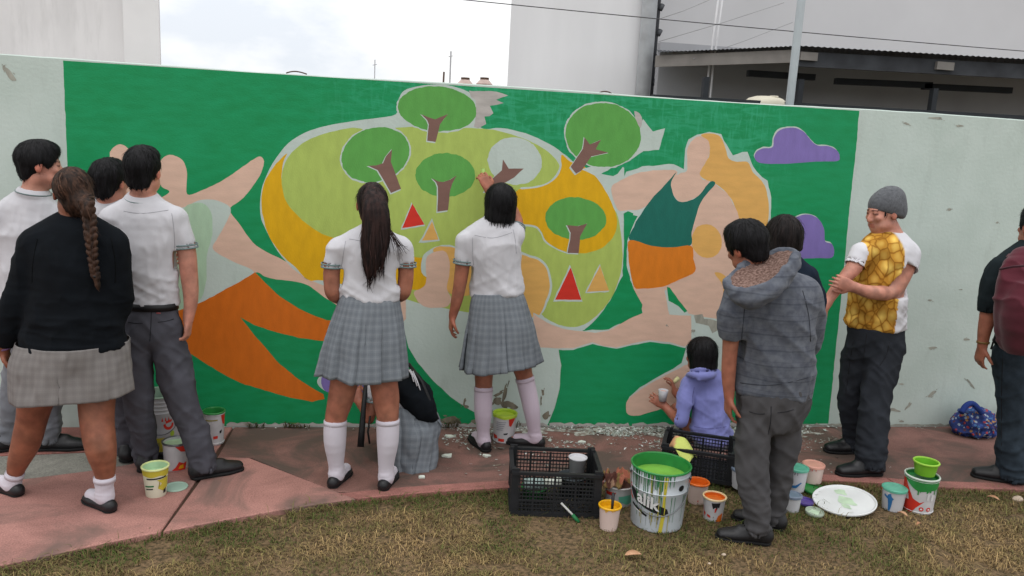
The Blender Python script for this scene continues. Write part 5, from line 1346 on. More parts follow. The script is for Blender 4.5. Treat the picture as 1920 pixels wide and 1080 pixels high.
# ---- boy partly hidden between them
Y = -0.50
P3, C, fr, K = build_person('student in white polo mostly hidden between the braided student and the belted student', gr(262, 862), dict(
    s=1.0, seed=3, head=(205, 342, Y), face=(0.30, 1, 0.0), hs=0.97, skin=SK1, nk=1.0,
    torso=[(236, 610, 46, Y), (235, 580, 46, Y), (234, 560, 46, Y), (226, 500, 50, Y), (216, 440, 52, Y), (210, 412, 50, Y, .6), (207, 395, 38, Y, .6), (206, 378, 18, Y+.01, .9)],
    arms=[dict(pts=[(166, 415, 16, Y), (164, 460, 15, Y+.03), (166, 505, 13, Y+.07), (190, 520, 11, Y+.2), (214, 505, 8, Y+.24)], sleeve=1.2, hand=((.6, .4, .3), (0, -1, 0), -1, .6)),
          dict(pts=[(256, 415, 16, Y), (262, 460, 15, Y+.03), (262, 505, 13, Y+.07), (250, 520, 11, Y+.2), (236, 505, 8, Y+.24)], sleeve=1.2, hand=((-.6, .4, .3), (0, -1, 0), 1, .6))],
    legs=[[(218, 612, 27, Y), (222, 690, 25, Y), (228, 745, 23, Y), (236, 800, 21, Y), (239, 842, 20, Y), (240, 852, 20, Y)],
          [(246, 612, 26, Y), (248, 690, 23, Y), (252, 745, 21, Y), (258, 800, 19, Y), (262, 838, 18, Y), (263, 846, 18, Y)]],
    feet=[(-.1, .9), (.95, .1)], lower='trousers', lmat=m_grey_t, waist=(235, 572, Y), belt=True, npel=3,
    top=dict(POLO, hem=(235, 578, Y))))
hair_short(P3, C, fr, 0.97, h_black, 31)

# ---- boy at the left edge, face in profile
Y = -0.36
P1, C, fr, K = build_person('student with black hair and profile turned right at the left edge, white polo, grey trousers', gr(72, 838), dict(
    s=1.03, seed=6, head=(74, 310, Y), face=(1, 0.42, -0.05), hs=1.0, skin=SK1, nk=1.05,
    torso=[(58, 640, 48, Y, .75), (57, 605, 48, Y, .75), (55, 575, 50, Y, .75), (52, 520, 54, Y, .72), (50, 460, 58, Y, .7), (50, 415, 58, Y, .62), (56, 385, 42, Y, .65), (63, 362, 19, Y, .9)],
    arms=[dict(pts=[(0, 405, 18, Y-.02), (-10, 460, 18, Y-.02), (-12, 510, 16, Y-.01), (5, 545, 13, Y+.1), (40, 545, 9.5, Y+.18)], sleeve=1.4, hand=((.8, .4, .1), (0, -1, 0), -1, .6)),
          dict(pts=[(104, 405, 18, Y+.02), (118, 460, 17, Y+.02), (122, 505, 15, Y+.04), (128, 540, 12, Y+.1), (128, 565, 9.5, Y+.12)], sleeve=1.2, hand=((0, .4, -.8), (-1, 0, 0), 1, .6))],
    legs=[[(36, 640, 27, Y), (32, 700, 25, Y), (28, 745, 22, Y), (22, 790, 20, Y), (18, 815, 19.5, Y), (17, 824, 19, Y)],
          [(80, 640, 28, Y), (90, 700, 26, Y), (94, 745, 23, Y), (95, 790, 20, Y), (93, 815, 20, Y), (92, 824, 20, Y)]],
    feet=[(.7, .35), (1.0, .05)], lower='trousers', lmat=m_lgrey_t, waist=(57, 592, Y), belt=True, npel=3,
    top=dict(POLO, hem=(57, 600, Y))))
hair_short(P1, C, fr, 1.0, h_black, 11, full=0.004)

# ---- boy in the striped hoodie
Y = -1.50
m_hoodie = None
def hoodie_mat():
    m = mat('hoodie_knit', srgb(78, 82, 92), rough=0.95, col2=srgb(98, 102, 110), vscale=30, sheen=0.05, bump=0.3, bscale=300, bdist=0.002)
    n, l = m.node_tree.nodes, m.node_tree.links; b = n['Principled BSDF']; src = b.inputs['Base Color'].links[0].from_socket
    tc = n.new('ShaderNodeTexCoord'); sp = n.new('ShaderNodeSeparateXYZ'); l.new(tc.outputs['Object'], sp.inputs[0])
    nz = n.new('ShaderNodeTexNoise'); nz.inputs['Scale'].default_value = 6; l.new(tc.outputs['Object'], nz.inputs['Vector'])
    a = n.new('ShaderNodeMath'); a.operation = 'MULTIPLY_ADD'; l.new(nz.outputs['Fac'], a.inputs[0]); a.inputs[1].default_value = 0.018; l.new(sp.outputs['Z'], a.inputs[2])
    d = n.new('ShaderNodeMath'); d.operation = 'DIVIDE'; l.new(a.outputs[0], d.inputs[0]); d.inputs[1].default_value = 0.075
    f = n.new('ShaderNodeMath'); f.operation = 'FRACT'; l.new(d.outputs[0], f.inputs[0])
    c = n.new('ShaderNodeValToRGB'); l.new(f.outputs[0], c.inputs['Fac']); c.color_ramp.interpolation = 'CONSTANT'
    e = c.color_ramp.elements; e[0].position = 0; e[0].color = (1, 1, 1, 1); e[1].position = 0.42; e[1].color = (0.88, 0.89, 0.90, 1)
    for p_, v in ((0.62, (0.58, 0.60, 0.64, 1)), (0.72, (0.95, 0.95, 0.97, 1)), (0.94, (0.78, 0.80, 0.84, 1))):
        q = e.new(p_); q.color = v
    mx = n.new('ShaderNodeMix'); mx.data_type = 'RGBA'; mx.blend_type = 'MULTIPLY'; mx.inputs['Factor'].default_value = 0.75
    l.new(src, mx.inputs['A']); l.new(c.outputs['Color'], mx.inputs['B']); l.new(mx.outputs['Result'], b.inputs['Base Color'])
    return m
m_hoodie = hoodie_mat()
P9, C, fr, K = build_person('student in grey striped hoodie with brown fleece-lined hood, standing by the paint pots', gr(1425, 1005, GZ), dict(
    s=0.98, seed=9, z0=GZ, tk=0.78, lw=0.80, head=(1401, 463, Y+.06), face=(-0.42, 1, -0.35), lean=(-0.30, 0.1, 0), hs=0.98, skin=SK2, nk=0.95,
    torso=[(1448, 775, 64, Y), (1452, 740, 74, Y), (1454, 690, 76, Y), (1455, 640, 77, Y), (1454, 590, 80, Y), (1452, 562, 77, Y, .62), (1444, 538, 56, Y+.02, .6), (1432, 522, 26, Y+.04, .9)],
    arms=[dict(pts=[(1385, 555, 24, Y), (1374, 600, 24, Y-.01), (1370, 640, 16, Y), (1366, 700, 14, Y), (1367, 742, 10, Y)], sleeve=1.85, puff=1.35, hand=((.05, .05, -1), (1, 0, 0), 1, .5)),
          dict(pts=[(1512, 548, 24, Y), (1518, 600, 22, Y+.05), (1512, 650, 18, Y+.12), (1480, 660, 14, Y+.2), (1450, 650, 10, Y+.24)], sleeve=2.5, puff=1.2, hand=((-.7, .3, 0), (0, -1, 0), -1, .6))],
    legs=[[(1416, 755, 38, Y), (1412, 810, 35, Y-.01), (1411, 865, 33, Y-.02), (1416, 920, 30, Y-.04), (1420, 970, 28, Y-.05), (1421, 992, 27, Y-.05)],
          [(1476, 755, 38, Y), (1472, 810, 34, Y+.02), (1464, 865, 30, Y+.05), (1455, 920, 26, Y+.08), (1448, 960, 24, Y+.10), (1446, 978, 23, Y+.10)]],
    feet=[(-.95, .28), (-.7, .5)], lower='trousers', lmat=m_hood_t, waist=(1446, 705, Y), npel=3, pelk=0.93,
    top=dict(name='hoodie', mat=m_hoodie, collar=False, bands=False, neck=False, hem=(1450, 738, Y, (-0.08, 0, -1.0)), tvox=0.0085,
             terms=[((3, 3, 4), 0.018, None), (np.array([[2.5, 0, 6.0], [0, 2.5, 0], [0, 0, 8.0]]), 0.014, None), ((18, 18, 5), 0.007, None)])))
hair_short(P9, C, fr, 0.98, h_black, 91, full=0.006)
# hood lying open on the back, fleece inside
c0 = at(1426, 530, Y-.10)
def hood_ring(pts): return np.array([at(x, y, Y+dy) for x, y, dy in pts])
rim = catmull(hood_ring([(1364, 532, -.14), (1390, 547, -.23), (1425, 541, -.26), (1460, 516, -.24), (1490, 484, -.16), (1488, 469, -.05), (1462, 470, .03), (1434, 478, .05), (1404, 492, .02), (1374, 512, -.05)]), 5, True)
S = SDF(rim.min(0)-.12, rim.max(0)+.10, 0.007)
dn = np.array([0.03, -.02, -1.0])
low = [rim.mean(0)+(p-rim.mean(0))*0.72+dn*0.075+np.array([0, -.03, 0]) for p in rim]
for a_, b_ in zip(rim, low): S.loft([a_, (a_+b_)/2+unit(a_-rim.mean(0))*0.012, b_], [0.013, 0.022, 0.022], k=0.012, sub=1)
S.loft(np.vstack([rim, rim[:1]]), 0.0125, k=0.006, sub=1)
V, Fc = S.mesh(2); V = folds(V, Fc, [((9, 9, 14), 0.014, None)], 92)
hood = mk('hood', V, Fc, m_hoodie, P9)
m_fleece = mat('brown_fleece', srgb(94, 70, 62), rough=1.0, col2=srgb(142, 116, 106), vscale=90, bump=1.0, bscale=130, bdist=0.012, lo=0.4, hi=0.62)
ctr = rim.mean(0); V = []; n = len(rim); rows = 7
for i in range(rows+1):
    t = i/rows
    for p in rim:
        q = p+(ctr-p)*t*0.96-np.array([0, 0, 1])*(0.018*math.sin(t*math.pi/2))+unit(p-ctr)*(-0.004)
        V.append(q)
V = np.array(V); V[:, 2] += 0.006*(fbm(V*90, 3)-0.5)*2+0.004
Fc = np.array([(i*n+j, i*n+(j+1) % n, (i+1)*n+(j+1) % n, (i+1)*n+j) for i in range(rows) for j in range(n)])
mk('fleece_lining', V, Fc, m_fleece, hood)

# ---- student half hidden behind the hoodie
Y = -1.02
m_navyt = cloth_mat('navy_top', srgb(24, 34, 48), var=0.15, sheen=0.0)
P10, C, fr, K = build_person('student with rounded dark hair and navy top half hidden behind the hooded student', gr(1452, 915), dict(
    s=0.95, seed=10, head=(1466, 450, Y), face=(-0.15, 1, -0.05), hs=0.95, skin=SK1, nk=0.9,
    torso=[(1458, 690, 48, Y), (1460, 650, 48, Y), (1462, 620, 48, Y), (1466, 580, 50, Y), (1470, 540, 52, Y), (1474, 515, 48, Y, .6), (1478, 497, 32, Y, .6), (1478, 484, 16, Y+.01, .9)],
    arms=[dict(pts=[(1428, 520, 15, Y), (1424, 565, 14, Y+.03), (1426, 600, 12, Y+.08), (1440, 612, 10, Y+.18), (1456, 605, 8, Y+.22)], sleeve=3.6, puff=1.25, hand=((.7, .3, 0), (0, -1, 0), -1, .6)),
          dict(pts=[(1517, 518, 15, Y), (1530, 550, 13.5, Y), (1533, 580, 12, Y), (1533, 592, 9, Y), (1535, 602, 7.5, Y)], sleeve=3.0, puff=1.3, hand=((.05, .2, -.9), (-1, 0, 0), 1, .7, .9))],
    legs=[[(1440, 695, 26, Y), (1438, 750, 22, Y), (1437, 800, 19, Y), (1438, 850, 17, Y), (1439, 885, 16, Y), (1440, 898, 16, Y)],
          [(1468, 695, 26, Y), (1464, 750, 22, Y), (1460, 800, 18, Y), (1456, 850, 16, Y), (1454, 885, 15, Y), (1454, 898, 15, Y)]],
    feet=[(-.2, .9), (.1, .9)], lower='trousers', lmat=m_navy, waist=(1460, 650, Y), npel=3,
    top=dict(name='jumper', mat=m_navyt, collar=False, bands=False, hem=(1460, 665, Y))))
hair_bob(P10, C, fr, 0.95, h_dark, 101, low=-0.07, wide=1.02)

# ---- young man with the beanie
Y = -0.62
m_potato = None
def potato_mat():
    m = bpy.data.materials.new('potato_print'); m.use_nodes = True; n, l = m.node_tree.nodes, m.node_tree.links
    b = n['Principled BSDF']; b.inputs['Roughness'].default_value = 0.9; b.inputs['Specular IOR Level'].default_value = 0.15
    tc = n.new('ShaderNodeTexCoord'); mp = n.new('ShaderNodeMapping'); mp.inputs['Scale'].default_value = (1.35, 1.35, 0.95); mp.inputs['Rotation'].default_value = (0.3, 0.5, 0.2); l.new(tc.outputs['Object'], mp.inputs['Vector'])
    nz = n.new('ShaderNodeTexNoise'); nz.inputs['Scale'].default_value = 9; l.new(mp.outputs['Vector'], nz.inputs['Vector'])
    ad = n.new('ShaderNodeMix'); ad.data_type = 'VECTOR'; ad.inputs['Factor'].default_value = 0.05; l.new(mp.outputs['Vector'], ad.inputs['A']); l.new(nz.outputs['Color'], ad.inputs['B'])
    vo = n.new('ShaderNodeTexVoronoi'); vo.inputs['Scale'].default_value = 15; vo.feature = 'F1'; l.new(ad.outputs['Result'], vo.inputs['Vector'])
    vd = n.new('ShaderNodeTexVoronoi'); vd.inputs['Scale'].default_value = 15; vd.feature = 'DISTANCE_TO_EDGE'; l.new(ad.outputs['Result'], vd.inputs['Vector'])
    r1 = n.new('ShaderNodeValToRGB'); e = r1.color_ramp.elements; e[0].position = 0.0; e[0].color = (*srgb(236, 200, 104), 1); e[1].position = 0.62; e[1].color = (*srgb(184, 134, 52), 1); l.new(vo.outputs['Distance'], r1.inputs['Fac'])
    hs = n.new('ShaderNodeHueSaturation'); l.new(r1.outputs['Color'], hs.inputs['Color']); sp = n.new('ShaderNodeSeparateXYZ'); l.new(vo.outputs['Color'], sp.inputs[0])
    q = n.new('ShaderNodeMath'); q.operation = 'MULTIPLY_ADD'; q.inputs[1].default_value = 0.5; q.inputs[2].default_value = 0.7; l.new(sp.outputs['X'], q.inputs[0]); l.new(q.outputs[0], hs.inputs['Value'])
    r2 = n.new('ShaderNodeValToRGB'); e = r2.color_ramp.elements; e[0].position = 0.0; e[0].color = (0.40, 0.28, 0.14, 1); e[1].position = 0.09; e[1].color = (1, 1, 1, 1); l.new(vd.outputs['Distance'], r2.inputs['Fac'])
    mx = n.new('ShaderNodeMix'); mx.data_type = 'RGBA'; mx.blend_type = 'MULTIPLY'; mx.inputs['Factor'].default_value = 0.8; l.new(hs.outputs['Color'], mx.inputs['A']); l.new(r2.outputs['Color'], mx.inputs['B'])
    at_ = n.new('ShaderNodeAttribute'); at_.attribute_name = 'print'
    m2 = n.new('ShaderNodeMix'); m2.data_type = 'RGBA'; l.new(at_.outputs['Fac'], m2.inputs['Factor']); m2.inputs['A'].default_value = (0.62, 0.615, 0.65, 1); l.new(mx.outputs['Result'], m2.inputs['B'])
    l.new(m2.outputs['Result'], b.inputs['Base Color'])
    return m
fdir = unit((-0.80, -0.60, 0)); sdir = np.array([-fdir[1], fdir[0], 0.0])
tc_ = at(1640, 530, Y); sleeve_px = 1672
def potato_attr(V):
    d = (V-tc_)@fdir; ex_ = np.array([np.dot(v-CAM, CR)/np.dot(v-CAM, CF) for v in V])
    sx = (V@np.array([CR[0], CR[1], 0])) > at(1598, 480, Y-.06)@np.array([CR[0], CR[1], 0])
    sa, sb_ = at(1606, 474, Y-.06), at(1584, 520, Y-.10); tt_ = np.clip(((V-sa)@(sb_-sa))/np.dot(sb_-sa, sb_-sa), 0, 1); ds = np.linalg.norm(V-(sa+tt_[:, None]*(sb_-sa)), axis=1)
    return {'print': np.where(ds < 0.072, 0, 1)*np.where(sx | (V[:, 2] < at(1600, 505, Y)[2]), 1, 0)* np.clip((d-0.005)/0.012, 0, 1)*np.where(V[:, 2] > at(1640, 622, Y)[2], 1, 0)*np.where((V@np.array([CR[0], CR[1], 0])) < at(sleeve_px, 500, Y)@np.array([CR[0], CR[1], 0]), 1, 0)}
P11, C, fr, K = build_person('person in grey beanie with arms crossed over a yellow potato-print t-shirt', gr(1600, 872), dict(
    s=1.02, seed=12, head=(1658, 399, Y), face=(-1, -0.12, -0.16), hs=1.0, skin=SK1, nk=1.08,
    torso=[(1640, 650, 48, Y, .85), (1642, 622, 53, Y, .85), (1642, 600, 54, Y, .85), (1646, 560, 53, Y, .85), (1654, 510, 57, Y, .85), (1660, 478, 56, Y, .75), (1666, 455, 40, Y, .75), (1672, 440, 20, Y, .9)],
    arms=[dict(pts=[(1612, 478, 17, Y-.06), (1602, 500, 16, Y-.08), (1585, 520, 13, Y-.10), (1562, 550, 11, Y-.12), (1546, 575, 8.5, Y-.14)], sleeve=0.95, puff=1.3, hand=((-.55, -.1, -.7), (.2, 1, 0), 1, .5)),
          dict(pts=[(1700, 478, 21, Y), (1694, 505, 20, Y-.04), (1672, 545, 16, Y-.10), (1632, 548, 13.5, Y-.18), (1600, 538, 9.5, Y-.20)], sleeve=1.0, puff=1.35, hand=((-.9, -.05, .25), (.1, .9, 0), 1, .7))],
    legs=[[(1616, 650, 36, Y+.05), (1606, 700, 34, Y+.08), (1600, 745, 30, Y+.10), (1602, 800, 27, Y+.14), (1606, 828, 26, Y+.15), (1607, 838, 26, Y+.15)],
          [(1660, 650, 38, Y-.05), (1650, 700, 36, Y-.08), (1642, 750, 32, Y-.12), (1637, 810, 31, Y-.16), (1634, 860, 30, Y-.19), (1633, 876, 29, Y-.20)]],
    feet=[(-1, .02), (-1, -.02)], lower='trousers', lmat=m_navy, waist=(1642, 610, Y), npel=3, fs=1.08, lw=0.83,
    top=dict(name='shirt', mat=potato_mat(), collar=False, bands=False, hem=(1642, 612, Y), attrs=potato_attr, tvox=0.007)))
S = SDF(C-.17, C+.2, 0.006); M = np.array(fr)
def pb(x, y, z): return C+fr[0]*x+fr[1]*y+fr[2]*z
S.ell(pb(0, -0.020, 0.045), np.array([0.093, 0.112, 0.098]), M, 0)
S.ell(pb(0, -0.050, 0.095), np.array([0.060, 0.066, 0.055]), M, 0.04)
S.ell(pb(0, -0.052, 0.0), np.array([0.089, 0.075, 0.075]), M, 0.03)
S.cut(pb(0, 0.085, 0.030), -fr[2]+0.42*fr[1]*1.0, 0.01)
S.cut(pb(0, -0.05, -0.058), -fr[2], 0.01)
V, Fc = S.mesh(2); N_ = vnormals(V, Fc); rel = V-C
V = V+N_*(0.0022*np.sin(np.arctan2(rel@fr[0], rel@fr[1])*58))[:, None]
bean = mk('beanie', V, Fc, cloth_mat('beanie', srgb(92, 94, 98), var=0.15, bscale=300, vscale=60), P11)
# dark fringe under the beanie
S = SDF(C-.17, C+.2, 0.006)
S.ell(pb(0, -0.012, 0.030), np.array([0.080, 0.100, 0.088]), M, 0); S.cut(pb(0, .085, .036), fr[2]-0.4*fr[1]); S.ell(pb(0, .115, -.05), np.array([.082, .085, .098]), M, .008, 'sub'); S.cut(pb(0, 0, -.055), -fr[2])
for q in (-1, 1): S.ell(pb(q*.09, .02, -.03), np.array([.03, .035, .045]), M, .008, 'sub')
hair_obj(P11, S, h_black, pb(0, -.02, .13), fr[2], n=160, L=.03, w=.004, seed=111)

# ---- student at the right edge
Y = -0.93
m_jack = cloth_mat('dark_jacket', srgb(27, 35, 38), var=0.15, sheen=0.0)
P12, C, fr, K = build_person('student at the right edge in dark jacket and jeans', gr(1905, 915), dict(
    s=1.02, seed=13, head=(1945, 428, Y), face=(0.1, 1, 0), hs=1.0, skin=SK2, nk=1.05,
    torso=[(1925, 665, 56, Y), (1926, 630, 56, Y), (1928, 595, 56, Y), (1932, 550, 60, Y), (1934, 515, 64, Y), (1936, 492, 62, Y, .62), (1938, 475, 46, Y, .62), (1941, 462, 22, Y+.01, .9)],
    arms=[dict(pts=[(1872, 510, 20, Y), (1860, 545, 19, Y), (1854, 585, 16, Y), (1846, 620, 12.5, Y), (1842, 648, 9, Y)], sleeve=2.0, puff=1.3, hand=((-.02, .08, -1), (1, 0, 0), 1, .55)),
          dict(pts=[(2000, 510, 20, Y), (2010, 545, 19, Y), (2014, 585, 16, Y), (2018, 620, 12.5, Y), (2018, 648, 9, Y)], sleeve=2.0, puff=1.3, hand=((.02, .08, -1), (-1, 0, 0), -1, .55))],
    legs=[[(1898, 665, 35, Y), (1901, 720, 34, Y), (1902, 770, 31, Y), (1900, 830, 29, Y-.01), (1898, 880, 27, Y-.02), (1897, 893, 27, Y-.02)],
          [(1955, 665, 35, Y), (1960, 720, 34, Y), (1965, 770, 31, Y), (1968, 830, 29, Y), (1970, 880, 27, Y), (1970, 890, 27, Y)]],
    feet=[(-.9, .45), (.5, .8)], lower='trousers', lmat=m_jeans, waist=(1926, 640, Y), npel=3, fs=1.05,
    top=dict(name='jacket', mat=m_jack, collar=True, bands=False, hem=(1926, 645, Y))))
hair_short(P12, C, fr, 1.0, h_black, 121, full=0.004)
for h in [c for c in P12.children if c.name.startswith('jacket')]:
    for g in list(h.children): g.data.materials[0] = m_jack
w = K['arms'][0][0][-1]
ringband(P12, 'bracelet', w+np.array([0, 0, 0.02]), (0, 0.05, 1), 0.031, 0.012, mat('bracelet', srgb(120, 92, 50), rough=0.4), th=0.004)

# ---- crouching student in the lavender hoodie
Y = -0.26
m_lav = cloth_mat('lavender_fleece', srgb(124, 128, 186), var=0.07)
P8, C, fr, K = build_person('crouching student with black bob in lavender hoodie, painting the foot of the wall', gr(1310, 815), dict(
    s=0.92, seed=8, head=(1314, 668, Y+.02), face=(-0.55, 1, -0.15), hs=0.92, skin=SK2, nk=0.85,
    torso=[(1334, 828, 38, Y-.07, .85), (1334, 800, 39, Y-.06, .8), (1333, 770, 38, Y-.04, .75), (1330, 745, 38, Y-.02, .7), (1326, 725, 38, Y, .65), (1322, 710, 34, Y, .62), (1319, 698, 18, Y+.01, .9)],
    arms=[dict(pts=[(1291, 722, 13, Y+.01), (1284, 750, 13, Y-.04), (1277, 786, 12, Y-.08), (1262, 778, 9.5, Y+.00), (1247, 762, 7.5, Y+.06)], sleeve=2.15, puff=1.3, hand=((-.8, .2, .5), (.35, .8, -.3), -1, .5, .95)),
          dict(pts=[(1352, 722, 14, Y+.02), (1350, 755, 13, Y+.08), (1325, 765, 11, Y+.14), (1290, 750, 10, Y+.16), (1266, 735, 7.5, Y+.16)], sleeve=2.2, puff=1.2, hand=((-.3, .3, .9), (-.8, .3, 0), -1, .7, .95))],
    legs=[[(1308, 815, 21, Y-.03), (1288, 795, 20, Y+.04), (1268, 765, 17, Y+.11), (1284, 788, 14, Y+.08), (1300, 812, 10, Y+.04)],
          [(1345, 815, 20, Y-.03), (1345, 790, 19, Y+.08), (1342, 770, 16, Y+.14), (1344, 790, 14, Y+.12), (1346, 808, 10, Y+.08)]],
    feet=[(-.1, .9), (-.1, .9)], fs=0.85, lower='trousers', lmat=m_lgrey_t, waist=(1326, 812, Y), npel=2,
    top=dict(name='hoodie', mat=m_lav, collar=False, bands=False, hem=(1326, 818, Y), tvox=0.007, extra=[
        lambda S: S.loft([at(1290, 704, Y+.05), at(1294, 702, Y-.05), at(1315, 706, Y-.11), at(1334, 703, Y-.08), at(1342, 696, Y+.04)], np.array([.016, .018, .024, .024, .016]), k=0.006), lambda S: S.loft([at(1296, 694, Y-.02), at(1312, 693, Y-.08), at(1332, 690, Y-.06), at(1340, 686, Y+.03)], np.array([.012, .016, .020, .014]), k=0.005), lambda S: S.loft([at(1310, 712, Y-.12), at(1326, 709, Y-.11), at(1338, 700, Y-.06)], np.array([.010, .013, .010]), k=0.004)])))
hair_bob(P8, C, fr, 0.92, h_black, 81, low=-0.105)

# ---- student bent forward by the wall, wearing a black backpack
Y = -0.55
P6, C, fr, K = build_person('student in white shirt and plaid skirt crouching forward at the wall behind the ponytail student', gr(765, 860), dict(
    s=0.92, seed=14, head=(712, 690, -.30), face=(-0.6, .8, -0.35), lean=(-.5, .3, 0), hs=0.92, skin=SK2, nk=0.85,
    torso=[(784, 800, 36, Y-.02, .8), (774, 780, 36, Y, .8), (758, 758, 35, Y+.05, .75), (742, 738, 35, Y+.10, .7), (728, 720, 34, Y+.16, .65), (722, 708, 18, Y+.2, .9)],
    arms=[dict(pts=[(706, 728, 14, Y+.16), (697, 752, 13, Y+.14), (692, 785, 11, Y+.12), (684, 770, 9.5, Y+.2), (675, 755, 7, Y+.28)], sleeve=1.1, hand=((-.3, .4, .7), (0, 1, 0), 1, .5)),
          dict(pts=[(740, 740, 14, Y+.2), (730, 760, 13, Y+.24), (715, 775, 11, Y+.26), (704, 755, 9.5, Y+.34), (698, 738, 7, Y+.4)], sleeve=1.1, hand=((-.3, .4, .7), (0, 1, 0), 1, .5))],
    legs=[[(776, 805, 24, Y-.02), (758, 800, 20, Y+.08), (742, 798, 17, Y+.14), (756, 820, 15, Y+.06), (770, 842, 11, Y-.02)],
          [(792, 805, 24, Y-.02), (776, 800, 20, Y+.10), (760, 796, 17, Y+.17), (772, 816, 15, Y+.08), (784, 836, 11, Y+.01)]],
    feet=[(-.6, .6), (-.6, .6)], shoe='flat', lower='skirt', top=dict(POLO, hem=(772, 782, Y, (0.6, 0, -.6))),
    skirt=[(766, 760, 34, Y, -9), (776, 778, 46, Y, -6), (780, 806, 48, Y-.03, 0), (776, 845, 43, Y-.06, 0), (770, 882, 40, Y-.10, 0)], skirt_kw=dict(npl=9, amp=0.16, flat=0.85, pleat_from=0.0, crump=0.03)))
hair_bob(P6, C, fr, 0.92, h_black, 61, low=-0.10)

# ---- seams, pockets and hems
def darker(name, rgb): return cloth_mat(name, srgb(*rgb), var=0.1, sheen=0.0)
m_seam_w = darker('seam_white', (150, 150, 156)); m_seam_g = darker('seam_grey', (38, 38, 42)); m_seam_h = darker('seam_hoodie', (56, 59, 66)); m_seam_l = darker('seam_lav', (82, 82, 132))
for Pp, nm, lines, r_, mm in (
    (P5, 'shirt', ([(648, 452), (644, 475), (640, 500)], [(742, 450), (748, 475), (750, 500)], [(655, 448), (700, 454), (740, 447)]), .0016, m_seam_w),
    (P7, 'shirt', ([(886, 445), (886, 470), (888, 496)], [(962, 430), (966, 450), (968, 475)], [(890, 441), (925, 446), (960, 436)]), .0016, m_seam_w),
    (P4, 'shirt', ([(322, 400), (326, 430), (328, 466)], [(232, 396), (268, 400), (316, 394)]), .0016, m_seam_w),
    (P4, 'trousers', ([(284, 582), (283, 610), (281, 640)], [(296, 604), (312, 602), (326, 598)], [(240, 604), (254, 606), (268, 606)], [(331, 584), (344, 610), (352, 640)]), .0022, m_seam_g),
    (P9, 'trousers', ([(1446, 762), (1445, 790), (1440, 815)], [(1405, 772), (1420, 776), (1434, 776)], [(1458, 774), (1474, 772), (1488, 768)]), .0022, m_seam_g),
    (P9, 'hoodie', ([(1388, 718), (1450, 722), (1524, 706)], [(1398, 560), (1394, 600), (1390, 640)], [(1505, 545), (1516, 590), (1520, 640)]), .0024, m_seam_h),
    (P8, 'hoodie', ([(1302, 726), (1298, 750), (1300, 775)], [(1302, 800), (1330, 804), (1362, 800)]), .0018, m_seam_l),
    (P11, 'trousers', ([(1600, 640), (1592, 690), (1586, 740)], [(1668, 640), (1662, 665), (1650, 685)], [(1625, 625), (1622, 650), (1618, 680)]), .0022, m_seam_g),
    (P12, 'trousers', ([(1880, 665), (1878, 740), (1878, 850)],), .0022, m_seam_g),
    (P2, 'sweater', ([(70, 448), (62, 490), (60, 530)], [(208, 446), (216, 490), (216, 530)]), .0022, darker('seam_black', (6, 8, 10)))):
    ob = part_of(Pp, nm)
    for ln in lines: surf_line(ob, 'seam', ln, r_, mm)
surf_line(part_of(P4, 'trousers'), 'brand_tag', [(293, 587), (297, 587), (301, 587)], .004, mat('tag_red', srgb(150, 80, 84), rough=.8))

# ================================================================== PAINT POTS, CRATES AND BAGS
def plast(name, c, rough=0.45, var=0.06, **k): return mat('plastic_'+name, c, rough=rough, var=var, **k)
m_wpl = plast('white', srgb(186, 186, 190)); m_pkpl = plast('pinkish', srgb(206, 184, 176)); m_tin = mat('painted_tin', srgb(180, 187, 193), rough=0.38, var=0.10, vscale=9, spec=0.5)
m_wtin = mat('white_tin', srgb(190, 188, 190), rough=0.4, var=0.10, vscale=12); m_steel = mat('bare_steel', srgb(120, 122, 124), rough=0.35, metal=0.8)
def gloss(name, rgb, rough=0.3): return mat('wet_'+name, srgb(*rgb), rough=rough, var=0.10, vscale=18, spec=0.5)
W_GREEN = gloss('green', (42, 128, 62)); W_LIME = gloss('lime', (120, 176, 70)); W_YEL = gloss('yellow', (214, 160, 20)); W_ORG = gloss('orange', (214, 104, 30)); W_PALE = gloss('pale_green', (176, 206, 168))
W_RED = gloss('red', (190, 52, 36)); W_BLUE = gloss('blue', (40, 96, 150)); W_TEAL = gloss('teal', (90, 164, 140)); W_PURP = gloss('purple', (84, 66, 140)); W_LIMY = gloss('lime_yellow', (170, 196, 60)); W_GREY = gloss('greyblue', (110, 122, 140)); W_FLESH = gloss('flesh', (206, 150, 134))
D_BLACK = mat('print_black', srgb(26, 26, 28), rough=0.6); D_WHITE = mat('print_white', srgb(205, 205, 205), rough=0.6); D_RED = mat('print_red', srgb(196, 50, 36), rough=0.5, var=0.1); D_YEL = mat('print_yellow', srgb(190, 176, 60), rough=0.5); D_GRN = mat('print_green', srgb(34, 108, 62), rough=0.5); D_OLIVE = mat('print_olive', srgb(150, 140, 70), rough=0.5); D_BLUE = mat('print_blue', srgb(44, 104, 156), rough=0.5)

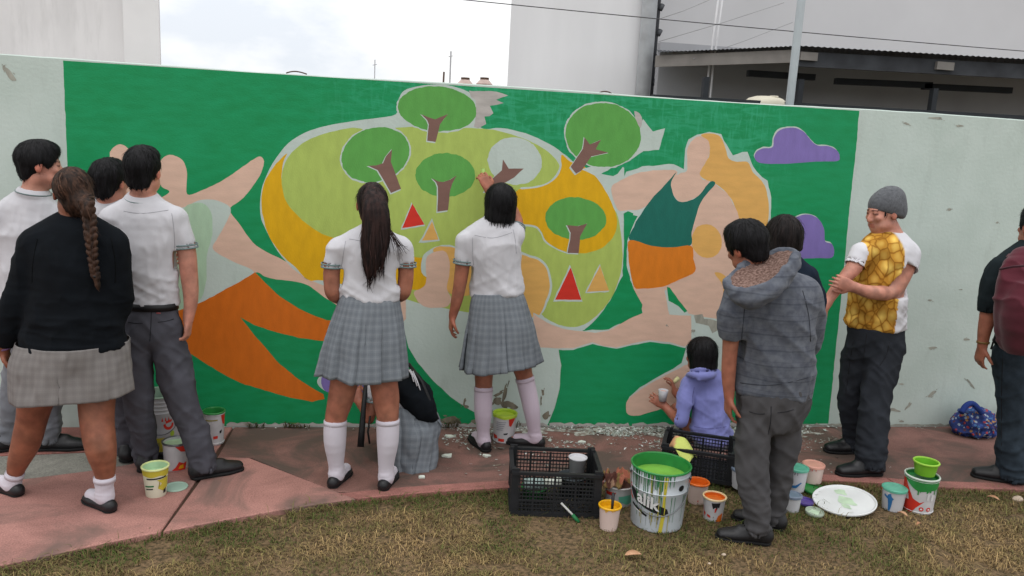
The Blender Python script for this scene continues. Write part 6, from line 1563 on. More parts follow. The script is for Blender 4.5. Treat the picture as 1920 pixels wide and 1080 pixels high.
class Pot:
    """round container standing where the photo shows it; ang 0 faces the camera"""
    def __init__(s, name, label, cx, ybase, ytop, hwt, hwb, material, cat='paint pot', z0=0.0, group='paint pots and buckets', wall=0.003, base_pt=None, cxt=None, yaw0=None):
        front = gr(cx, ybase, z0); away = unit((front-CAM)*np.array([1, 1, 0]))
        s.rb = hwb*mpp(front); s.c = front+away*s.rb*0.98 if base_pt is None else np.array(base_pt); s.rt = hwt*mpp(s.c)
        s.h = max(0.03, at(cx if cxt is None else cxt, ytop, s.c[1])[2]-s.c[2]); s.away = away
        s.E = empty(name, s.c); tag(s.E, label, cat, group)
        s.m = material; s.wall = wall
    def r(s, t): return s.rb+(s.rt-s.rb)*t
    def body(s, beads=(), lvl=None, paint=None, rim=None, inner=None, lid=None, n=40):
        prof = [(0.0, 0.0), (s.rb*0.97, 0.0), (s.rb, 0.004)]
        for t in sorted(set([0.03, 1.0]+[b for q in beads for b in (q-0.015, q, q+0.015)])):
            prof.append((s.r(t)+(0.004 if t in beads else 0), s.h*t))
        o = autosmooth(MB().lathe(s.c, prof, n).build('body', s.m, s.E), 50)
        il = lvl if lvl is not None else 0.05
        if lid is None:
            mi = inner or s.m
            autosmooth(MB().lathe(s.c, [(s.rt-s.wall, s.h-0.001), (s.r(il)-s.wall, s.h*il)], n).build('inner_wall', mi, s.E), 50)
            k = MB().disc(s.c, s.r(il)-s.wall*0.9, s.h*il, n)
            k.build('paint' if paint else 'inner_floor', paint or mi, s.E)
        if rim: 
            autosmooth(MB().lathe(s.c, [(s.rt-0.004, s.h-0.003), (s.rt-0.002, s.h+0.003), (s.rt+0.003, s.h+0.0035), (s.rt+0.006, s.h), (s.rt+0.004, s.h-0.006), (s.rt, s.h-0.006)], n).build('rim', rim, s.E), 60)
        if lid:
            autosmooth(MB().lathe(s.c, [(s.rt+0.003, s.h-0.012), (s.rt+0.005, s.h-0.010), (s.rt+0.005, s.h+0.001), (s.rt+0.001, s.h+0.004), (s.rt-0.006, s.h+0.004), (s.rt-0.008, s.h+0.001), (0.0, s.h+0.001)], n).build('lid', lid, s.E), 40)
        return s
    def pt(s, ang, t, off=0.0015):
        a = math.radians(ang); d = -s.away*math.cos(a)+np.array([-s.away[1], s.away[0], 0])*-math.sin(a)
        return s.c+d*(s.r(t)+off)+np.array([0, 0, s.h*t])
    def decal(s, poly, material, off=0.0015, name='printed_mark', step=10.0, parent=None):
        P = [np.array(p, float) for p in poly]; a0 = min(p[0] for p in P); a1 = max(p[0] for p in P); mb = MB(); k = math.floor(a0/step)
        def clip(Q, val, keep_gt):
            R_ = []
            for i in range(len(Q)):
                A, B = Q[i], Q[(i+1) % len(Q)]; ia = (A[0] >= val) if keep_gt else (A[0] <= val); ib = (B[0] >= val) if keep_gt else (B[0] <= val)
                if ia: R_.append(A)
                if ia != ib: t = (val-A[0])/(B[0]-A[0]); R_.append(A+(B-A)*t)
            return R_
        while k*step < a1:
            Q = clip(P, k*step, True); Q = clip(Q, (k+1)*step, False) if Q else Q
            if len(Q) >= 3: mb.add([s.pt(q[0], q[1], off) for q in Q], [tuple(range(len(Q)))])
            k += 1
        return mb.build(name, material, parent or s.E) if mb.F else None
    def drips(s, material, n, a0, a1, lmin, lmax, seed, w=2.0, top=0.985, off=0.0022):
        g = random.Random(seed)
        for i in range(n):
            a = g.uniform(a0, a1); L = g.uniform(lmin, lmax); ww = w*g.uniform(0.6, 1.6)
            s.decal([(a-ww, top), (a+ww, top), (a+ww*0.5, top-L*0.6), (a+ww*0.55, top-L), (a, top-L-0.015), (a-ww*0.55, top-L), (a-ww*0.5, top-L*0.6)], material, off, 'drip')
    def handle(s, material, drop=0.45, r=0.0025, a=82):
        pts = []
        for t in np.linspace(-1, 1, 17):
            q = s.pt(t*a, 0.86-drop*(1-t*t)**0.6*0.9, 0.006); pts.append(q)
        MB().tube(pts, r, 6).build('handle', material, s.E, True)
        for sg in (-1, 1):
            q = s.pt(sg*a, 0.86, 0.0); d = unit(q-s.c-np.array([0, 0, s.h*0.86])); MB().tube([q, q+d*0.010], 0.012, 10).build('handle_ear', material, s.E, True)
    def text(s, body, ang, t, hfrac, material, off=0.002, shear=0.0, weight=0.0, parent=None, name='lettering', slope=0.0):
        cu = bpy.data.curves.new('lettering', 'FONT'); cu.body = body; cu.size = 1.0; cu.offset = weight; cu.shear = shear; cu.resolution_u = 2
        o = bpy.data.objects.new('tmp', cu); COL.objects.link(o); dg = bpy.context.evaluated_depsgraph_get(); me = bpy.data.meshes.new_from_object(o.evaluated_get(dg))
        V = np.array([v.co[:] for v in me.vertices]); Fc = [tuple(p.vertices) for p in me.polygons]
        bpy.data.objects.remove(o, do_unlink=True); bpy.data.meshes.remove(me); bpy.data.curves.remove(cu)
        k = hfrac*s.h; R_ = s.r(t); W = [s.pt(ang+math.degrees(v[0]*k/R_), t+v[1]*hfrac+slope*v[0]*hfrac, off) for v in V]
        return mk(name, np.array(W), Fc, material, parent or s.E, smooth=False)

# ---- big dented bucket with green paint
B = Pot('paint_bucket', 'large dripping pale blue metal bucket of green paint with bold printed lettering', 1228, 1000, 869, 54, 49, m_tin, 'bucket', GZ, cxt=1233)
B.body(beads=(0.66, 0.90), lvl=0.80, paint=W_LIME, rim=W_GREEN, inner=W_GREEN).handle(m_steel, 0.62)
B.drips(D_GRN, 34, -66, 8, 0.08, 0.42, 3, 0.9); B.drips(D_BLACK, 8, -60, 0, 0.2, 0.5, 13, 0.5); B.drips(D_GRN, 7, 5, 30, 0.05, 0.22, 5, 0.8); B.drips(D_OLIVE, 3, -18, 4, 0.3, 0.85, 4, 2.0)
B.decal([(9, .96), (16, .96), (15, .6), (17, .3), (14, .02), (6, .02), (9, .3), (10, .6)], D_YEL, 0.0019, 'drip')
B.decal([(-72, .66), (-60, .63), (-30, .56), (8, .47), (20, .43), (24, .36), (14, .32), (-12, .36), (-45, .44), (-64, .50), (-72, .56)], D_BLACK, 0.0024)
B.text('alik', -46, .475, .27, D_WHITE, .0036, weight=0.03, slope=-0.22)
B.decal([(-76, .70), (-68, .68), (-70, .58), (-66, .50), (-60, .46), (-62, .44), (-70, .47), (-76, .54)], D_RED, 0.0030)
B.decal([(-62, .40), (-40, .35), (-20, .28), (-22, .25), (-42, .31), (-63, .36)], D_BLACK, 0.0024)
B.decal([(-56, .345), (-40, .31), (-34, .295), (-35, .285), (-44, .303), (-56, .33)], D_WHITE, 0.0034)
B.decal([(48+7*math.cos(t), .76+.05*math.sin(t)) for t in np.linspace(0, 6.0, 14)], D_BLACK, 0.0024)
B.drips(D_BLACK, 4, -50, 10, 0.12, 0.3, 9, .5, top=.30); B.drips(D_GRN, 12, -60, 70, 0.1, 0.5, 19, .6, top=.62); B.drips(D_OLIVE, 8, -40, 30, 0.1, 0.3, 23, .9, top=.34)
# ---- yellow pot with marker
B = Pot('paint_pot', 'pinkish pot with bright yellow rim and a black brush handle in it', 1140, 998, 947, 20, 16.5, m_pkpl, z0=GZ); B.body(lvl=.80, paint=W_YEL, rim=W_YEL, inner=W_YEL); B.drips(W_YEL, 12, -80, 80, .03, .14, 2, 5)
br = empty('paint_brush', B.c+np.array([0.01, 0, .05])); tag(br, 'black brush handle standing in the yellow-rimmed pot', 'brush')
MB().tube([B.c+np.array([.012, 0, .05]), at(1150, 925, B.c[1])], [.006, .0085], 10).build('handle', m_leather, br, True)
MB().tube([B.c+np.array([.012, 0, .012]), B.c+np.array([.012, 0, .052])], [.011, .008], 10).build('bristles', W_YEL, br, True)
# ---- orange tubs
B = Pot('paint_pot', 'pink tub with orange paint inside, beside the big metal bucket', 1305, 947, 903, 19.5, 16, m_pkpl, z0=GZ); B.body(lvl=.72, paint=W_ORG, rim=W_ORG, inner=W_ORG); B.drips(W_ORG, 6, -80, 80, .02, .07, 8, 5); B.decal([(6, .25), (12, .26), (11, .17), (7, .16)], D_RED)
B = Pot('paint_can', 'small white can of orange paint with red and black marks near the black shoe', 1335, 979, 930, 20.5, 17.5, m_wtin, z0=GZ); B.body(lvl=.86, paint=W_ORG, rim=gloss('cream', (230, 205, 160)), inner=W_ORG)
B.decal([(-12, .86), (34, .90), (30, .66), (22, .70), (18, .55), (10, .68), (-2, .60)], D_BLACK, .002); B.decal([(8, .62), (16, .66), (15, .48), (7, .44)], D_RED, .0026); B.decal([(-62, .40), (-46, .36), (-44, .26), (-58, .28)], D_RED); B.decal([(-34, .33), (-14, .28), (-12, .18), (-32, .22)], D_RED); B.decal([(30, .30), (60, .42), (62, .03), (20, .03)], W_ORG, .002); B.decal([(-70, .62), (-66, .64), (-50, .20), (-54, .18)], D_RED)
# ---- pots behind the hooded student
B = Pot('paint_pot', 'white pot with dull blue lid left of the hooded student, behind his legs', 1392, 921, 878, 24, 21, m_wpl, z0=0.0); B.body(lid=W_GREY); B.drips(D_OLIVE, 5, -60, 30, .05, .2, 6, 2)
B = Pot('paint_pot', 'white tub with teal lid and a blue brush stroke right of the trouser leg', 1490, 924, 876, 19, 16, m_wpl, z0=GZ*0.5); B.body(lid=W_TEAL); B.drips(D_BLACK, 3, -20, 20, .05, .14, 3, 3, top=.9); B.decal([(-60, .40), (-30, .30), (0, .34), (30, .50), (34, .46), (4, .22), (-30, .20), (-60, .30)], D_BLUE, .002)
B = Pot('paint_pot', 'small white jar with grey lid nearest the trouser leg', 1482, 962, 927, 16, 14.5, m_wpl, z0=GZ); B.body(lid=W_GREY); B.drips(D_OLIVE, 4, -50, 50, .06, .2, 11, 3)
B = Pot('paint_pot', 'pink pot with reddish drips behind the green lid', 1521, 908, 870, 19, 17, m_pkpl, z0=0.0); B.body(lid=W_FLESH); B.drips(D_RED, 12, -80, 80, .05, .28, 12, 3)
# ---- small white bucket with a blue figure, and the can stack
B = Pot('paint_bucket', 'small white bucket with a blue paint mark and teal lid', 1671, 960, 914, 21, 18, m_wpl, 'bucket', GZ); B.body(lid=W_TEAL)
B.decal([(-46, .78), (-30, .70), (-24, .82), (-12, .84), (-8, .72), (4, .62), (-2, .56), (-4, .30), (-10, .04), (-20, .04), (-22, .34), (-26, .58), (-48, .68)], D_BLUE, .002)
B.decal([(-24+6*math.cos(t), .86+.05*math.sin(t)) for t in np.linspace(0, 6.0, 10)], D_WHITE, .0026)
B.decal([(-75, .97), (-60, .95), (-62, .89), (-75, .91)], D_RED, .007)
B = Pot('paint_can', 'red and green printed can with wet green paint running down', 1718, 964, 890, 29, 26, m_wtin, 'paint can', GZ); B.body(beads=(.06, .93), lvl=.90, paint=W_GREEN, rim=gloss('white', (190, 200, 190)), inner=W_GREEN)
B.decal([(-82, .90), (-60, .90), (-46, .74), (-34, .60), (-20, .42), (6, .34), (22, .40), (-6, .18), (-20, .02), (-82, .02)], D_RED, .0018)
B.decal([(-80, .96), (82, .96), (82, .78), (66, .74), (50, .72), (34, .70), (18, .68), (4, .66), (-10, .67), (-24, .72), (-40, .80), (-60, .90)], W_GREEN, .0026, 'spilled_paint'); B.drips(W_GREEN, 9, -20, 75, .06, .22, 21, 3.5, top=.74, off=.0029)
B.decal([(-78, .62), (-40, .52), (-36, .36), (-58, .34), (-78, .48)], D_WHITE, .0028); B.decal([(-72, .54), (-62, .56), (-52, .48), (-58, .44), (-66, .50)], D_BLUE, .0036)
for a in (14, 42): B.decal([(a+9*math.cos(t), .17+.06*math.sin(t)) for t in np.linspace(0, 2*math.pi, 14, endpoint=False)], D_RED, .0022); B.decal([(a+4*math.cos(t), .17+.025*math.sin(t)) for t in np.linspace(0, 2*math.pi, 10, endpoint=False)], D_WHITE, .003)
B.decal([(28, .62), (36, .62), (36, .44), (28, .44)], D_WHITE, .003); B.decal([(44, .60), (54, .60), (54, .42), (44, .42)], D_WHITE, .003)
cb_ = B.c+np.array([0.012, 0.0, B.h+.004])
L = Pot('paint_tub', 'lime green tub standing on top of the red and green can', 1724, 960, 864, 22, 19, plast('lime', srgb(112, 168, 44)), 'paint pot', GZ, base_pt=cb_); L.rb = .052; L.rt = .064; L.h = .075; L.body(lvl=.12, rim=plast('lime_rim', srgb(150, 196, 70)), inner=plast('lime_in', srgb(104, 172, 40)))
# ---- left side
B = Pot('paint_cup', 'yellow and white printed paper cup standing on the pink path', 293, 934, 873, 23, 18, mat('paper_cup', srgb(212, 212, 190), rough=0.6, var=0.05), 'cup', 0.0); B.body(lvl=.75, paint=W_PALE, inner=W_PALE, rim=gloss('cup_rim', (206, 214, 150)))
B.decal([(-85, .96), (85, .96), (85, .74), (50, .72), (20, .78), (-20, .73), (-60, .76), (-85, .73)], D_YEL, .001); B.decal([(-45, .70), (55, .73), (55, .68), (-45, .65)], D_BLACK, .0014); B.decal([(5, .64), (70, .68), (72, .30), (40, .22), (10, .34), (30, .50)], D_YEL, .0012); B.decal([(40, .26), (58, .30), (58, .14), (40, .12)], D_BLACK, .0016); B.decal([(-60, .42), (-10, .46), (-10, .41), (-60, .37)], D_GRN, .0016); B.decal([(-55, .32), (-15, .35), (-15, .31), (-55, .28)], D_BLACK, .0016)
c_ = gr(330, 914); lid = empty('pot_lid', c_); tag(lid, 'pale green pot lid lying on the path beside the yellow cup', 'lid')
MB().lathe(c_, [(.0, .0005), (.058, .0005), (.060, .004), (.058, .008), (.052, .008), (.050, .005), (0, .005)], 32).build('disc', plast('palegreen', srgb(150, 176, 160)), lid)
B = Pot('paint_bucket', 'tall white plastic bucket with ribbed rim and red logo behind the grey trousers', 304, 862, 736, 33, 30, m_wpl, 'bucket', 0.0, cxt=304); B.body(beads=(.74, .80, .86, .92), lvl=.6, rim=plast('mint', srgb(170, 196, 176)), inner=plast('mint', srgb(170, 196, 176))); B.handle(m_steel, .5)
B.decal([(-60, .34), (10, .36), (10, .12), (-60, .10)], D_YEL, .0016); B.decal([(-30, .27), (-6, .29), (-6, .20), (-30, .18)], D_OLIVE, .0022)
B.decal([(24+17*math.cos(t), .56+.085*math.sin(t)) for t in np.linspace(math.pi*0.95, math.pi*2.05, 14)]+[(24+10*math.cos(t), .57+.05*math.sin(t)) for t in np.linspace(math.pi*2.05, math.pi*0.95, 14)], D_RED, .002)
for a in (4, 14, 24): B.decal([(a-3, .62), (a, .69), (a+3, .62)], D_RED, .0022)
B.decal([(14, .62), (34, .64), (34, .60), (14, .58)], D_RED, .0024); B.decal([(36+8*math.cos(t), .40+.05*math.sin(t)) for t in np.linspace(0, 6, 14)], W_LIMY, .002)
B = Pot('paint_can', 'white can with red corner print in front of the tall white bucket', 332, 884, 826, 24, 22, m_wtin, 'paint can', 0.0); B.body(beads=(.95,), lvl=.9, paint=W_PALE, rim=m_steel, inner=m_wtin)
B.decal([(-10, .98), (30, .98), (40, .70), (18, .74), (4, .86)], D_RED, .0018); B.decal([(-24, .03), (40, .03), (46, .32), (30, .28), (10, .36), (-6, .16)], D_RED, .0018); B.decal([(6, .10), (30, .10), (28, .24), (14, .22)], W_YEL, .0024)
B = Pot('paint_can', 'white and red can by the wall right of the grey trousers', 402, 836, 770, 19, 17, m_wtin, 'paint can', 0.0); B.body(beads=(.06, .94), lvl=.8, paint=W_GREEN, rim=W_GREEN, inner=W_GREEN)
B.decal([(40, .92), (78, .94), (78, .58), (52, .66)], D_RED, .0018); B.decal([(-6, .30), (20, .31), (20, .22), (-6, .21)], D_RED, .0018); B.decal([(-60, .80), (20, .82), (20, .78), (-60, .76)], D_OLIVE, .0018); B.decal([(30, .44), (48, .48), (44, .38), (32, .36)], D_BLACK, .002)
B = Pot('paint_can', 'white can with red triangles and lime rim between the white socks', 944, 832, 774, 22, 20, m_wtin, 'paint can', 0.0); B.body(beads=(.05, .94), lvl=.9, paint=W_LIMY, rim=W_LIMY, inner=W_LIMY)
B.decal([(-80, .99), (80, .99), (78, .90), (40, .93), (0, .89), (-40, .93), (-78, .90)], W_LIMY, .005, 'spilled_paint')
B.decal([(20, .90), (60, .92), (34, .62), (24, .66)], D_RED, .0018); B.decal([(40, .03), (78, .03), (76, .36), (60, .22)], D_RED, .0018); B.decal([(-70, .30), (-40, .28), (-34, .16), (-60, .14)], D_RED, .0018); B.decal([(-30, .18), (2, .18), (2, .07), (-30, .07)], D_RED, .0018)
for k in range(5): B.decal([(-42, .78-k*.07), (8-4*k, .80-k*.07), (8-4*k, .775-k*.07), (-42, .755-k*.07)], mat('print_grey', srgb(138, 140, 146), rough=0.6), .002)
B.decal([(-4, .38), (20, .40), (16, .34), (0, .33)], D_BLACK, .002)
# ---- clear tub and crumpled rag between crate and bucket
B = Pot('paint_tub', 'cloudy plastic tub with green paint left of the big bucket', 1158, 952, 906, 27, 24, plast('cloudy', srgb(176, 176, 176)), 'paint pot', GZ); B.body(lvl=.85, paint=W_FLESH, rim=plast('cloudy_rim', srgb(190, 186, 184)), inner=plast('cloudy', srgb(176, 176, 176)))
B.decal([(0, .60), (40, .66), (80, .60), (80, .20), (40, .16), (4, .34)], W_TEAL, .002, 'spilled_paint'); B.decal([(-60, .74), (-10, .78), (-20, .6), (-60, .56)], D_RED, .002)
rt_ = B.c+np.array([0, 0, B.h]); n = 34; V = []; Fc = []
for i in range(n):
    for j in range(n):
        u_, v_ = (i/(n-1)-.5)*2, (j/(n-1)-.5)*2; rr = math.hypot(u_, v_)
        x_, y_ = u_*.085+.012*math.sin(v_*7+1), v_*.075+.012*math.sin(u_*6); V.append((rt_[0]+x_-.005, rt_[1]+y_, rt_[2]+.012-max(0, rr-.75)*.07))
V = np.array(V); V[:, 2] += .055*ridge(V*np.array([17, 17, 3]), 31)+.02*ridge(V*np.array([40, 40, 3]), 33)-.006
Fc = np.array([(i*n+j, (i+1)*n+j, (i+1)*n+j+1, i*n+j+1) for i in range(n-1) for j in range(n-1)])
rc = np.array([srgb(158, 96, 76), srgb(120, 98, 60), srgb(86, 52, 44), srgb(168, 134, 110)])[(fbm(V*np.array([30, 14, 8]), 4, 2)*5.2-0.9).astype(int).clip(0, 3)]
rg = mk('paint_rag', V, Fc, mat('rag', (1, 1, 1), rough=.95, var=.1, attr='Col'), None, attrs={'Col': rc}); rg.modifiers.new('t', 'SOLIDIFY').thickness = .003
tag(rg, 'crumpled paint-stained rag on the tub between crate and bucket', 'rag')

# ---- plastic crates
m_crate = mat('black_crate', srgb(30, 31, 34), rough=0.55, var=0.15, vscale=20)
def crate(label, c, rz, w, d, h, open_end=False):
    E = empty('plastic_crate', c); tag(E, label, 'crate', 'black plastic crates')
    R_ = Matrix.Rotation(rz, 3, 'Z')
    def T(x, y, z): return np.array(c)+np.array(R_ @ Vector((x, y, z)))
    def bx(mb, x, y, z, sx, sy, sz): mb.box(T(x, y, z), (sx, sy, sz), rz)
    for axis, sg, L, o in (('x', -1, w, d), ('x', 1, w, d), ('y', -1, d, w), ('y', 1, d, w)):
        mb = MB(); nv = int(L/0.018); nh = int(h/0.021)
        for i in range(1, nv):
            u_ = -L/2+L*i/nv; t_ = 0.0045 if i % 6 else 0.011
            bx(mb, *((u_, sg*o/2, h/2) if axis == 'x' else (sg*o/2, u_, h/2)), *((t_, .006, h-.03) if axis == 'x' else (.006, t_, h-.03)))
        for i in range(1, nh):
            z = h*i/nh; t_ = 0.0045 if i % 4 else 0.010
            bx(mb, *((0, sg*(o/2+.0012), z) if axis == 'x' else (sg*(o/2+.0012), 0, z)), *((L-.02, .006, t_) if axis == 'x' else (.006, L-.02, t_)))
        mb.build('side_panel', m_crate, E)
        mb = MB(); bx(mb, *((0, sg*(o/2+.004), h) if axis == 'x' else (sg*(o/2+.004), 0, h)), *((L+.012, .022, .016) if axis == 'x' else (.022, L-.02, .016)))
        mb.build('top_rail', m_crate, E)
        mb = MB(); bx(mb, *((0, sg*(o/2+.003), .012) if axis == 'x' else (sg*(o/2+.003), 0, .012)), *((L+.01, .016, .022) if axis == 'x' else (.016, L-.02, .022)))
        mb.build('bottom_rail', m_crate, E)
    for sx in (-1, 1):
        for sy in (-1, 1):
            mb = MB(); bx(mb, sx*(w/2-.012), sy*(d/2-.004), h/2+.012, .040, .018, h+.022); bx(mb, sx*(w/2-.003), sy*(d/2-.02), h/2+.011, .020, .036, h+.02); mb.build('corner_post', m_crate, E)
    mb = MB()
    for i in range(1, 13): bx(mb, 0, -d/2+d*i/13, .012, w-.01, .010, .006)
    for i in range(1, 17): bx(mb, -w/2+w*i/17, 0, .0155, .010, d-.01, .006)
    mb.build('base', m_crate, E)
    return E, T
nl = gr(958, 966, GZ); nr = gr(1121, 972, GZ); ux = unit(nr-nl); uy = np.array([-ux[1], ux[0], 0]); W1 = np.linalg.norm(nr-nl); D1 = .33
E1, T1 = crate('black plastic crate standing in the grass left of the big bucket', (nl+nr)/2+uy*D1/2+np.array([0, 0, .002]), math.atan2(ux[1], ux[0]), W1, D1, .235)
c2 = gr(1308, 893, GZ)
E2, T2 = crate('black plastic crate turned at an angle behind the lavender student and the orange tub', c2+np.array([0, 0.02, .03]), math.radians(-24), .40, .30, .17)
# contents
def small_tub(p, r, h, material, label, name='plastic_tub', cat='tub', lidm=None):
    E = empty(name, p); tag(E, label, cat)
    MB().lathe(p, [(0, 0), (r*.85, 0), (r, h), (r+.004, h), (r+.004, h-.006), (r, h-.006)], 28).build('body', material, E, True)
    MB().disc(p, r*.97, h*.9, 28).build('contents', lidm or material, E); return E
q = at(1082, 882, T1(.11, .08, 0)[1]); small_tub(np.array([q[0], q[1], GZ+.13]), .048, .105, m_wpl, 'white tub inside the left crate near its right end')
small_tub(T1(.11, .08, .022), .075, .105, plast('dark', srgb(60, 66, 70)), 'dark tub at the bottom of the left crate under the white one')
b_ = T1(-.08, -.03, .055); bo = empty('spray_bottle', b_); tag(bo, 'pale plastic bottle lying inside the left crate', 'bottle')
MB().tube([b_+np.array([-.08, 0, .06]), b_+np.array([.02, 0, .065])], .032, 14).build('body', plast('pale', srgb(150, 168, 166)), bo, True)
MB().tube([b_+np.array([.03, 0, .065]), b_+np.array([.12, 0.01, .07])], .026, 14).build('label_sleeve', plast('paler', srgb(186, 190, 180)), bo, True)
small_tub(T1(-.10, .02, .022), .07, .06, W_GREEN, 'green-stained dish at the bottom of the left crate')
s_ = gr(1080, 979, GZ); st = empty('stir_stick', s_); tag(st, 'white stirring stick with green tip leaning on the left crate', 'stick')
tp = at(1052, 943, T1(0, -D1/2, 0)[1]-.012)
MB().tube([s_+np.array([0, 0, .02]), tp], .006, 8).build('shaft', plast('stick', srgb(190, 190, 186)), st, True)
MB().tube([s_+np.array([.012, -.01, .004]), s_+(tp-s_)*.25+np.array([0, 0, .015])], .010, 8).build('tip', D_GRN, st, True)
# stained paper over the crate rail
pv = []; nu, nv_ = 14, 8
pa = [at(1262, 822, c2[1]+.10), at(1276, 822, c2[1]-.02), at(1300, 858, c2[1]-.12)]
for i in range(nu+1):
    t = i/nu; p = catmull(np.array(pa), 7)[min(14, i)]
    for j in range(nv_+1):
        v = j/nv_-.5; pv.append(p+np.array([.10*v, .09*v, .05*v-.20*v*v*(1 if v > 0 else .4)+.006*math.sin(t*9+v*5)]))
pv = np.array(pv); pf = np.array([(i*(nv_+1)+j, (i+1)*(nv_+1)+j, (i+1)*(nv_+1)+j+1, i*(nv_+1)+j+1) for i in range(nu) for j in range(nv_)])
tt = np.repeat(np.linspace(0, 1, nu+1), nv_+1)[:, None]+0.3*(fbm(pv*20, 3)[:, None]-.5)
pcq = np.where(tt < .42, np.array(srgb(214, 160, 120)), np.array(srgb(196, 206, 110)))
ob = mk('stained_paper', pv, pf, mat('paper', (1, 1, 1), rough=.8, var=.05, attr='Col'), None, attrs={'Col': pcq}); ob.modifiers.new('t', 'SOLIDIFY').thickness = .002
tag(ob, 'peach and lime paint-stained paper hanging over the angled crate edge', 'paper')
# cup held by the lavender student, and her sponge
cc = at(1243, 742, -.20); cu = empty('paint_cup', cc); tag(cu, 'white paint cup held by the crouching student in lavender', 'cup')
MB().lathe(cc-np.array([0, 0, .035]), [(0, 0), (.024, 0), (.033, .075), (.031, .076), (.028, .06), (0, .06)], 24).build('body', m_wpl, cu, True)
MB().disc(cc-np.array([0, 0, .035]), .029, .064, 24).build('paint', W_FLESH, cu)
sp_ = at(1268, 714, -.07); tag(MB().tube([sp_-np.array([.02, 0, .015]), sp_+np.array([.02, .02, .012])], [.012, .016], 10).build('paint_sponge', mat('sponge', srgb(206, 200, 150), rough=1), None, True), 'small pale sponge against the wall above the lavender student hand', 'sponge')

# ---- loose lids
def lid_at(px, py, hw, tilt, tz, material, label, z, ringm=None, paint=None):
    c = gr(px, py, z); r = hw*mpp(c); M_ = Matrix.Rotation(tz, 3, 'Z') @ Matrix.Rotation(tilt, 3, 'X')
    E = empty('pot_lid', c); tag(E, label, 'lid', 'loose lids in the grass')
    autosmooth(MB().lathe(c, [(0, 0), (r*.93, 0), (r, .006), (r*1.01, .014), (r*.985, .017), (r*.95, .014), (r*.93, .008), (0, .008)], 48, M_).build('disc', material, E), 35)
    if paint:
        a = np.linspace(0, 2*math.pi, 28, endpoint=False); c3 = Vector([float(v) for v in c])
        for (ox, oy, sx, sy) in paint:
            pts = [c3+M_ @ Vector((r*(ox+sx*math.cos(t)*(1+.25*math.sin(3*t+ox*9))), r*(oy+sy*math.sin(t)*(1+.2*math.cos(4*t))), .0095)) for t in a]
            MB().add(pts, [tuple(range(28))]).build('paint_smear', gloss('faint', (190, 212, 184)), E)
    return E
lid_at(1528, 921, 22, math.radians(3), 0.3, W_GREEN, 'green lid half under the big white lid', GZ+.012)
lid_at(1583, 941, 56, math.radians(8), math.radians(-70), plast('lidwhite', srgb(214, 216, 216)), 'big round white lid with pale green paint traces lying in the grass', GZ+.028, paint=[(.05, .02, .34, .22), (-.45, .35, .22, .16), (.30, -.25, .18, .10)])
lid_at(1508, 943, 17, 0, 0, W_PURP, 'purple lid lying in the grass by the small jar', GZ+.010)
lid_at(1527, 963, 17, math.radians(4), 0, plast('clear', srgb(164, 176, 160)), 'small clear lid with green paint in front of the purple lid', GZ+.010, paint=[(0, 0, .6, .5)])

# ---- backpacks and bags
def bag_mat(name, base, cols, scale=26):
    m = bpy.data.materials.new(name); m.use_nodes = True; n, l = m.node_tree.nodes, m.node_tree.links; b = n['Principled BSDF']; b.inputs['Roughness'].default_value = .8
    tc = n.new('ShaderNodeTexCoord'); vo = n.new('ShaderNodeTexVoronoi'); vo.inputs['Scale'].default_value = scale; l.new(tc.outputs['Object'], vo.inputs['Vector'])
    sp = n.new('ShaderNodeSeparateXYZ'); l.new(vo.outputs['Color'], sp.inputs[0]); r = n.new('ShaderNodeValToRGB'); r.color_ramp.interpolation = 'CONSTANT'; l.new(sp.outputs['X'], r.inputs['Fac'])
    for i, c in enumerate(cols):
        e = r.color_ramp.elements[i] if i < 2 else r.color_ramp.elements.new(i/len(cols)); e.position = i/len(cols); e.color = (*c, 1)
    d = n.new('ShaderNodeMath'); d.operation = 'LESS_THAN'; l.new(vo.outputs['Distance'], d.inputs[0]); d.inputs[1].default_value = .52
    mx = n.new('ShaderNodeMix'); mx.data_type = 'RGBA'; l.new(d.outputs[0], mx.inputs['Factor']); mx.inputs['A'].default_value = (*base, 1); l.new(r.outputs['Color'], mx.inputs['B']); l.new(mx.outputs['Result'], b.inputs['Base Color'])
    return m
Y = -0.93
m_mar = cloth_mat('maroon_nylon', srgb(84, 36, 46), var=0.12, bscale=500); m_mar2 = cloth_mat('maroon_dark', srgb(58, 28, 36), var=0.12)
c_ = at(1925, 560, Y-.20); bp = empty('backpack', c_); tag(bp, 'maroon backpack worn by the student at the right edge', 'backpack')
S = SDF(c_-.30, c_+.30, .008); Q, Rr = JJ([(1926, 640, 46, Y-.19), (1925, 610, 56, Y-.21), (1924, 560, 57, Y-.22), (1926, 515, 50, Y-.20), (1930, 487, 34, Y-.17)])
S.loft(Q, Rr, Rr*.62, CR, .02); S.loft(*JJ([(1922, 632, 40, Y-.27), (1921, 590, 42, Y-.29), (1922, 560, 36, Y-.28)]), k=.02)
V, Fc = S.mesh(2); V = folds(V, Fc, [((6, 6, 9), .016, None)], 77); mk('bag', V, Fc, m_mar, bp)
MB().tube([at(1874, 505, Y-.29), at(1900, 500, Y-.335), at(1925, 498, Y-.345), at(1960, 500, Y-.33)], .006, 6).build('zip', m_mar2, bp, True)
for px0, px1 in ((1898, 1872), (1965, 1992)):
    MB().tube([at(px0, 494, Y-.13), at(px0-4 if px0 < 1930 else px0+4, 480, Y-.04), at(px1, 500, Y+.11), at(px1, 560, Y+.13), at(px1, 630, Y-.08)], .016, 8).build('strap', m_mar, bp, True)
MB().tube([at(1874, 610, Y-.16), at(1866, 630, Y-.15), at(1858, 655, Y-.15)], .006, 6).build('loose_strap', m_belt, bp, True)
MB().tube([at(1915, 487, Y-.18), at(1925, 476, Y-.17), at(1938, 487, Y-.18)], .008, 6).build('grab_loop', m_mar2, bp, True)
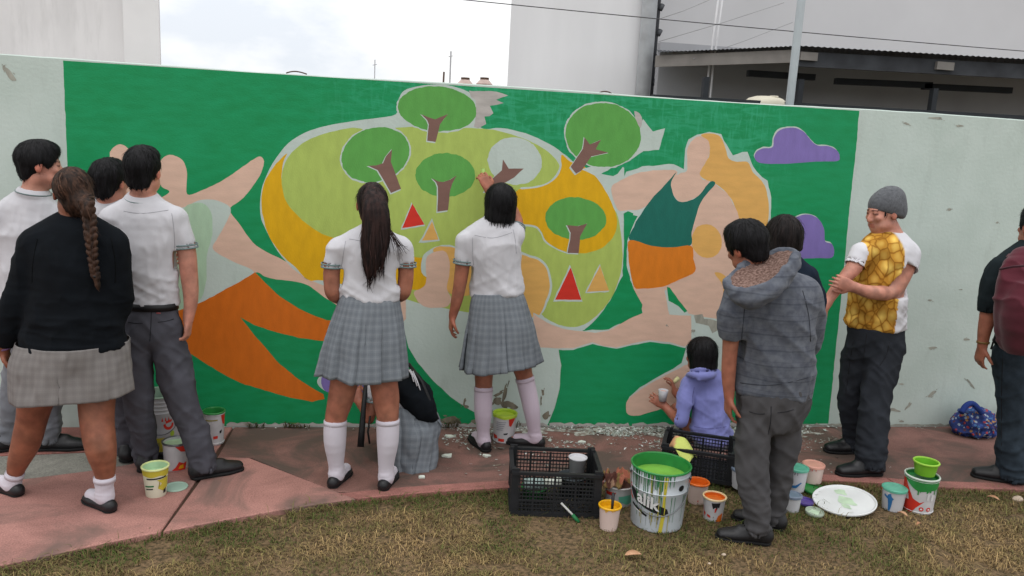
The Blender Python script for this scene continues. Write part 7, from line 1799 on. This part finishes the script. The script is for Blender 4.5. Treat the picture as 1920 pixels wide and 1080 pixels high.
# black backpack on the bent student
Y = -0.50
c_ = at(770, 735, Y); bk = empty('backpack', c_); tag(bk, 'black backpack on the back of the crouching student behind the ponytail student', 'backpack')
S = SDF(c_-.30, c_+.30, .008); Q, Rr = JJ([(736, 698, 24, Y+.10), (756, 712, 31, Y+.02), (776, 738, 33, Y-.06), (798, 768, 22, Y-.12), (812, 782, 10, Y-.13)])
S.loft(Q, Rr, Rr*.7, (0.8, -.3, -.5), .02); V, Fc = S.mesh(2); V = folds(V, Fc, [((7, 7, 7), .018, None)], 78); mk('bag', V, Fc, m_black, bk)
MB().tube([at(766, 682, Y), at(790, 715, Y-.08), at(806, 752, Y-.13), at(822, 786, Y-.14)], [.010, .012, .010, .006], 8).build('piping', m_belt, bk, True)
for k in range(3): MB().tube([at(764+k*5, 690+k*3, Y-.06), at(772+k*5, 702+k*6, Y-.10), at(776+k*6, 716+k*8, Y-.12)], .004, 6).build('white_stripe', m_polo, bk, True)
MB().tube([at(688, 700, Y+.16), at(682, 760, Y+.02), at(679, 800, Y-.05), at(676, 838, Y-.10)], [.012, .014, .018, .020], 8).build('loose_strap', m_belt, bk, True)
MB().tube([at(694, 780, Y), at(690, 810, Y-.04), at(693, 832, Y-.06)], .006, 6).build('strap_end', m_belt, bk, True)
# bags by the wall
def soft_bag(label, px0, py0, px1, py1, Y, material, seed, handle=None):
    a, b = at(px0, py0, Y), at(px1, py1, Y); c = (a+b)/2; E = empty('cloth_bag', np.array([c[0], Y, 0])); tag(E, label, 'bag')
    hx = abs(b[0]-a[0])/2; hz = abs(a[2]-b[2])/2; S = SDF(c-np.array([hx+.1, .25, hz+.12]), c+np.array([hx+.1, .25, hz+.12]), .007)
    g = np.random.default_rng(seed); S.ell(c-np.array([0, 0, hz*.15]), np.array([hx*.86, .11, hz*.8]), None, .02)
    for k in range(9): S.ell(c+np.array([g.uniform(-.6, .6)*hx, g.uniform(-.05, .05), g.uniform(-.6, .5)*hz]), g.uniform(.03, .06, 3), None, .03)
    S.cut((0, 0, .002), (0, 0, -1)); V, Fc = S.mesh(2); V = folds(V, Fc, [((14, 14, 14), .028, None), ((30, 30, 30), .010, None)], seed); V[:, 2] = np.maximum(V[:, 2], .002)
    mk('bag', V, Fc, material, E); return E
fb = soft_bag('blue flowered cloth bag slumped against the wall at the right', 1790, 756, 1866, 826, -.16, bag_mat('floral', srgb(28, 48, 108), [srgb(38, 70, 140), srgb(160, 56, 58), srgb(26, 42, 96), srgb(140, 152, 166), srgb(76, 38, 54), srgb(50, 92, 140), srgb(150, 110, 66), srgb(30, 50, 110)], 52), 3)
MB().tube(catmull(np.array([at(1802, 774, -.24), at(1812, 760, -.22), at(1824, 757, -.21), at(1834, 766, -.24), at(1842, 776, -.26)]), 5), .020, 8).build('handle', mat('blue_cloth', srgb(30, 50, 112), rough=.9), fb, True)
soft_bag('white bag with dark red dots behind the right student legs', 1898, 756, 1950, 822, -.18, bag_mat('dotted', srgb(196, 186, 186), [srgb(200, 190, 190), srgb(130, 50, 66), srgb(205, 196, 196), srgb(196, 186, 186)], 40), 5)

# ---- scraped paint flakes along the wall foot
def flakes():
    n = 9600; X = np.concatenate([rng.uniform(.35, 3.2, n-3300), rng.uniform(-1.2, 4.0, 300), rng.normal(1.7, .45, 3000)])
    Yv = -np.abs(rng.normal(0, .16, n))-.012; far = rng.uniform(0, 1, n) < .10; Yv[far] = rng.uniform(-.8, -.1, far.sum()); Yv[n-3300:n-3000] = -np.abs(rng.normal(0, .04, 300))-.01
    ok = (Yv > np.interp(X, EDGE[:, 0], EDGE[:, 1])+.05) & (fbm(np.stack([X*5, Yv*9, np.zeros(n)], 1), 44) > 0.44+rng.uniform(-.12, .1, n)); X, Yv = X[ok], Yv[ok]; n = len(X); V = []; F = []; Cc = []
    pal = np.array([srgb(186, 196, 188), srgb(200, 202, 198), srgb(150, 150, 140), srgb(118, 104, 92), srgb(170, 180, 172)])
    for i in range(n):
        r = rng.uniform(.003, .014)*(2.2 if rng.uniform() < .05 else 1); k = rng.integers(4, 7); a = np.sort(rng.uniform(0, 2*math.pi, k)); rr = r*rng.uniform(.5, 1.2, k); tx, ty = rng.normal(0, .25, 2); st_ = rng.uniform(.35, 1.0); c = math.cos(a[0]*7); s2 = math.sin(a[0]*7)
        b = len(V); zc = .004+rng.uniform(0, .008)*np.exp(Yv[i]/.1)
        for q in range(k):
            x, y = rr[q]*math.cos(a[q]), rr[q]*math.sin(a[q])*st_; x, y = x*c-y*s2, x*s2+y*c; V.append((X[i]+x, min(Yv[i]+y, -.003), max(.0015, zc+x*tx+y*ty)))
        F.append(tuple(range(b, b+k))); cc2 = pal[rng.integers(0, 5)]*rng.uniform(.75, 1.1); Cc += [cc2]*k
    o = mk('paint_flakes', np.array(V), F, mat('flake', (1, 1, 1), rough=.85, var=.1, attr='Col'), None, smooth=False, attrs={'Col': np.array(Cc)})
    tag(o, 'scraped mint and white paint flakes strewn along the foot of the wall', 'flakes', kind='stuff')
flakes()
# dusty spill patches on the path under the flakes
m_dust = mat('plaster_dust', srgb(172, 174, 166), rough=1.0, col2=srgb(120, 106, 96), vscale=30, lo=.4, hi=.6)
for i, (x, y, rx, ry) in enumerate(((2.0, -.10, .32, .09), (1.45, -.09, .25, .08), (2.7, -.12, .22, .10), (.95, -.07, .22, .06), (2.35, -.16, .18, .08))):
    a = np.linspace(0, 2*math.pi, 34, endpoint=False); rr = 1+.35*np.sin(a*5+i)+.25*np.sin(a*9+2*i)+rng.uniform(-.12, .12, 34)
    V = np.stack([x+rx*rr*np.cos(a), np.minimum(y+ry*rr*np.sin(a), -.005), np.full(34, .0022+.0003*i)], 1); tag(mk('plaster_dust', V, [tuple(range(34))], m_dust, path, smooth=False))
# a few bigger pieces that can be told apart
for i, (px, py, s_, lab) in enumerate(((838, 856, 1.3, 'largest star-shaped paint flake right of the crouching student skirt'), (789, 896, .8, 'long thin paint flake in front of the plaid skirt on the ground'), (845, 820, 1.1, 'paint flake cluster piece near the wall left of the white sock'), (912, 856, .9, 'pale paint flake just in front of the painting student shoe'), (1090, 830, 1.1, 'broad paint flake near the wall behind the left crate'))):
    c = gr(px, py); k = 9; a = np.linspace(0, 2*math.pi, k, endpoint=False); rr = .022*s_*rng.uniform(.5, 1.3, k)
    top = [(c[0]+rr[q]*math.cos(a[q])*1.2, c[1]+rr[q]*math.sin(a[q])*.8, .008+rng.uniform(0, .006)) for q in range(k)]; mb = MB(); mb.add(top+[(x, y, .001) for x, y, z in top], [tuple(range(k))]+[(q, k+q, k+(q+1) % k, (q+1) % k) for q in range(k)])
    tag(mb.build('paint_flake', mat('flake_big', srgb(200, 206, 196), rough=.85), None), lab, 'flake', 'larger paint flakes on the path')
# dry leaves and stones in the grass
m_leaf = mat('dry_leaf', srgb(176, 128, 96), rough=.8, col2=srgb(200, 160, 128), vscale=30)
def dry_leaf(px, py, L, ang, label, z=GZ+.022, material=m_leaf, width=.42):
    c = gr(px, py, z); V = []; F = []; n = 9; d = np.array([math.cos(ang), math.sin(ang), 0]); s_ = np.array([-d[1], d[0], 0])
    for i in range(n+1):
        t = i/n; w = L*width*.5*math.sin(math.pi*t)**.7; z_ = .012*math.sin(math.pi*t)
        V += [c+d*L*(t-.5)+s_*w+np.array([0, 0, z_+.006]), c+d*L*(t-.5)+np.array([0, 0, z_]), c+d*L*(t-.5)-s_*w+np.array([0, 0, z_+.006])]
    for i in range(n):
        for j in (0, 1): a = i*3+j; F.append((a, a+3, a+4, a+1))
    o = mk('dry_leaf', np.array(V), F, material, None); o.modifiers.new('t', 'SOLIDIFY').thickness = .0015; tag(o, label, 'leaf', 'dry leaves in the grass')
dry_leaf(1187, 1042, .085, .05, 'large pinkish dry leaf in the grass in front of the big bucket', width=.5)
dry_leaf(1692, 966, .06, -1.1, 'pinkish dry leaf leaning by the small white bucket')
dry_leaf(1862, 936, .07, -.9, 'slim pale dry leaf in the grass at the right'); dry_leaf(1722, 985, .04, .4, 'tiny dry leaf in front of the red and green can')
def stone(px, py, r, label, material, z=GZ+.01):
    c = gr(px, py, z); S = SDF(c-r*1.6, c+r*1.6, r/7); S.ell(c, np.array([r*1.2, r*.8, r*.6]), None, 0); S.ell(c+np.array([r*.3, r*.2, r*.1]), np.array([r*.7, r*.7, r*.5]), None, r*.3); V, Fc = S.mesh(1); tag(mk('stone', V, Fc, material, None), label, 'stone')
m_stone = mat('pale_stone', srgb(186, 168, 150), rough=.9, var=.15, vscale=40)
stone(1908, 936, .028, 'pinkish stone at the right edge beside the black shoe', m_stone); stone(1357, 1040, .010, 'small white pebble in the grass below the hooded student shoe', m_stone); stone(1330, 1057, .008, 'tiny white pebble at the bottom of the grass', m_stone); stone(1268, 975, .009, 'small white pebble right of the big bucket', m_stone)
# weeds at the foot of the wall
m_weed = mat('weed_leaf', srgb(66, 74, 40), rough=.8, col2=srgb(110, 96, 60), vscale=20)
for i, (px, py, h, n, lab) in enumerate(((482, 800, .05, 26, 'small dark weed tuft at the wall foot, leftmost of the tufts'), (540, 801, .045, 26, 'small weed tuft at the wall foot right of the leftmost tuft'), (566, 802, .04, 22, 'third weed tuft from the left at the wall foot'), (846, 800, .07, 34, 'dry weed tuft at the wall foot beside the plaid skirt'), (962, 800, .06, 24, 'dry weed tuft at the wall foot behind the lime can'))):
    c = gr(px, py); c[1] = min(c[1], -.02); mb = MB()
    for k in range(n):
        a = rng.uniform(0, 2*math.pi); L = h*rng.uniform(.5, 1.4); ln = rng.uniform(.3, 1.2); d = np.array([math.cos(a), -abs(math.sin(a))*.6, 0]); s_ = np.array([-d[1], d[0], 0])*.005; b0 = c+np.array([rng.uniform(-.05, .05), rng.uniform(-.012, .008), 0]); m1 = b0+d*L*ln*.4+np.array([0, 0, L*.6]); t1 = b0+d*L*ln+np.array([0, 0, L*.8])
        for q in (m1, t1): q[1] = min(q[1], -.004)
        mb.add([b0-s_*.6, b0+s_*.6, m1+s_, m1-s_, t1], [(0, 1, 2, 3), (3, 2, 4)])
    tag(mb.build('weed', m_weed, None), lab, 'weed', 'weeds along the wall foot')
